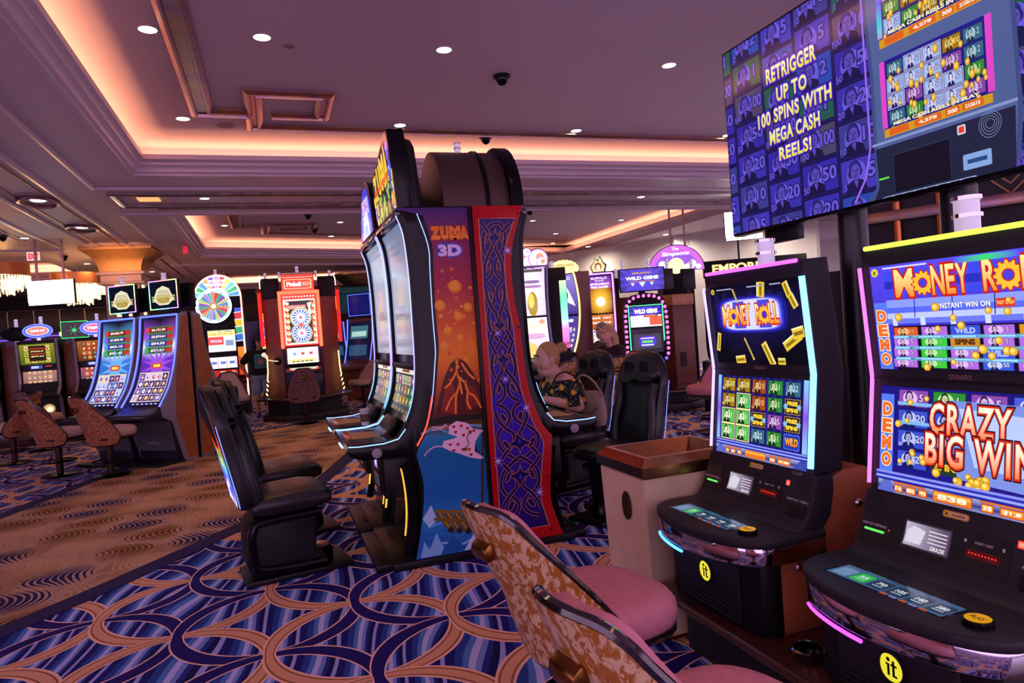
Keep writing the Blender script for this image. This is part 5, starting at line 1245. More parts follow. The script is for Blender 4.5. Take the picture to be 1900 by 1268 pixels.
def slant_machine(root, hues, rows, reels, seed, lit=True):
    bm = BM(); prism(bm, GBODY, -.33, .33, 'x', .008); fin('cabinet', bm, mat('dark_indigo_plastic', '#1c1a2c', .35), root)
    for s in (-1, 1):
        bm = BM(); prism(bm, [(-.20, .0), (-.36, .55), (-.5, .62), (-.52, .76)]+[(a-.03, b) for a, b in GF[2:]]+[(-.06, 1.98), (.0, 1.98), (.0, .0)], s*.35-.018, s*.35+.018, 'x', .004); sp = fin('side_panel', bm, GREYM, root)
        bm = BM(); prism(bm, [(-.15, .04), (-.31, .58), (-.25, 1.2), (-.10, 1.92), (.0, 1.92), (.0, .04)], s*.369-.002, s*.369+.002, 'x'); fin('side_inlay', bm, mat('orange_wood', '#b0622c', .35, noise='#9a5222', nscale=6), sp)
        if lit:
            bm = BM(); tube(bm, [(s*.335, a-.03, b) for a, b in GF], .011, 8); fin('edge_light', bm, LEDB2, root)
    if lit:
        bm = BM(); tube(bm, [(-.335, -.135, 1.945), (.335, -.135, 1.945)], .011, 8); fin('edge_light', bm, LEDB2, root)
        f = path_fn(GF, lift=.004); Ln = f.length
        p = Pic(); p.grid(-.29, .02, .29, Ln-.03, lambda u, v: ramp([(0, '#0a0a30'), (.1, hues[0]), (.5, hues[1]), (.62, '#e8e8ff'), (.7, hues[2]), (.95, '#181828'), (1, '#101018')])((v/Ln)-abs(u)*.25), 8, 24)
        jackpot_rows(p, .25, Ln*.86, rows, .072)
        p.up().star(.02, Ln*.47, .3, .1, 12, hues[2]); p.up().rr(-.08, Ln*.44, .1, Ln*.50, .02, '#d84030'); p.up().rr(-.05, Ln*.455, .07, Ln*.485, .01, '#ffe070')
        p.up().rect(-.27, .07, .26, Ln*.40, '#d8c8b0'); reel_grid(p, -.26, .08, .25, Ln*.39, 5, 4, reels, .05, seed)
        for i, ch in enumerate('AQKJ10'): p.text(ch, -.2+(i % 5)*.1, .12+(i*37 % 4)*.1, .05, '#e8e0ff', bold=.05, edge='#301860')
        p.up().rect(-.27, .02, .26, .055, '#16205a')
        for i in range(6): p.up().rect(-.2+i*.08, .03, -.16+i*.08, .045, '#e0d8f0')
        p.build('screen', SCREEN, root, f, f.cuts)
    bm = BM(); box(bm, -.33, .33, -.75, -.52, .655, .685, .012); dk = fin('deck', bm, SATIN, root)
    p = Pic()
    for i in range(4): p.disc(-.2+i*.12, -.63, .03, ['#c8d8ff', '#4a60ff', '#e8e8ff', '#ffe0a0'][i], .02, 12)
    p.rect(.12, -.58, .2, -.56, '#ff3020'); p.build('deck_buttons', SCREEN, dk, plane_fn((0, 0, .686), (1, 0, 0), (0, 1, 0)))
    bm = BM(); prism(bm, [(-.345, .17), (-.405, .57), (-.36, .57), (-.30, .17)], -.325, .325, 'x'); fd = fin('lower_door', bm, mat('dark_grey_metal', '#55505a', .4), root)
    p = Pic(); d = Vector((-.075, .37)).normalized(); p.text('ARISTOCRAT', 0, .10, .022, '#c8c0c8', .2, bold=.02); p.disc(0, .13, .008, '#c8c0c8')
    p.build('maker_lettering', PRINTM, fd, plane_fn((0, -.3475, .17), (1, 0, 0), (0, -.15, 1)))
    bm = BM(); box(bm, -.36, .36, -.62, .0, .0, .035, .005); fin('base', bm, SATIN, root)
def monitor(root, x, y, z, w, h, pic, led=None, ang=0, name='top_monitor'):
    bm = BM(); box(bm, x-w/2, x+w/2, y, y+.06, z, z+h, .006); m_ = fin(name, bm, SATIN, root)
    bm = BM(); box(bm, x-.05, x+.05, y+.02, y+.05, z-.08, z+.01); fin('monitor_neck', bm, SATIN, m_)
    pic.build('monitor_picture', SCREEN, m_, plane_fn((x-w/2, y-.002, z), (1, 0, 0), (0, 0, 1)), clip=(.012, .012, w-.012, h-.012))
    if led:
        bm = BM(); tube(bm, [(x-w/2, y-.002, z), (x+w/2, y-.002, z), (x+w/2, y-.002, z+h), (x-w/2, y-.002, z+h)], .007, 6, closed=True); fin('monitor_light', bm, led, m_)
    return m_
LEDB2 = glow('led_royal', '#4a5cff', 3.6)
MULTI, _t, _b = newmat('led_rgb'); _b.inputs['Base Color'].default_value = (.01, .01, .01, 1); _a = _t.nodes.new('ShaderNodeTexCoord'); _s = _t.nodes.new('ShaderNodeSeparateXYZ'); _h = _t.nodes.new('ShaderNodeCombineColor'); _h.mode = 'HSV'; _h.inputs[1].default_value = .75; _h.inputs[2].default_value = 1
_m = _t.nodes.new('ShaderNodeMath'); _m.operation = 'MULTIPLY_ADD'; _m.inputs[1].default_value = 1.1; _m.inputs[2].default_value = .3; _t.links.new(_a.outputs['Object'], _s.inputs[0]); _ad = _t.nodes.new('ShaderNodeMath'); _ad.operation = 'ADD'; _t.links.new(_s.outputs[0], _ad.inputs[0]); _t.links.new(_s.outputs[2], _ad.inputs[1]); _t.links.new(_ad.outputs[0], _m.inputs[0]); _fr = _t.nodes.new('ShaderNodeMath'); _fr.operation = 'FRACT'; _t.links.new(_m.outputs[0], _fr.inputs[0]); _t.links.new(_fr.outputs[0], _h.inputs[0]); _t.links.new(_h.outputs[0], _b.inputs['Emission Color']); _b.inputs['Emission Strength'].default_value = 3.5
def gold_pic():
    p = Pic(); p.rect(0, 0, .5, .36, '#0a1020'); p.up().poly([(.06, .12), (.14, .27), (.25, .31), (.36, .27), (.44, .12), (.33, .05), (.17, .05)], '#e8e0c0'); p.up().poly([(.1, .14), (.17, .25), (.33, .25), (.4, .14), (.3, .07), (.2, .07)], '#c8b878')
    p.text('GOLD', .25, .215, .06, '#f0ead0', .2, bold=.04, edge='#6a5a20'); p.text('STACKS', .25, .115, .055, '#c8a848', .2, bold=.04, edge='#4a3a10')
    for i in range(3): p.up().rect(.04, .1+i*.03, .1, .115+i*.03, '#d8c890'); p.rect(.4, .1+i*.03, .46, .115+i*.03, '#d8c890')
    return p
GA = R(-41); gr = Vector((math.cos(GA), math.sin(GA), 0)); gb = Vector((-math.sin(GA), math.cos(GA), 0))
G0 = Vector((-1.315, 10.29, 0))
ROW = [('$9,652.79', '#7a1420'), ('$1,829.44', '#3a2a9a'), ('$62.15', '#2a2ab0'), ('$21.41', '#14602c')]
ROW2 = [('$6,151.50', '#7a1420'), ('$2,874.61', '#3a2a9a'), ('$54.23', '#2a2ab0'), ('$29.24', '#14602c')]
RB = [('#3a4ac0', '#ffffff', '#f0b060'), ('#c8d0f8', '#5a6ad8', '#fff'), ('#2a3a9a', '#e84a3a', '#fff0c0'), ('#e8d8c0', '#8a6ad0', '#4050c0')]
RP = [('#4a2a90', '#ffffff', '#e0a0f0'), ('#e8d8f0', '#c04080', '#fff'), ('#3a1a7a', '#f0c060', '#fff0c0'), ('#5a3aa8', '#e8e0ff', '#f04060')]
g2 = thing('slot_machine', 'slanted blue-lit slot machine with purple reels, next to the orange side panel', 'slot machine', G0, GA, 'slanted blue-lit machines'); slant_machine(g2, ('#3a1a80', '#6a30c0', '#a050e0'), ROW2, RP, 4)
monitor(g2, .0, -.03, 2.04, .5, .38, gold_pic(), MULTI); tower_lamp(g2, .0, .0, 2.43, .03, .10)
g1 = thing('slot_machine', 'slanted blue-lit slot machine with pale blue reels, left of its purple-reeled twin', 'slot machine', G0-gr*.78, GA, 'slanted blue-lit machines'); slant_machine(g1, ('#1a3a90', '#3a78d8', '#70b0ff'), ROW, RB, 6)
monitor(g1, .0, -.03, 2.04, .5, .38, gold_pic(), MULTI); tower_lamp(g1, .0, .0, 2.43, .03, .10)
for k, lab in ((0, 'grey-sided slot machine seen from the side, back to back with the purple-reeled one'), (1, 'slot machine back to back with the pale blue one, its dark monitor back showing')):
    t = thing('slot_machine', lab, 'slot machine', G0-gr*.78*k+gb*.08, GA+PI, 'slanted blue-lit machines'); slant_machine(t, ('#1a3a90', '#3a78d8', '#70b0ff'), ROW, RB, 6, k == 0)
    monitor(t, .0, -.14, 2.04, .62, .34, gold_pic()); tower_lamp(t, .2, -.1, 2.38, .03, .10)
# stools in front of them
def sdup(loc, ang, label, marble=MARB2, velvet=BEIGEV):
    r = dup(ST1, loc, ang, label, 'marbled stools in the hall')
    r.scale = (1, 1, 1.1)
    for c in list(r.children):
        if c.name.startswith('back_shell') or c.name.startswith(('back_cushion', 'seat_cushion')):
            c.data = MESHV[(c.data.name.split('.')[0], marble.name, velvet.name)] if (c.data.name.split('.')[0], marble.name, velvet.name) in MESHV else c.data.copy()
            MESHV[(c.data.name.split('.')[0], marble.name, velvet.name)] = c.data
            c.data.materials.clear(); c.data.materials.append(marble if 'shell' in c.name else velvet)
    return r
MESHV = {}
def face(ang): return PI/2+R(ang)   # heading in degrees, counted from +x
sdup((-1.95, 9.45, 0), face(44), 'red marbled stool in front of the purple-reeled slanted machine')
sdup((-2.62, 9.98, 0), face(42), 'red marbled stool in front of the pale blue slanted machine')
sdup((-3.62, 11.7, 0), face(165), 'red marbled stool turned to the left edge, behind the pale blue machine stool')
sdup((-3.62, 13.0, 0), face(55), 'dark marbled stool before the yellow-screened upright machine', MARB3)

# ---------------------------------------------------------------- upright machines with silver frames along the left hall
def upright(root, top, low, sign, w=.62, led=None, H=1.82):
    pr = [(-.18, .30), (-.22, .78), (-.40, .80), (-.42, .84), (-.26, .92), (-.20, 1.15), (-.22, 1.55), (-.26, H), (.2, H), (.2, .30)]
    bm = BM(); prism(bm, pr, -w/2, w/2, 'x', .01); fin('cabinet', bm, BLACKM, root)
    for s in (-1, 1):
        bm = BM(); tube(bm, smoothpath([(s*w/2, -.20, .34), (s*w/2, -.25, .76), (s*w/2, -.36, .86), (s*w/2, -.25, 1.0), (s*w/2, -.23, 1.2), (s*w/2, -.26, 1.6), (s*w/2, -.28, H)], 4), .03, 8); fin('silver_frame', bm, mat('silver_frame', '#a09aa6', .3, .7), root)
    top.build('top_screen', SCREEN, root, plane_fn((-.27, -.235, 1.40), (1, 0, 0), (0, -.10, 1))); low.build('low_screen', SCREEN, root, plane_fn((-.26, -.222, 1.02), (1, 0, 0), (0, .06, 1)))
    p = Pic(); p.rect(-.13, 1.32, .06, 1.38, '#2838a0'); p.up().rect(-.11, 1.33, .0, 1.37, '#b8c8ff'); p.rect(.1, 1.35, .2, 1.365, '#e83020'); p.build('card_display', SCREEN, root, plane_fn((0, -.24, 0), (1, 0, 0), (0, 0, 1)))
    p = Pic(); p.rect(-.22, 0, .22, .1, '#2a2a60'); p.up().disc(-.12, .05, .05, '#9ab0ff', .035); p.disc(.14, .05, .06, '#e8e8f0', .035); p.up().disc(.14, .05, .04, '#8890a0', .02); p.build('deck_buttons', SCREEN, root, plane_fn((0, -.40, .835), (1, 0, 0), (0, .9, .4)))
    p = Pic(); p.disc(0, 0, .1, '#806a50', .09); p.up().disc(0, 0, .08, '#e8a848', .07); p.up().disc(.01, -.01, .05, '#fff0c8', .05); p.build('chip_light', SCREEN, root, plane_fn((.1, -.215, .60), (1, 0, 0), (0, .03, 1)))
    if sign:
        c, s, d = sign
        bm = BM(); lathe(bm, [(.22, 0), (.235, .02), (.22, .06), (.001, .06)], 32, M=TR(0, -.10, H+.17) @ RX(PI/2) @ Matrix.Diagonal((1, .5, 1, 1))); sg = fin('oval_sign', bm, SATIN, root)
        bm = BM(); box(bm, -.03, .03, -.13, -.1, H-.01, H+.1); fin('sign_neck', bm, CHROME, sg)
        if s:
            p = Pic(); p.disc(0, 0, .22, c, .11); p.up().disc(0, 0, .18, '#e8ecff', .08); p.up().disc(0, 0, .165, d, .07); p.text(s, 0, 0, .05, '#ffffff', .24, bold=.06, edge='#c83030'); p.build('sign_picture', SCREENB, sg, plane_fn((0, -.163, H+.17), (1, 0, 0), (0, 0, 1)))
            bm = BM(); tube(bm, [(.228*math.cos(2*PI*i/32), -.155, H+.17+.115*math.sin(2*PI*i/32)) for i in range(32)], .012, 6, closed=True); fin('sign_light', bm, LEDB2, sg)
    tower_lamp(root, .0, .02, H+.27 if sign else H, .03, .16)
def gridpic(w, h, bg, cols, nx, ny, seed, title=None, tc='#fff'):
    p = Pic(); p.grid(0, 0, w, h, lambda u, v: mixc(bg[0], bg[1], v/h), 3, 4); top = h*.8 if title else h*.95
    reel_grid(p, w*.12, h*.06, w*.88, top, nx, ny, cols, .08, seed)
    if title: p.text(title, w/2, h*.89, h*.11, tc, w*.6, bold=.05, edge='#402010')
    return p
YC = [('#c8b838', '#5a7a28', '#f0e8a0'), ('#8a9a30', '#e8e060', '#3a3a10'), ('#e0d070', '#a83a20', '#fff')]
OC = [('#c89a78', '#e8c8a0', '#804a30'), ('#a87860', '#f0d8b0', '#5a3020'), ('#b0806a', '#d8a040', '#fff0d0')]
RC = [('#a83a20', '#f0b060', '#fff'), ('#7a2a3a', '#40a050', '#e0e0a0'), ('#c86a30', '#ffe0a0', '#802010')]
def yellow_top():
    p = gridpic(.54, .36, ('#4a5a18', '#8a8a28'), YC, 4, 3, 3); p.up().rect(.14, .06, .4, .33, '#2a1c10')
    for i, s in enumerate(('$100,026.45', '$977.34')): p.up().rect(.15, .20-i*.09, .39, .26-i*.09, '#140c08'); p.text(s, .27, .23-i*.09, .03, '#ffe890', .2, bold=.04); p.up().rect(.15, .265-i*.09, .39, .285-i*.09, '#c83a20')
    return p
u1 = thing('slot_machine', 'upright silver-framed machine with a yellow-green upper screen under a lit blue oval', 'slot machine', (-3.88, 14.35, 0), R(-4), 'upright silver-framed machines')
upright(u1, yellow_top(), gridpic(.52, .30, ('#7a4a38', '#a87860'), OC, 5, 3, 5), ('#4a5aff', 'QUICK HIT', '#d86a5a'))
u2 = thing('slot_machine', 'upright silver-framed machine cut by the left edge, orange symbols on its screens', 'slot machine', (-4.80, 14.35, 0), R(-4), 'upright silver-framed machines')
upright(u2, gridpic(.54, .36, ('#5a2a10', '#a8602a'), RC, 5, 4, 8), gridpic(.52, .30, ('#6a2a18', '#a8603a'), RC, 5, 3, 9), ('#4a5aff', 'QUICK HIT', '#d86a5a'))
u3 = thing('slot_machine', 'upright silver-framed machine mostly hidden behind the pale blue slanted machine', 'slot machine', (-3.0, 14.35, 0), R(-4), 'upright silver-framed machines')
upright(u3, gridpic(.54, .36, ('#5a2a10', '#a8602a'), RC, 5, 4, 12), gridpic(.52, .30, ('#5a1a38', '#a84a5a'), RC, 5, 3, 13), ('#4a5aff', 'TRIPLE', '#e05a8a'))
for x, lab in ((-4.33, 'dark back of an oval sign between two upright machines'), ):
    pass
bm = BM(); box(bm, -6.6, -2.5, 13.9, 14.85, 0, .30, .02); cs = fin('machine_platform', bm, mat('dark_wood_shelf', ''), None); tag(cs, 'low dark wooden platform under the upright silver-framed machines', 'platform')
for x0, x1, lab in ((-4.47, -4.23, 'brown laminate filler cabinet left of the yellow-screened upright machine'), (-3.54, -3.34, 'brown laminate filler cabinet right of the yellow-screened upright machine')):
    bm = BM(); box(bm, x0, x1, 14.25, 14.8, .30, 1.75, .01); tag(fin('filler_cabinet', bm, BROWNW), lab, 'cabinet', 'brown filler cabinets')
t = thing('oval_sign', 'dark back of an oval machine sign at the left edge of the hall', 'sign', (-4.36, 14.7, 0))
bm = BM(); lathe(bm, [(.001, 0), (.22, 0), (.235, .02), (.001, .06)], 28, M=TR(0, 0, 1.97) @ RX(PI/2) @ Matrix.Diagonal((1, .55, 1, 1))); fin('sign_disc', bm, SATIN, t)
bm = BM(); box(bm, -.03, .03, 0, .03, 1.75, 1.9); fin('sign_neck', bm, CHROME, t); tower_lamp(t, 0, .02, 2.08, .03, .16)
t = thing('monitor', 'dark monitor with a green light edge behind the upright machines', 'monitor', (-3.44, 14.75, 0), R(10)); p = Pic(); p.rect(0, 0, .42, .3, '#06100c'); p.up().star(.2, .14, .12, .02, 7, '#1a9a50'); p.up().disc(.2, .14, .03, '#40e080')
monitor(t, 0, -.2, 1.84, .42, .30, p, glow('led_green2', '#3aff7a', 2)); bm = BM(); box(bm, -.03, .03, -.16, -.12, 1.75, 1.86); fin('monitor_post', bm, CHROME, t)
# ---------------------------------------------------------------- wheel machine and the red machine at the end of the walkway
WC = ['#5aa0e0', '#e8e070', '#8a5ad0', '#48b878', '#e84a50', '#f0a860', '#78c8e0', '#c8a0e0']
WOF = thing('slot_machine', 'tall wheel machine with a spoked colour wheel and pink-lit arch, behind the orange-sided machines', 'slot machine', (-1.0, 16.2, 0), R(-6), 'wheel machines')
def wheel_machine(t, full=True):
    bm = BM(); prism(bm, [(-.25, .0), (-.25, .62), (-.40, .66), (-.40, .72), (-.22, .80), (-.20, 2.4), (.1, 2.55), (.2, 2.55), (.2, 0)], -.42, .46, 'x', .01); fin('cabinet', bm, BLACKM, t)
    arc = [(.0+.47*math.cos(PI*i/24), 2.56+.47*math.sin(PI*i/24)) for i in range(25)]
    bm = BM(); prism(bm, [(.47, 2.3)]+arc+[(-.47, 2.3)], -.26, -.12, 'y', .008); ar = fin('arch', bm, SATIN, t)
    p = Pic(); p.poly([(a*.96, 2.56+(b-2.56)*.96) for a, b in arc], '#f4e8ee')
    for i in range(11):
        a0, a1 = PI*i/11+.03, PI*(i+1)/11-.03; p.up().poly([(.22*math.cos(a0), 2.56+.2*math.sin(a0)), (.44*math.cos(a0), 2.56+.44*math.sin(a0)), (.44*math.cos(a1), 2.56+.44*math.sin(a1)), (.22*math.cos(a1), 2.56+.2*math.sin(a1))], WC[i*3 % 8])
    p.text('WHEEL OF', -.02, 2.90, .06, '#ffffff', .34, bold=.07, edge='#e878a0'); p.text('FORTUNE', -.02, 2.82, .07, '#ffffff', .40, bold=.07, edge='#e878a0')
    p.build('arch_picture', SCREENB, ar, plane_fn((0, -.262, 0), (1, 0, 0), (0, 0, 1)))
    bm = BM(); tube(bm, [(.47, -.25, .4), (.465, -.25, 2.3)]+[(x*.985, -.25, 2.56+(z-2.56)*.985) for x, z in arc]+[(-.465, -.25, 2.4)], .018, 8); fin('arch_light', bm, glow('led_salmon', '#ff8a80', 4), ar)
    # right flank art: big wheel slices above red rays
    p = Pic()
    for i, c in enumerate(('#8a3ac8', '#3a58d8', '#e83a48', '#f0c838', '#40b078', '#3a78d0')): z = 2.5-i*.155; p.up().poly([(.30, z), (.475, z+.02), (.475, z-.12), (.32, z-.13)], c); p.line([(.30, z-.14), (.475, z-.13)], .02, '#f8f0ff')
    p.up().rect(.32, .85, .475, 1.46, '#d83a14')
    for i in range(9): p.up().poly([(.37, .86), (.32+i*.018, 1.46), (.33+i*.018, 1.46)], '#ffb040')
    p.build('flank_picture', SCREEN, t, plane_fn((0, -.256, 0), (1, 0, 0), (0, 0, 1)))
    bm = BM(); box(bm, .30, .485, -.25, -.2, .8, 2.42); fin('flank', bm, BLACKM, t)
    # the wheel
    cx, cz, r = -.08, 2.36, .32
    bm = BM(); lathe(bm, [(r+.04, 0), (r+.045, .03), (r+.02, .05), (.001, .05)], 40, M=TR(cx, -.29, cz) @ RX(PI/2)); wh = fin('wheel', bm, SATIN, t)
    p = Pic(); p.disc(cx, cz, r+.035, '#d8f4f8', None, 40)
    for i in range(22):
        a0, a1 = 2*PI*i/22, 2*PI*(i+1)/22
        p.up().poly([(cx+.07*math.cos(a0), cz+.07*math.sin(a0)), (cx+r*.92*math.cos(a0), cz+r*.92*math.sin(a0)), (cx+r*.92*math.cos(a1), cz+r*.92*math.sin(a1)), (cx+.07*math.cos(a1), cz+.07*math.sin(a1))], WC[i % 8])
        am = (a0+a1)/2
        for k, ch in enumerate('1000'[:3+i % 2]):
            q = .15+.052*k; p.text(ch, cx+q*math.cos(am), cz+q*math.sin(am), .035, '#40406a', bold=.02, vfun=None)
    p.up().disc(cx, cz, .085, '#b8a040'); p.up().disc(cx, cz, .05, '#ffffff'); p.up().disc(cx-.07, cz+r+.02, .05, '#ffffff', None, 12)
    p.build('wheel_picture', SCREEN, wh, plane_fn((0, -.3425, 0), (1, 0, 0), (0, 0, 1)))
    bm = BM(); tube(bm, [(cx+(r+.03)*math.cos(2*PI*i/40), -.338, cz+(r+.03)*math.sin(2*PI*i/40)) for i in range(40)], .014, 6, closed=True); fin('wheel_light', bm, glow('led_pale', '#d0f0ff', 3), wh)
    p = Pic(); p.rect(-.26, 1.38, .29, 1.84, '#e8d8d0'); p.up().rect(-.26, 1.72, .29, 1.84, '#f0e090'); p.text('$1,286,413.97', .08, 1.81, .03, '#ffffff', .3, edge='#101010', ew=.15); p.text('WHEEL OF FORTUNE', .0, 1.755, .035, '#f0d040', .5, edge='#8a1c10')
    p.up().rect(-.26, 1.53, .05, 1.70, '#e0402a'); p.text('TRIPLE RED', -.1, 1.61, .05, '#e8f0ff', .24, edge='#3a4ab0'); p.up().rect(.06, 1.42, .28, 1.70, '#d0e0f0'); p.up().rect(.09, 1.5, .25, 1.62, '#8090b0'); p.rect(-.25, 1.40, .04, 1.51, '#c8d8f4')
    p.up().rect(-.26, 1.02, .29, 1.26, '#f4f0f8')
    for i in range(3): p.up().rect(-.24+i*.18, 1.04, -.10+i*.18, 1.24, '#f8f8ff'); p.up().rect(-.225+i*.18, 1.11, -.115+i*.18, 1.17, '#5a70c0'); p.rect(-.1+i*.18, 1.04, -.085+i*.18, 1.24, '#e07080')
    p.up().rect(-.26, .84, .29, .98, '#a81c14'); p.up().rect(-.06, .87, .04, .95, '#f0f0f0'); p.disc(.2, .91, .045, '#f0e8e0'); p.up().disc(.2, .91, .03, '#202020')
    p.build('glass_picture', SCREENB, t, plane_fn((0, -.262, 0), (1, 0, 0), (0, 0, 1)))
    bm = BM(); box(bm, -.27, .30, -.258, -.2, .82, 1.86); fin('glass_frame', bm, SATIN, t)
    bm = BM(); tube(bm, [(.36, -.26, .95), (.36, -.36, 1.1), (.36, -.36, 1.2)], .012, 6); ball(bm, (.36, -.36, 1.22), .035); fin('pull_lever', bm, glow('lever_red', '#e85a48', .6), t)
    tower_lamp(t, -.03, -.15, 3.03, .03, .14)
wheel_machine(WOF)
t = thing('slot_machine', 'second wheel machine farther back, only a slice of its colour panel showing above the man', 'slot machine', (.12, 17.6, 0), R(-6), 'wheel machines')
bm = BM(); box(bm, -.38, .3, -.2, .4, 0, 2.3, .01); fin('cabinet', bm, BLACKM, t)
p = Pic()
for i, c in enumerate(('#e8b040', '#b848c8', '#4a78d8', '#e85048', '#e8e870', '#40b080', '#4ac850')): z = 2.2-i*.2; p.up().poly([(-.33, z), (-.10, z+.04), (-.10, z-.12), (-.33, z-.16)], c); p.line([(-.33, z-.18), (-.10, z-.14)], .03, '#f8f0ff')
p.build('flank_picture', SCREENB, t, plane_fn((0, -.203, 0), (1, 0, 0), (0, 0, 1)))
RM = thing('slot_machine', 'tall red-lit slot machine with two round dials on its glass, past the walkway', 'slot machine', (.55, 13.75, 0), R(-4))
NEON = glow('led_redorange', '#ff4a30', 5)
bm = BM(); box(bm, -.36, .36, -.12, .45, .44, 2.5, .01); fin('cabinet', bm, mat('dark_red_plastic', '#4a1210', .35), RM)
for s in (-1, 1):
    bm = BM(); prism(bm, [(s*.37, -.05), (s*.68, .12), (s*.68, .18), (s*.37, .0)], .44, 2.32, 'z'); wg = fin('wing_panel', bm, BROWNW, RM)
    bm = BM(); tube(bm, [(s*.72, .04, 1.42), (s*.72, .04, 2.45)], .035, 10); fin('red_tube_lamp', bm, glow('tube_red', '#e81c14', 1.4), wg)
    bm = BM(); lathe(bm, [(.05, 2.44), (.06, 2.48), (.04, 2.52), (.001, 2.53)], 14, s*.72, .04); fin('lamp_finial', bm, mat('copper', '#c87a4a', .3, 1.), wg)
    bm = BM(); tube(bm, [(s*.66, .02, 1.25), (s*.665, .01, .95), (s*.68, .0, .80)], .012, 6)
    wl = fin('edge_light', bm, LEDY, wg)
    for k in range(4):
        bm = BM(); tube(bm, [(s*(.665+k*.012), .0, .74-k*.085), (s*(.69+k*.012), .0, .79-k*.085)], .012, 6); fin('dash_light', bm, LEDY, wg)
    bm = BM(); box(bm, s*.53-.17, s*.53+.17, .1, .3, 2.32, 2.72, .01); tb = fin('side_monitor', bm, BLACKM, RM)
    bm = BM(); tube(bm, [(s*.70, .1, 2.35), (s*.70, .1, 2.66), (s*.68, .1, 2.72), (s*.70, .1, 2.78)], .010, 6); fin('monitor_light', bm, glow('led_palered', '#ffc8c0', 3), tb)
    tower_lamp(RM, s*.60, .2, 2.72, .025, .12); tower_lamp(RM, s*.34, .1, 2.72, .02, .12)
bm = BM(); lathe(bm, [(.07, 0), (.075, .01), (.05, .03), (.001, .035)], 16, M=TR(-.47, -.02, 1.13) @ RX(PI/2)); fin('lever_hub', bm, SATIN, RM)
bm = BM(); tube(bm, [(-.47, -.05, 1.13), (-.55, -.12, 1.14), (-.64, -.16, 1.17), (-.69, -.16, 1.24)], .012, 6); ball(bm, (-.70, -.16, 1.27), .045); fin('pull_lever', bm, glow('lever_knob', '#ffe8c8', .9), RM)
bm = BM(); box(bm, -.34, .34, -.155, -.1, 1.38, 2.40, .006); gf = fin('dial_glass', bm, mat('red_plastic', '#b81c14', .3, emit='#c81810', es=.5), RM)
p = Pic(); p.rect(-.32, 1.40, .32, 2.38, '#f03a28'); p.up().rect(-.29, 1.42, .29, 2.28, '#ffe8d0'); p.up().rect(-.25, 1.46, .25, 2.25, '#2a1414')
for i in range(40): a = -.24+.48*(i % 2); p.up().disc(a+.01*(i % 3), 1.48+i*.019, .035, ['#d83a20', '#e8b060', '#fff0c0'][i % 3], None, 8)
for i in range(11): p.up().disc(-.27+i*.054, 2.33, .016, '#fff4d8', None, 8); p.disc(-.27+i*.054, 1.435, .016, '#fff0c0', None, 8)
p.up().rect(-.21, 2.09, .12, 2.17, '#c87068'); p.text('$28,246.00', -.05, 2.13, .045, '#f8d0c8', .29, edge='#7a2018')
for cz, c0, c1 in ((1.93, '#8aa048', '#3a64b8'), (1.63, '#4a68b0', '#2a4a9a')):
    p.up().disc(.01, cz, .195, '#d8d0a0'); p.up().disc(.01, cz, .18, c0); p.up().disc(.01, cz, .165, '#dfe4f0')
    for i in range(16):
        a = 2*PI*i/16; p.up().poly([(.01+.06*math.cos(a), cz+.06*math.sin(a)), (.01+.15*math.cos(a-.13), cz+.15*math.sin(a-.13)), (.01+.15*math.cos(a+.13), cz+.15*math.sin(a+.13))], c1)
    p.up().disc(.01, cz, .05, '#c8e8d8'); p.up().star(.01, cz, .05, .02, 6, '#e05080')
p.up().poly([(.14, 2.2), (.22, 2.22), (.2, 2.1), (.23, 2.0), (.17, 1.98), (.16, 2.1)], '#d8d8d0'); p.up().disc(.01, 1.785, .04, '#e85a48')
p.build('dial_picture', SCREENB, gf, plane_fn((0, -.158, 0), (1, 0, 0), (0, 0, 1)))
for s in (-1, 1):
    bm = BM(); tube(bm, [(s*.35, -.14, 1.36), (s*.35, -.14, 2.40)], .03, 8); fin('neon_column', bm, NEON, RM)
bm = BM(); tube(bm, [(-.38, -.14, 2.41), (.38, -.14, 2.41)], .035, 8); fin('neon_column', bm, NEON, RM)
bm = BM(); box(bm, -.30, .30, -.14, .2, 2.44, 2.76, .01); sg = fin('sign_box', bm, mat('red_plastic', ''), RM)
p = Pic(); p.rect(-.29, 2.45, .29, 2.75, '#e84838'); p.up().rect(-.27, 2.67, .27, 2.73, '#c83028'); p.up().rr(-.25, 2.48, .25, 2.66, .03, '#f8d8a0'); p.up().rr(-.235, 2.49, .235, 2.65, .03, '#e84a38'); p.text('Pinball', -.07, 2.57, .085, '#ffffff', .26, bold=.05, edge='#b82018'); p.text('GOLD', .15, 2.57, .06, '#ff5a48', .14, bold=.05, edge='#fff0d0')
for i in range(22): p.up().disc(-.26+i*.0248, 2.70, .009, '#ffe0c8', None, 8)
p.build('sign_picture', SCREENB, sg, plane_fn((0, -.1415, 0), (1, 0, 0), (0, 0, 1))); bm = BM(); box(bm, -.31, .31, -.15, .21, 2.76, 2.785); fin('sign_cap', bm, GOLDLEAF, sg); tower_lamp(RM, .0, .0, 2.785, .03, .14)
bm = BM(); prism(bm, [(-.14, 1.04), (-.20, 1.06), (-.16, 1.36), (-.10, 1.36)], -.30, .30, 'x', .008); rw = fin('reel_window', bm, CHROME, RM)
p = Pic(); p.rect(-.28, 0, .28, .30, '#fff4dc'); p.up().rect(-.24, .10, .24, .27, '#f8f8fa')
for i in range(3):
    a = -.2+i*.15; p.up().rect(a, .12, a+.1, .25, '#e4e8f0'); p.up().rect(a+.02, .16, a+.08, .21, ['#8aa0d8', '#c84858', '#c84858'][i])
p.up().rect(-.25, .02, .24, .085, '#e0d088')
for i in range(5): p.up().rect(-.2+i*.08, .03, -.15+i*.08, .05, '#38404a')
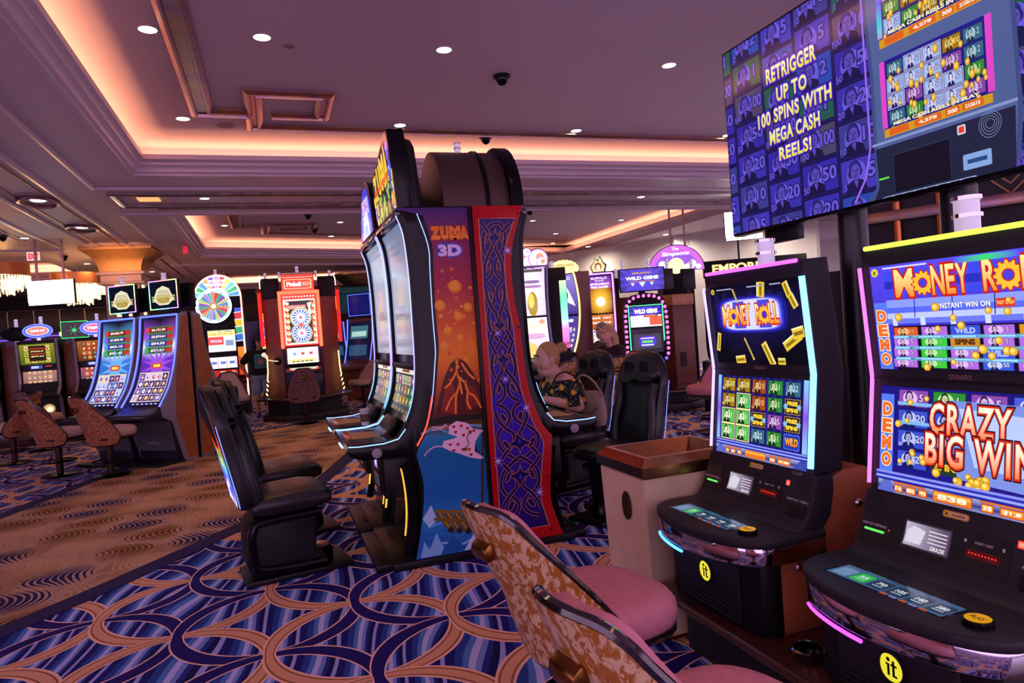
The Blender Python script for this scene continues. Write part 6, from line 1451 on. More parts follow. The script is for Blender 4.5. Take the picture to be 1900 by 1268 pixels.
p.build('reel_picture', SCREENB, rw, plane_fn((0, -.2035, 1.06), (1, 0, 0), (0, .04, .30)))
bm = BM(); prism(bm, [(-.1, .92), (-.38, .90), (-.40, .94), (-.36, .97), (-.2, 1.0), (-.1, 1.04)], -.32, .32, 'x', .01); fin('deck', bm, CHROME, RM)
bm = BM(); box(bm, -.34, .34, -.14, .0, .46, .92, .02); fin('lower_door', bm, mat('blue_black', '#14143a', .3), RM)
# eight-sided shelf under it
def octo(r, k=.42): return [(r, -r*k), (r, r*k), (r*k, r), (-r*k, r), (-r, r*k), (-r, -r*k), (-r*k, -r), (r*k, -r)]
def octo_stand(name, label, loc, r, h, rz=0, group='eight-sided machine stands'):
    t = thing(name, label, 'platform', loc, rz, group)
    bm = BM(); prism(bm, octo(r), h-.045, h, 'z', .012); fin('shelf', bm, mat('dark_wood_shelf', ''), t)
    bm = BM(); prism(bm, octo(r*.78), 0, h-.045, 'z'); fin('core', bm, BLACKM, t)
    bm = BM(); prism(bm, octo(r*.9), .0, .12, 'z', .008); fin('plinth', bm, mat('dark_wood_low', '#24140f', .5), t); return t
octo_stand('machine_stand', 'eight-sided dark wooden stand under the tall red-lit machine', (.55, 14.05, 0), .88, .44, R(-4))
sdup((.47, 12.72, 0), face(90), 'plum marbled stool standing before the tall red-lit machine', MARB3)
sdup((-.72, 13.3, 0), face(15), 'grey velvet stool beside the man in the cap, seen from its front', MARB2, GREYV).rotation_euler[2] = R(15)
sdup((-1.18, 14.55, 0), face(95), 'beige stool partly hidden behind the orange-sided machine', MARB2, GREYV).rotation_euler[2] = R(20)
sdup((1.74, 14.6, 0), face(200), 'beige velvet stool on the far right of the red-lit machine', MARB2, BEIGEV).rotation_euler[2] = R(-60)
# machines with blue edges beyond
def far_blue(label, loc, rz, mon=True):
    t = thing('slot_machine', label, 'slot machine', loc, rz, 'blue-edged machines far back')
    bm = BM(); prism(bm, [(-.3, .0), (-.35, .7), (-.6, .75), (-.58, .82), (-.3, .9), (-.1, 1.5), (-.05, 1.92), (.3, 1.92), (.3, 0)], -.35, .35, 'x', .01); fin('cabinet', bm, BROWNW, t)
    p = Pic(); p.rect(-.3, .95, .3, 1.85, '#0c1030'); p.up().rect(-.24, 1.45, .24, 1.75, '#3a6a78'); p.up().rect(-.2, 1.5, .2, 1.62, '#a8d0c8'); p.up().rect(-.24, 1.05, .24, 1.3, '#2a4a6a')
    p.build('screen', SCREEN, t, lambda u, v, h: Vector((u, -.31+(v-.9)*.27-h-.01, v)))
    for s in (-1, 1):
        bm = BM(); tube(bm, [(s*.345, -.32, .85), (s*.345, -.12, 1.45), (s*.345, -.07, 1.92)], .014, 6); fin('edge_light', bm, LEDB2, t)
    if mon:
        p = Pic(); p.rect(0, 0, .6, .5, '#101048'); p.up().rect(.05, .05, .55, .45, '#161660'); monitor(t, 0, -.05, 2.0, .6, .5, p, LEDB2)
    return t
far_blue('far machine with a blue-edged square monitor, left of the curved bank', (2.05, 16.6, 0), R(-40))
far_blue('far machine with blue edges just behind the curved bank, its monitor half hidden', (2.75, 16.2, 0), R(-40))
far_blue('far low machine with teal screens right of the red-lit machine', (1.45, 18.4, 0), R(10), False)
far_blue('far dark machine with white edge lights beyond the red-lit machine', (1.05, 20.6, 0), R(0), False)
# teal-painted kiosk with a yellow panel
t = thing('kiosk', 'teal canopy kiosk with a yellow lit panel beyond the red-lit machine', 'kiosk', (2.6, 22.3, 0))
TEAL = mat('teal_paint', '#1f8a8a', .5)
bm = BM(); box(bm, -1.3, 1.6, 0, .8, 2.3, 2.9); box(bm, -1.4, 1.8, -.2, .9, 2.9, 3.1, .03); box(bm, -1.2, -1.0, 0, .2, 0, 2.3); box(bm, 1.3, 1.5, 0, .2, 0, 2.3); fin('canopy', bm, TEAL, t)
bm = BM(); lathe(bm, [(.5, 3.1), (.55, 3.2), (.9, 3.5), (.9, 3.56), (.001, 3.56)], 24, .3, .4); fin('capital', bm, GOLDLEAF, t)
p = Pic(); p.rr(-1.0, 2.35, -.5, 2.95, .1, '#5a4a1c'); p.up().rr(-.92, 2.42, -.58, 2.88, .08, '#d8e040'); p.build('lit_panel', SCREEN, t, plane_fn((0, -.205, 0), (1, 0, 0), (0, 0, 1)))

# ---------------------------------------------------------------- machines to the right, behind the curved bank
def tall_curved(root, led, up, lo, w=.5, body=None):
    """slender curved machine: (y,z) front bows inward"""
    F_ = smoothpath([(-.36, 1.0), (-.24, 1.22), (-.16, 1.5), (-.14, 1.8), (-.20, 2.12), (-.25, 2.26)], 4)
    bm = BM(); prism(bm, [(-.15, 0), (-.18, .75), (-.36, .98)]+F_+[(.15, 2.28), (.15, 0)], -w/2-.02, w/2+.02, 'x', .008); fin('cabinet', bm, body or BROWNW, root)
    f = path_fn(F_, lift=.005); L_ = f.length
    pz = Pic(); k = .47*L_
    for src, y0, y1 in ((lo, .02, k-.015), (up, k+.015, L_-.03)):
        m0 = pz.L+1
        for L, vs, fs, c in src.sh:
            pz.sh.append((m0+L, [((q[0]-.5)*w*.86, y0+q[1]*(y1-y0)) for q in vs], fs, c if not callable(c) else (lambda u, v, c=c, y0=y0, y1=y1: c(u/(w*.86)+.5, (v-y0)/(y1-y0))))); pz.L = max(pz.L, m0+L)
    bk = Pic(); bk.rect(-w/2, 0, w/2, L_, '#08060c'); bk.build('screen_bezel', SCREEN, root, path_fn(F_, lift=.002), f.cuts)
    pz.build('screen', SCREENB, root, f, f.cuts)
    bm = BM(); tube(bm, [(-w/2, a-.02, b) for a, b in F_]+[(w/2, a-.02, b) for a, b in F_[::-1]], .014, 6); fin('edge_light', bm, led, root)
def deckof(root, w=.5, z=.92, led=None):
    bm = BM(); prism(bm, [(-.30, z+.06), (-.78, z-.10), (-.80, z-.06), (-.76, z-.02), (-.30, z+.12)], -w/2, w/2, 'x', .015); d = fin('deck', bm, SATIN, root)
    bm = BM(); prism(bm, [(-.28, z+.04), (-.74, z-.11), (-.70, z-.16), (-.45, z-.20), (-.20, z-.2)], -w/2+.01, w/2-.01, 'x', .01); fin('deck_shell', bm, GREYM, root)
    p = Pic(); p.rect(-w*.42, 0, w*.42, .3, '#10304a'); reel_grid(p, -w*.38, .04, w*.38, .26, 5, 3, [('#5a9ab8', '#c8e8f0', '#fff'), ('#3a7a98', '#a8d0e0', '#fff')], .1, 3); p.build('deck_screen', SCREEN, d, plane_fn((0, -.70, z-.012), (1, 0, 0), (0, 1, .35)))
    bm = BM(); tube(bm, smoothpath([(w/2+.005, -.79, z-.09), (w/2+.005, -.72, z-.14), (w/2+.005, -.5, z-.19)], 4), .009, 6); fin('deck_light', bm, led or LEDB2, d)
# bubble-topped machine
A1 = R(-38)
eg = thing('slot_machine', 'slender machine with a golden egg on its screen under a cluster of glowing balls', 'slot machine', (3.46, 8.95, 0), R(-12), 'slender curved machines')
u = Pic(); u.grid(0, 0, 1, 1, lambda x, y: mixc('#f0e8f4', '#b8a0c8', abs(x-.5)+.4*abs(y-.5)), 4, 8); u.up().disc(.5, .25, .2, '#a8842c', .26); u.up().disc(.45, .32, .12, '#e8c860', .16); u.up().poly(superell(.5, .72, .3, .035, 3), '#8a6aa0'); u.up().poly(superell(.5, .62, .36, .03, 3), '#a878b0'); u.up().rect(.1, .93, .9, .99, '#584850')
l = Pic(); l.grid(0, 0, 1, 1, lambda x, y: mixc('#d8b8d8', '#f4ecf8', y), 3, 6); l.up().disc(.25, .2, .3, '#e8c070', .2); l.up().poly(superell(.5, .55, .36, .07, 3), '#d0a4c8'); l.up().rect(0, .78, 1, .82, '#ffd8b0'); l.up().disc(.8, .9, .12, '#e8a080', .06)
tall_curved(eg, glow('led_dim', '#6a4a8a', .8), u, l, .42, BLACKM); deckof(eg, .46)
bm = BM()
for i, (x, z, r) in enumerate(((-.12, 2.40, .10), (-.14, 2.30, .09), (-.03, 2.32, .10), (.10, 2.36, .15), (-.05, 2.46, .07), (.15, 2.31, .09))): lathe(bm, [(r, 0), (r*1.03, .03), (r, .06), (.001, .06)], 18, M=TR(x, -.18, z) @ RX(PI/2))
tp = fin('ball_topper', bm, SATIN, eg)
p = Pic()
for i, (x, z, r) in enumerate(((-.14, 2.30, .08), (-.12, 2.40, .09), (-.03, 2.32, .09), (.10, 2.36, .14), (-.05, 2.46, .06), (.15, 2.31, .08))): p.up().disc(x, z, r, '#fff4ff'); p.up().ring(x, z, r*.86, r, '#c890d8', n=18); p.up().disc(x+r*.2, z+r*.2, r*.4, ['#f0b0d8', '#e89070'][i % 2], None, 12)
p.build('topper_picture', SCREENB, tp, plane_fn((0, -.243, 0), (1, 0, 0), (0, 0, 1)))
g3 = thing('slot_machine', 'dark machine edged with wide green and pink light strips, beside the egg machine', 'slot machine', (3.96, 9.32, 0), R(-22), 'slender curved machines')
bm = BM(); prism(bm, [(-.2, 0), (-.2, 2.1), (-.1, 2.28), (.25, 2.28), (.25, 0)], -.2, .2, 'x', .01); fin('cabinet', bm, BLACKM, g3)
for s in (-1, 1):
    p = Pic(); p.grid(0, 1.1, .10, 2.08, lambda x, y: ramp([(0, '#ff5ac0'), (.3, '#ff90d8'), (.42, '#a0f0e0'), (.75, '#60e8b0'), (1, '#c8ffb0')])((y-1.1)/.98), 1, 14); p.build('light_panel', SCREENB, g3, plane_fn((s*.145-.05, -.203, 0), (1, 0, 0), (0, 0, 1)))
tower_lamp(g3, 0, 0, 2.28, .03, .1)
yb = thing('slot_machine', 'curved machine outlined in yellow light seen from its side, deck toward the seated woman', 'slot machine', (4.64, 10.2, 0), R(-60), 'slender curved machines')
u = Pic(); u.grid(0, 0, 1, 1, lambda x, y: mixc('#3a2a78', '#8a78c8', y), 3, 6); u.up().poly([(.1, .1), (.3, .6), (.5, .9), (.7, .6), (.9, .2), (.6, .3), (.4, .05)], '#e0d8f0'); u.up().disc(.5, .5, .14, '#2a1a40'); u.text('BUFFALO', .5, .9, .08, '#e8e0ff', .7)
l = Pic(); l.rect(0, 0, 1, 1, '#4a3a88'); reel_grid(l, .05, .08, .95, .7, 5, 4, [('#e8e0f4', '#6a4a90', '#fff'), ('#5a4a9a', '#e8d8a0', '#fff')], .06, 4); l.up().rect(.2, .84, .8, .92, '#f0ecff')
tall_curved(yb, LEDY, u, l, .55); deckof(yb, .55, .92, LEDW)
bf = thing('slot_machine', 'curved machine outlined in violet light with a sunburst picture and a flame emblem on top', 'slot machine', (5.47, 10.75, 0), R(-30), 'slender curved machines')
u = Pic(); u.grid(0, 0, 1, 1, lambda x, y: mixc('#ffd040', '#7a2010', math.hypot(x-.5, (y-.33)*1.3)*1.6) if y < .68 else mixc('#a050d0', '#4a1a70', (y-.68)*3), 10, 14); u.up().star(.5, .33, .48, .06, 18, '#ffb030'); u.up().disc(.5, .3, .2, '#fff8e0', .13)
u.text('BUFFALO', .5, .93, .07, '#e8c8ff', .7, bold=.05, edge='#401060'); u.text('GRAND', .5, .86, .04, '#f0e0ff', .4); u.text('$749,368.61', .5, .77, .07, '#fff', .8, bold=.05, edge='#6a2a90'); u.text('FREE GAMES', .5, .69, .06, '#ffe8f8', .75, bold=.05, edge='#6a2a90')
l = Pic(); l.grid(0, 0, 1, 1, lambda x, y: mixc('#5a2418', '#c06a30', y), 2, 6); reel_grid(l, .05, .06, .95, .55, 5, 4, [('#f0ecf4', '#7a5ab8', '#4a3a90'), ('#f4f0f0', '#c85a4a', '#7a3a90'), ('#e8e4f8', '#4a4ab0', '#fff')], .04, 7)
for i, s in enumerate(('$645.32', '$165.51', '$52.00', '$11.66')): l.text(s, .27+.46*(i % 2), .9-.14*(i//2), .07, '#fff0e0', .34, bold=.05, edge='#6a1c10')
tall_curved(bf, LEDP, u, l, .46)
bm = BM(); prism(bm, [(-.1, 2.28), (-.14, 2.4), (-.08, 2.46), (-.05, 2.55), (0, 2.5), (.04, 2.58), (.09, 2.46), (.14, 2.42), (.11, 2.28)], -.2, -.1, 'y', .008); tp = fin('flame_topper', bm, SATIN, bf)
p = Pic(); p.poly([(-.09, 2.3), (-.12, 2.4), (-.07, 2.45), (-.045, 2.53), (0, 2.47), (.04, 2.55), (.08, 2.45), (.12, 2.4), (.09, 2.3)], '#e8c890'); p.up().disc(0, 2.39, .06, '#8a5a20', .07); p.up().disc(0, 2.37, .035, '#fff0c0', .05); p.build('topper_picture', SCREENB, tp, plane_fn((0, -.203, 0), (1, 0, 0), (0, 0, 1)))
fn_ = thing('sign', 'fan-shaped yellow lit sign with red lettering above the violet-lit machines', 'sign', (5.0, 11.2, 0), R(-25))
p = Pic()
for i in range(9): a = R(20+140*i/8); p.up().disc(.22*math.cos(a), 2.38+.13*math.sin(a), .065, '#f4e8a0', .085, 12)
p.up().poly([(-.26, 2.26), (-.2, 2.4), (0, 2.45), (.2, 2.4), (.26, 2.26)], '#f0d890'); p.text('1,000,000', 0, 2.49, .06, '#a87a20', .36); p.up().poly([(-.27, 2.22), (-.27, 2.33), (0, 2.38), (.27, 2.31), (.27, 2.20)], '#f8e0c8'); p.text('REVEALED', 0, 2.28, .07, '#e06a3a', .46, bold=.06)
bm = BM(); prism(bm, [(-.29, 2.18), (-.29, 2.36), (-.2, 2.52), (0, 2.6), (.2, 2.52), (.29, 2.36), (.29, 2.18)], .0, .08, 'y', .01); box(bm, -.08, .08, .0, .08, 0, 2.2); fin('sign_board', bm, SATIN, fn_); p.build('sign_picture', SCREENB, fn_, plane_fn((0, -.003, 0), (1, 0, 0), (0, 0, 1)))
# gem-game machine in its ring of bulbs
def bulb_machine(root, up, lo, pz=.33):
    pr = [(.33, .95), (.33, 1.55), (.29, 1.72), (.2, 1.80), (0, 1.83), (-.2, 1.80), (-.29, 1.72), (-.33, 1.55), (-.33, .95), (-.28, .80), (-.15, .72), (.15, .72), (.28, .80)]
    bm = BM(); prism(bm, pr, -.12, .1, 'y', .02, 3); fin('cabinet', bm, GLOSS, root)
    bm = BM(); prism(bm, [(-.10, pz), (-.12, .72), (.2, .75), (.2, pz)], -.26, .26, 'x', .02); fin('pedestal', bm, SATIN, root)
    q = smoothpath([(-.30, .95), (-.30, 1.5), (-.25, 1.69), (-.15, 1.765), (0, 1.785), (.15, 1.765), (.25, 1.69), (.30, 1.5), (.30, .95), (.26, .83), (.18, .77)], 3)
    pts = []; acc = 0
    for a, b in zip(q, q[1:]):
        L_ = math.dist(a, b); 
        while acc <= L_: pts.append((a[0]+(b[0]-a[0])*acc/L_, a[1]+(b[1]-a[1])*acc/L_)); acc += .078
        acc -= L_
    for x, z in pts:
        bm = BM(); ball(bm, (x, -.125, z), (.026, .014, .026), 2); fin('bulb', bm, glow('bulb_pink', '#ff7ad0', 1.5) if z > .9 else glow('bulb_blue', '#6a60ff', 1.8), root)
    up.build('upper_screen', SCREENB, root, plane_fn((-.23, -.123, 1.32), (1, 0, 0), (0, 0, 1)), clip=(0, 0, .46, .30)); lo.build('lower_screen', SCREEN, root, plane_fn((-.23, -.123, .93), (1, 0, 0), (0, 0, 1)), clip=(0, 0, .46, .36))
    bm = BM(); tube(bm, [(-.25, -.123, .85), (-.25, -.123, 1.64), (.25, -.123, 1.64), (.25, -.123, 1.1)], .010, 6); fin('frame_light', bm, glow('led_mint', '#50ffa8', 2), root)
    p = Pic(); p.rect(.02, .80, .09, .815, '#ff3a20'); p.build('card_light', SCREEN, root, plane_fn((0, -.123, 0), (1, 0, 0), (0, 0, 1)))
def gems(p, w, h, sub=None):
    p.up().star(w/2, h*.45, w*.9, w*.25, 18, '#4a38d8')
    if sub: p.text(sub, w/2, h*.80, h*.09, '#e8b040', w*.44, bold=.05, edge='#5a2a10')
    p.text('WILD GEMS', w/2, h*.58, h*.17, '#f4f0ff', w*.76, bold=.07, edge='#3a2aa0', ew=.07)
    for x, s in ((.28, .6), (.5, 1), (.72, .6)):
        c = (w*x, h*.30); r = h*.15*s; p.up().poly([(c[0]-r, c[1]+r*.4), (c[0]-r*.5, c[1]+r*.8), (c[0]+r*.5, c[1]+r*.8), (c[0]+r, c[1]+r*.4), (c[0], c[1]-r)], '#b8d8f8'); p.up().poly([(c[0]-r*.4, c[1]+r*.4), (c[0]+r*.4, c[1]+r*.4), (c[0], c[1]-r*.9)], '#e8f4ff')
    p.up().rect(w*.2, h*.40, w*.8, h*.44, '#c87838')
WGA = R(-28)
wg = thing('slot_machine', 'gem game machine ringed by pink bulbs, between the game chairs and the brown kiosk', 'slot machine', (5.36, 9.1, 0), WGA, 'bulb-ringed machines')
u = Pic(); u.rect(0, 0, .46, .30, '#2a1c90'); gems(u, .46, .4); u.up().rect(0, 0, .46, .17, '#f0f0f8'); u.up().rect(.28, .02, .46, .15, '#e85a48')
for i in range(3):
    for j in range(4): u.up().rect(.02+j*.065, .02+i*.045, .075+j*.065, .05+i*.045, ['#c8ccd8', '#e0e0ec'][(i+j) % 2])
u.up().rect(.2, .14, .4, .17, '#a82a18'); u.text('JACKPOT', .3, .155, .02, '#ffd080', .16)
l = Pic(); l.rect(0, 0, .46, .36, '#332838'); l.up().rect(.03, .06, .43, .28, '#4a4458'); l.up().poly(superell(.23, .17, .13, .08, 3, 24), '#5a3ae8'); l.up().rect(.13, .205, .33, .228, '#e0c8ff'); [l.up().disc(.17+.04*i, .165, .022, '#7af05a') for i in range(4)]; l.up().rect(.14, .105, .32, .125, '#f0ecff')
bulb_machine(wg, u, l)
wgs = thing('display_screen', 'blue super jackpot sign on a dark monitor above the bulb-ringed machine', 'screen', (5.40, 9.2, 0), R(-24)); bm = BM(); box(bm, -.35, .35, .0, .06, 1.86, 2.22, .01); fin('frame', bm, SATIN, wgs)
p = Pic(); p.grid(0, 0, .66, .33, lambda x, y: mixc('#5a48f0', '#1c1470', math.hypot(x-.33, y-.16)*2.6), 8, 5); gems(p, .66, .33, 'SUPER JACKPOT'); p.build('picture', SCREEN, wgs, plane_fn((-.33, -.003, 1.875), (1, 0, 0), (0, 0, 1)), clip=(0, 0, .66, .33))
bm = BM(); box(bm, -.05, .05, .14, .2, .33, 2.1); box(bm, -.05, .05, .05, .15, 1.95, 2.1); fin('post', bm, SATIN, wgs)
for x in (-.38, .12): tower_lamp(wgs, x, .1, 2.1 if x < 0 else 2.22, .025, .14)
ks = thing('kiosk', 'brown laminate kiosk with vent slots and pale wood top, right of the bulb-ringed machine', 'kiosk', (6.2, 9.85, 0), R(-12))
bm = BM(); prism(bm, [(-.30, -.02), (.02, -.24), (.42, -.10), (.45, .5), (-.3, .5)], .33, 1.62, 'z', .004); body = fin('body', bm, BROWNW, ks)
bm = BM(); prism(bm, [(-.31, -.03), (.02, -.26), (.44, -.11), (.46, .51), (-.31, .51)], 1.62, 1.80, 'z', .004); fin('wood_top', bm, mat('pale_wood', '#d89a5c', .35, noise='#c4864a', nscale=6), ks)
for i in range(7):
    bm = BM(); box(bm, .10, .20, -.215, -.18, .62+i*.035, .64+i*.035, M=TR(.0, .0, 0) @ TR(.02, 0, 0)); fin('vent_slot', bm, BLACKM, body)
for x, z, w, rz, lab in ((5.98, 2.10, .5, 6, 'dark flat monitor seen from behind over the brown kiosk'), (6.5, 2.08, .26, 0, 'narrow dark monitor back at the right of the brown kiosk'), (5.98, 2.2, .42, -25, 'dark monitor back left of the super jackpot sign')):
    t = thing('monitor', lab, 'monitor', (x*1.03, 9.9, 0) if z < 2.15 else (x, 11.1, 0), R(rz)); bm = BM(); box(bm, -w/2, w/2, -.03, .03, z-.2, z+.15, .01); fin('monitor_back', bm, SATIN, t); bm = BM(); box(bm, -.04, .04, .0, .04, 1.80 if z < 2.15 else 1.85, z-.15); fin('monitor_stem', bm, SATIN, t); tower_lamp(t, w*.3, 0, z+.15, .025, .16)
octo_stand('machine_stand', 'eight-sided dark wooden stand under the bulb-ringed machine and the brown kiosk', (5.85, 9.68, 0), .80, .33, R(-20))
b2 = thing('slot_machine', 'bulb-ringed machine half hidden behind the glowing title machine', 'slot machine', (6.3, 8.62, 0), R(38), 'bulb-ringed machines')
u = Pic(); u.rect(0, 0, .46, .30, '#d8e0d0'); reel_grid(u, .02, .02, .44, .28, 4, 3, RC+YC, .06, 3); l = Pic(); l.rect(0, 0, .46, .36, '#4a6a8a'); reel_grid(l, .02, .04, .44, .3, 3, 3, RB, .06, 9); bulb_machine(b2, u, l, .0)
b3 = thing('slot_machine', 'bulb-ringed machine seen edge-on behind the blonde woman in the dark top', 'slot machine', (6.35, 11.9, 0), R(-75), 'bulb-ringed machines')
u = Pic(); u.rect(0, 0, .46, .30, '#3a4ac0'); reel_grid(u, .02, .02, .44, .28, 4, 3, YC+RB, .06, 13); l = Pic(); l.rect(0, 0, .46, .36, '#c8c080'); reel_grid(l, .02, .04, .44, .3, 3, 3, OC, .06, 19); bulb_machine(b3, u, l, .0)
for lx, ly, lab in ((5.75, 11.25, 'brown laminate cabinet between the violet-lit and bulb-ringed machines'),):
    bm = BM(); box(bm, -.25, .3, -.2, .3, 0, 1.85, .01); o = fin('filler_cabinet', bm, BROWNW, loc=(lx+.42 if lx > 4.8 else lx, ly, 0), rot=(0, 0, R(-30))); tag(o, lab, 'cabinet', 'brown filler cabinets')
# stools on that side
sdup((3.15, 7.75, 0), face(115), 'marbled stool behind the seated woman, seen from behind', MARB, BEIGEV)
sdup((3.98, 7.75, 0), face(80), 'marbled stool back showing between the two black game chairs', MARB, BEIGEV)
sdup((5.0, 7.05, 0), face(30), 'pink-seated marbled stool by the left edge of the glowing title machine', MARB, PINK).rotation_euler[2] = R(-75)
# arched cartoon-game sign with a white screen hanging behind it
t = thing('sign', 'round-topped purple lit sign with white script, above the brown kiosk', 'sign', (7.2, 11.0, 0), R(-33), 'lit signs')
hf = [(.52*math.cos(PI*i/24), 2.28+.50*math.sin(PI*i/24)) for i in range(25)]
bm = BM(); prism(bm, hf, 0, .1, 'y', .01); box(bm, -.3, .3, .0, .1, 0, 2.28); fin('sign_board', bm, SATIN, t)
p = Pic(); p.poly([(x*.97, 2.28+(z-2.28)*.97) for x, z in hf], '#c060d0'); p.up().poly([(x*.8, 2.28+(z-2.28)*.72) for x, z in hf], '#8a50c8'); p.text('The', 0, 2.70, .06, '#fff'); p.text('Simpsons', 0, 2.60, .10, '#ffffff', .5, bold=.03, shear=.15)
for x, z, r, c in ((-.38, 2.34, .06, '#f0e8ff'), (-.25, 2.42, .07, '#e8d8ff'), (.3, 2.40, .07, '#f0e8ff'), (.4, 2.34, .05, '#e8d8ff'), (-.22, 2.31, .1, '#d8e8ff'), (.22, 2.31, .1, '#d8e8ff'), (0, 2.38, .15, '#f4ecb0')): p.up().disc(x, z, r, c)
p.up().rect(-.15, 2.28, .15, 2.40, '#f0e4b0'); p.build('sign_picture', SCREENB, t, plane_fn((0, -.003, 0), (1, 0, 0), (0, 0, 1)))
# ---------------------------------------------------------------- ceiling fixtures
LIT = glow('lamp_lit', '#fff0d8', 9)
def downlight(x, y, z, label, group, r=.075, power=40, ang=95, lc=None):
    t = thing('downlight', label, 'ceiling light', (x, y, z), 0, group)
    bm = BM(); lathe(bm, [(r*1.18, 0), (r*1.18, -.006), (r, -.008), (r, 0)], 24); fin('trim_ring', bm, mat('lamp_ring', '#c8b8b8', .4), t)
    bm = BM(); lathe(bm, [(.001, -.004), (r, -.004)], 24); fin('lens', bm, LIT, t)
    if power:
        l = bpy.data.lights.new('lamp', 'SPOT'); l.energy = power; l.color = lc or WARM; l.spot_size = R(ang); l.spot_blend = .8; l.shadow_soft_size = .06
        o = bpy.data.objects.new('lamp', l); C.objects.link(o); o.location = (0, 0, -.02); o.parent = t
for j, y in enumerate((6.6, 9.07)):
    for i, x in enumerate((-.81, 1.82, 4.4, 7.04, 9.7)):
        lab = {(0, 0): 'recessed downlight beside the gold band at the coffer corner', (0, 1): 'recessed downlight at the inner corner of the gold band'}.get((i, j), ('recessed downlight in the near coffer, front row' if j == 0 else 'recessed downlight in the near coffer, back row')+(', %s from the gold corner' % ['', 'second', 'third', 'fourth', 'fifth'][i] if i else ''))
        downlight(x, y, ZC, lab, 'downlights of the near coffer')
downlight(.12, 6.6, ZC, 'recessed downlight just right of the long gold band', 'downlights of the near coffer')
for x, y in ((-.8, 2.6), (1.82, 2.6), (4.4, 2.6), (7.04, 2.6), (1.82, -.5), (4.4, -.5)):
    l = bpy.data.lights.new('lamp', 'SPOT'); l.energy = 30; l.color = WARM; l.spot_size = R(95); l.spot_blend = .8; l.shadow_soft_size = .06
    o = bpy.data.objects.new('lamp', l); C.objects.link(o); o.location = (x, y, ZC-.03)
for i, (x, y) in enumerate(((-.82, 16.9), (1.74, 16.7), (1.71, 18.9), (6.77, 16.95), (8.5, 19.45), (9.5, 17.1), (9.35, 21.7))):
    downlight(x, y, ZC, 'small recessed downlight in the far coffer, ' + ['beside its gold band', 'left of the middle', 'near its back edge', 'right of the curved bank', 'toward its far corner', 'at its right side', 'in its back right corner'][i], 'downlights of the far coffer', .07, 16)
for i, (x, y) in enumerate(((-4.26, 15.25), (-4.2, 19.6), (-7.2, 26), (-.82, 11.6), (6.94, 11.65), (3.0, 11.6))):
    downlight(x, y, ZS, 'recessed downlight in the soffit, ' + ['left of the square column', 'beyond the square column', 'far left over the bar', 'in the beam panel near the hall corner', 'in the beam panel behind the large display', 'in the beam panel over the curved bank'][i], 'downlights of the soffit', .07, 60, 140)
for i, (x, y) in enumerate(((1.0, 21.4), (4.6, 22.8), (8.2, 24.4), (-3.1, 22.0), (-3.1, 26.5))):  # extra downlights added to brighten the dark back of the hall
    downlight(x, y, ZS, 'small added fill downlight in the far soffit, ' + ['behind the red-lit machine', 'over the slender machines', 'at the end of the diagonal beam', 'on the far hall rails', 'deepest on the far hall rails'][i], 'added fill downlights of the far hall', .07, 60, 130)
for y, lab in ((11.7, 'oval bronze ring light on the left hall rails, the nearer of two'), (14.13, 'oval bronze ring light on the left hall rails, close to the column')):
    t = thing('ring_light', lab, 'ceiling light', (-3.06, y, ZS), 0, 'oval ring lights')
    bm = BM(); tube(bm, [(.24*math.cos(2*PI*i/32), .36*math.sin(2*PI*i/32), -.03) for i in range(32)], .028, 8, closed=True); fin('ring', bm, BRONZE, t)
    bm = BM(); lathe(bm, [(.001, -.012), (.085, -.012), (.10, 0)], 24); fin('lens', bm, LIT, t)
    l = bpy.data.lights.new('lamp', 'SPOT'); l.energy = 22; l.color = WARM; l.spot_size = R(110); l.spot_blend = .8; o = bpy.data.objects.new('lamp', l); C.objects.link(o); o.location = (0, 0, -.03); o.parent = t
def dome(x, y, z, label, r=.07):
    t = thing('security_camera', label, 'camera', (x, y, z), 0, 'dome cameras')
    bm = BM(); lathe(bm, [(r*1.2, 0), (r*1.2, -.02), (r*.9, -.03)], 20); fin('mount', bm, SATIN, t)
    bm = BM(); lathe(bm, [(r*.9, -.03), (r*.85, -.06), (r*.5, -.10), (.001, -.115)], 20); fin('dome', bm, GLOSS, t)
for x, y, z, lab in ((2.62, 7.18, ZC, 'black dome camera under the near coffer, right of the carved gold key'), (3.15, 9.5, ZC, 'small dome camera next to the gold line above the curved bank'), (2.35, 11.9, ZS, 'dome camera on the beam just right of the barrel-topped machine'), (-4.5, 14.9, ZS, 'dome camera at the left edge near the slot vents'), (-4.3, 18.0, ZS, 'dome camera left of the square column'), (-2.6, 17.8, ZS, 'dome camera behind the column capital'), (.95, 15.6, ZC, 'small dark camera in the far coffer'), (1.2, 17.6, ZC, 'dome camera in the far coffer over the red-lit machine'), (5.1, 12.9, ZS, 'dome camera in front of the diagonal cove light')):
    dome(x, y, z, lab, .08 if z == ZC else .07)
for x, y, lab in ((.36, 6.75, 'flat round sprinkler plate beside the downlight right of the gold band'), (-.35, 9.3, 'grey round speaker grille at the gold band corner')):
    bm = BM(); lathe(bm, [(.001, ZC-.01), (.10 if y > 8 else .05, ZC-.01), (.11 if y > 8 else .055, ZC)], 24, x, y); tag(fin('ceiling_speaker' if y > 8 else 'sprinkler_plate', bm, mat('grey_disc', '#9a8088', .6)), lab, 'ceiling fitting')
bm = BM(); box(bm, -1.75, -1.45, 11.5, 11.75, ZS-.02, ZS-.005); tag(fin('ceiling_lamp_panel', bm, glow('warm_panel', '#ffb070', 1.2)), 'small oblong warm-lit panel at the left end of the ceiling beam', 'ceiling light')
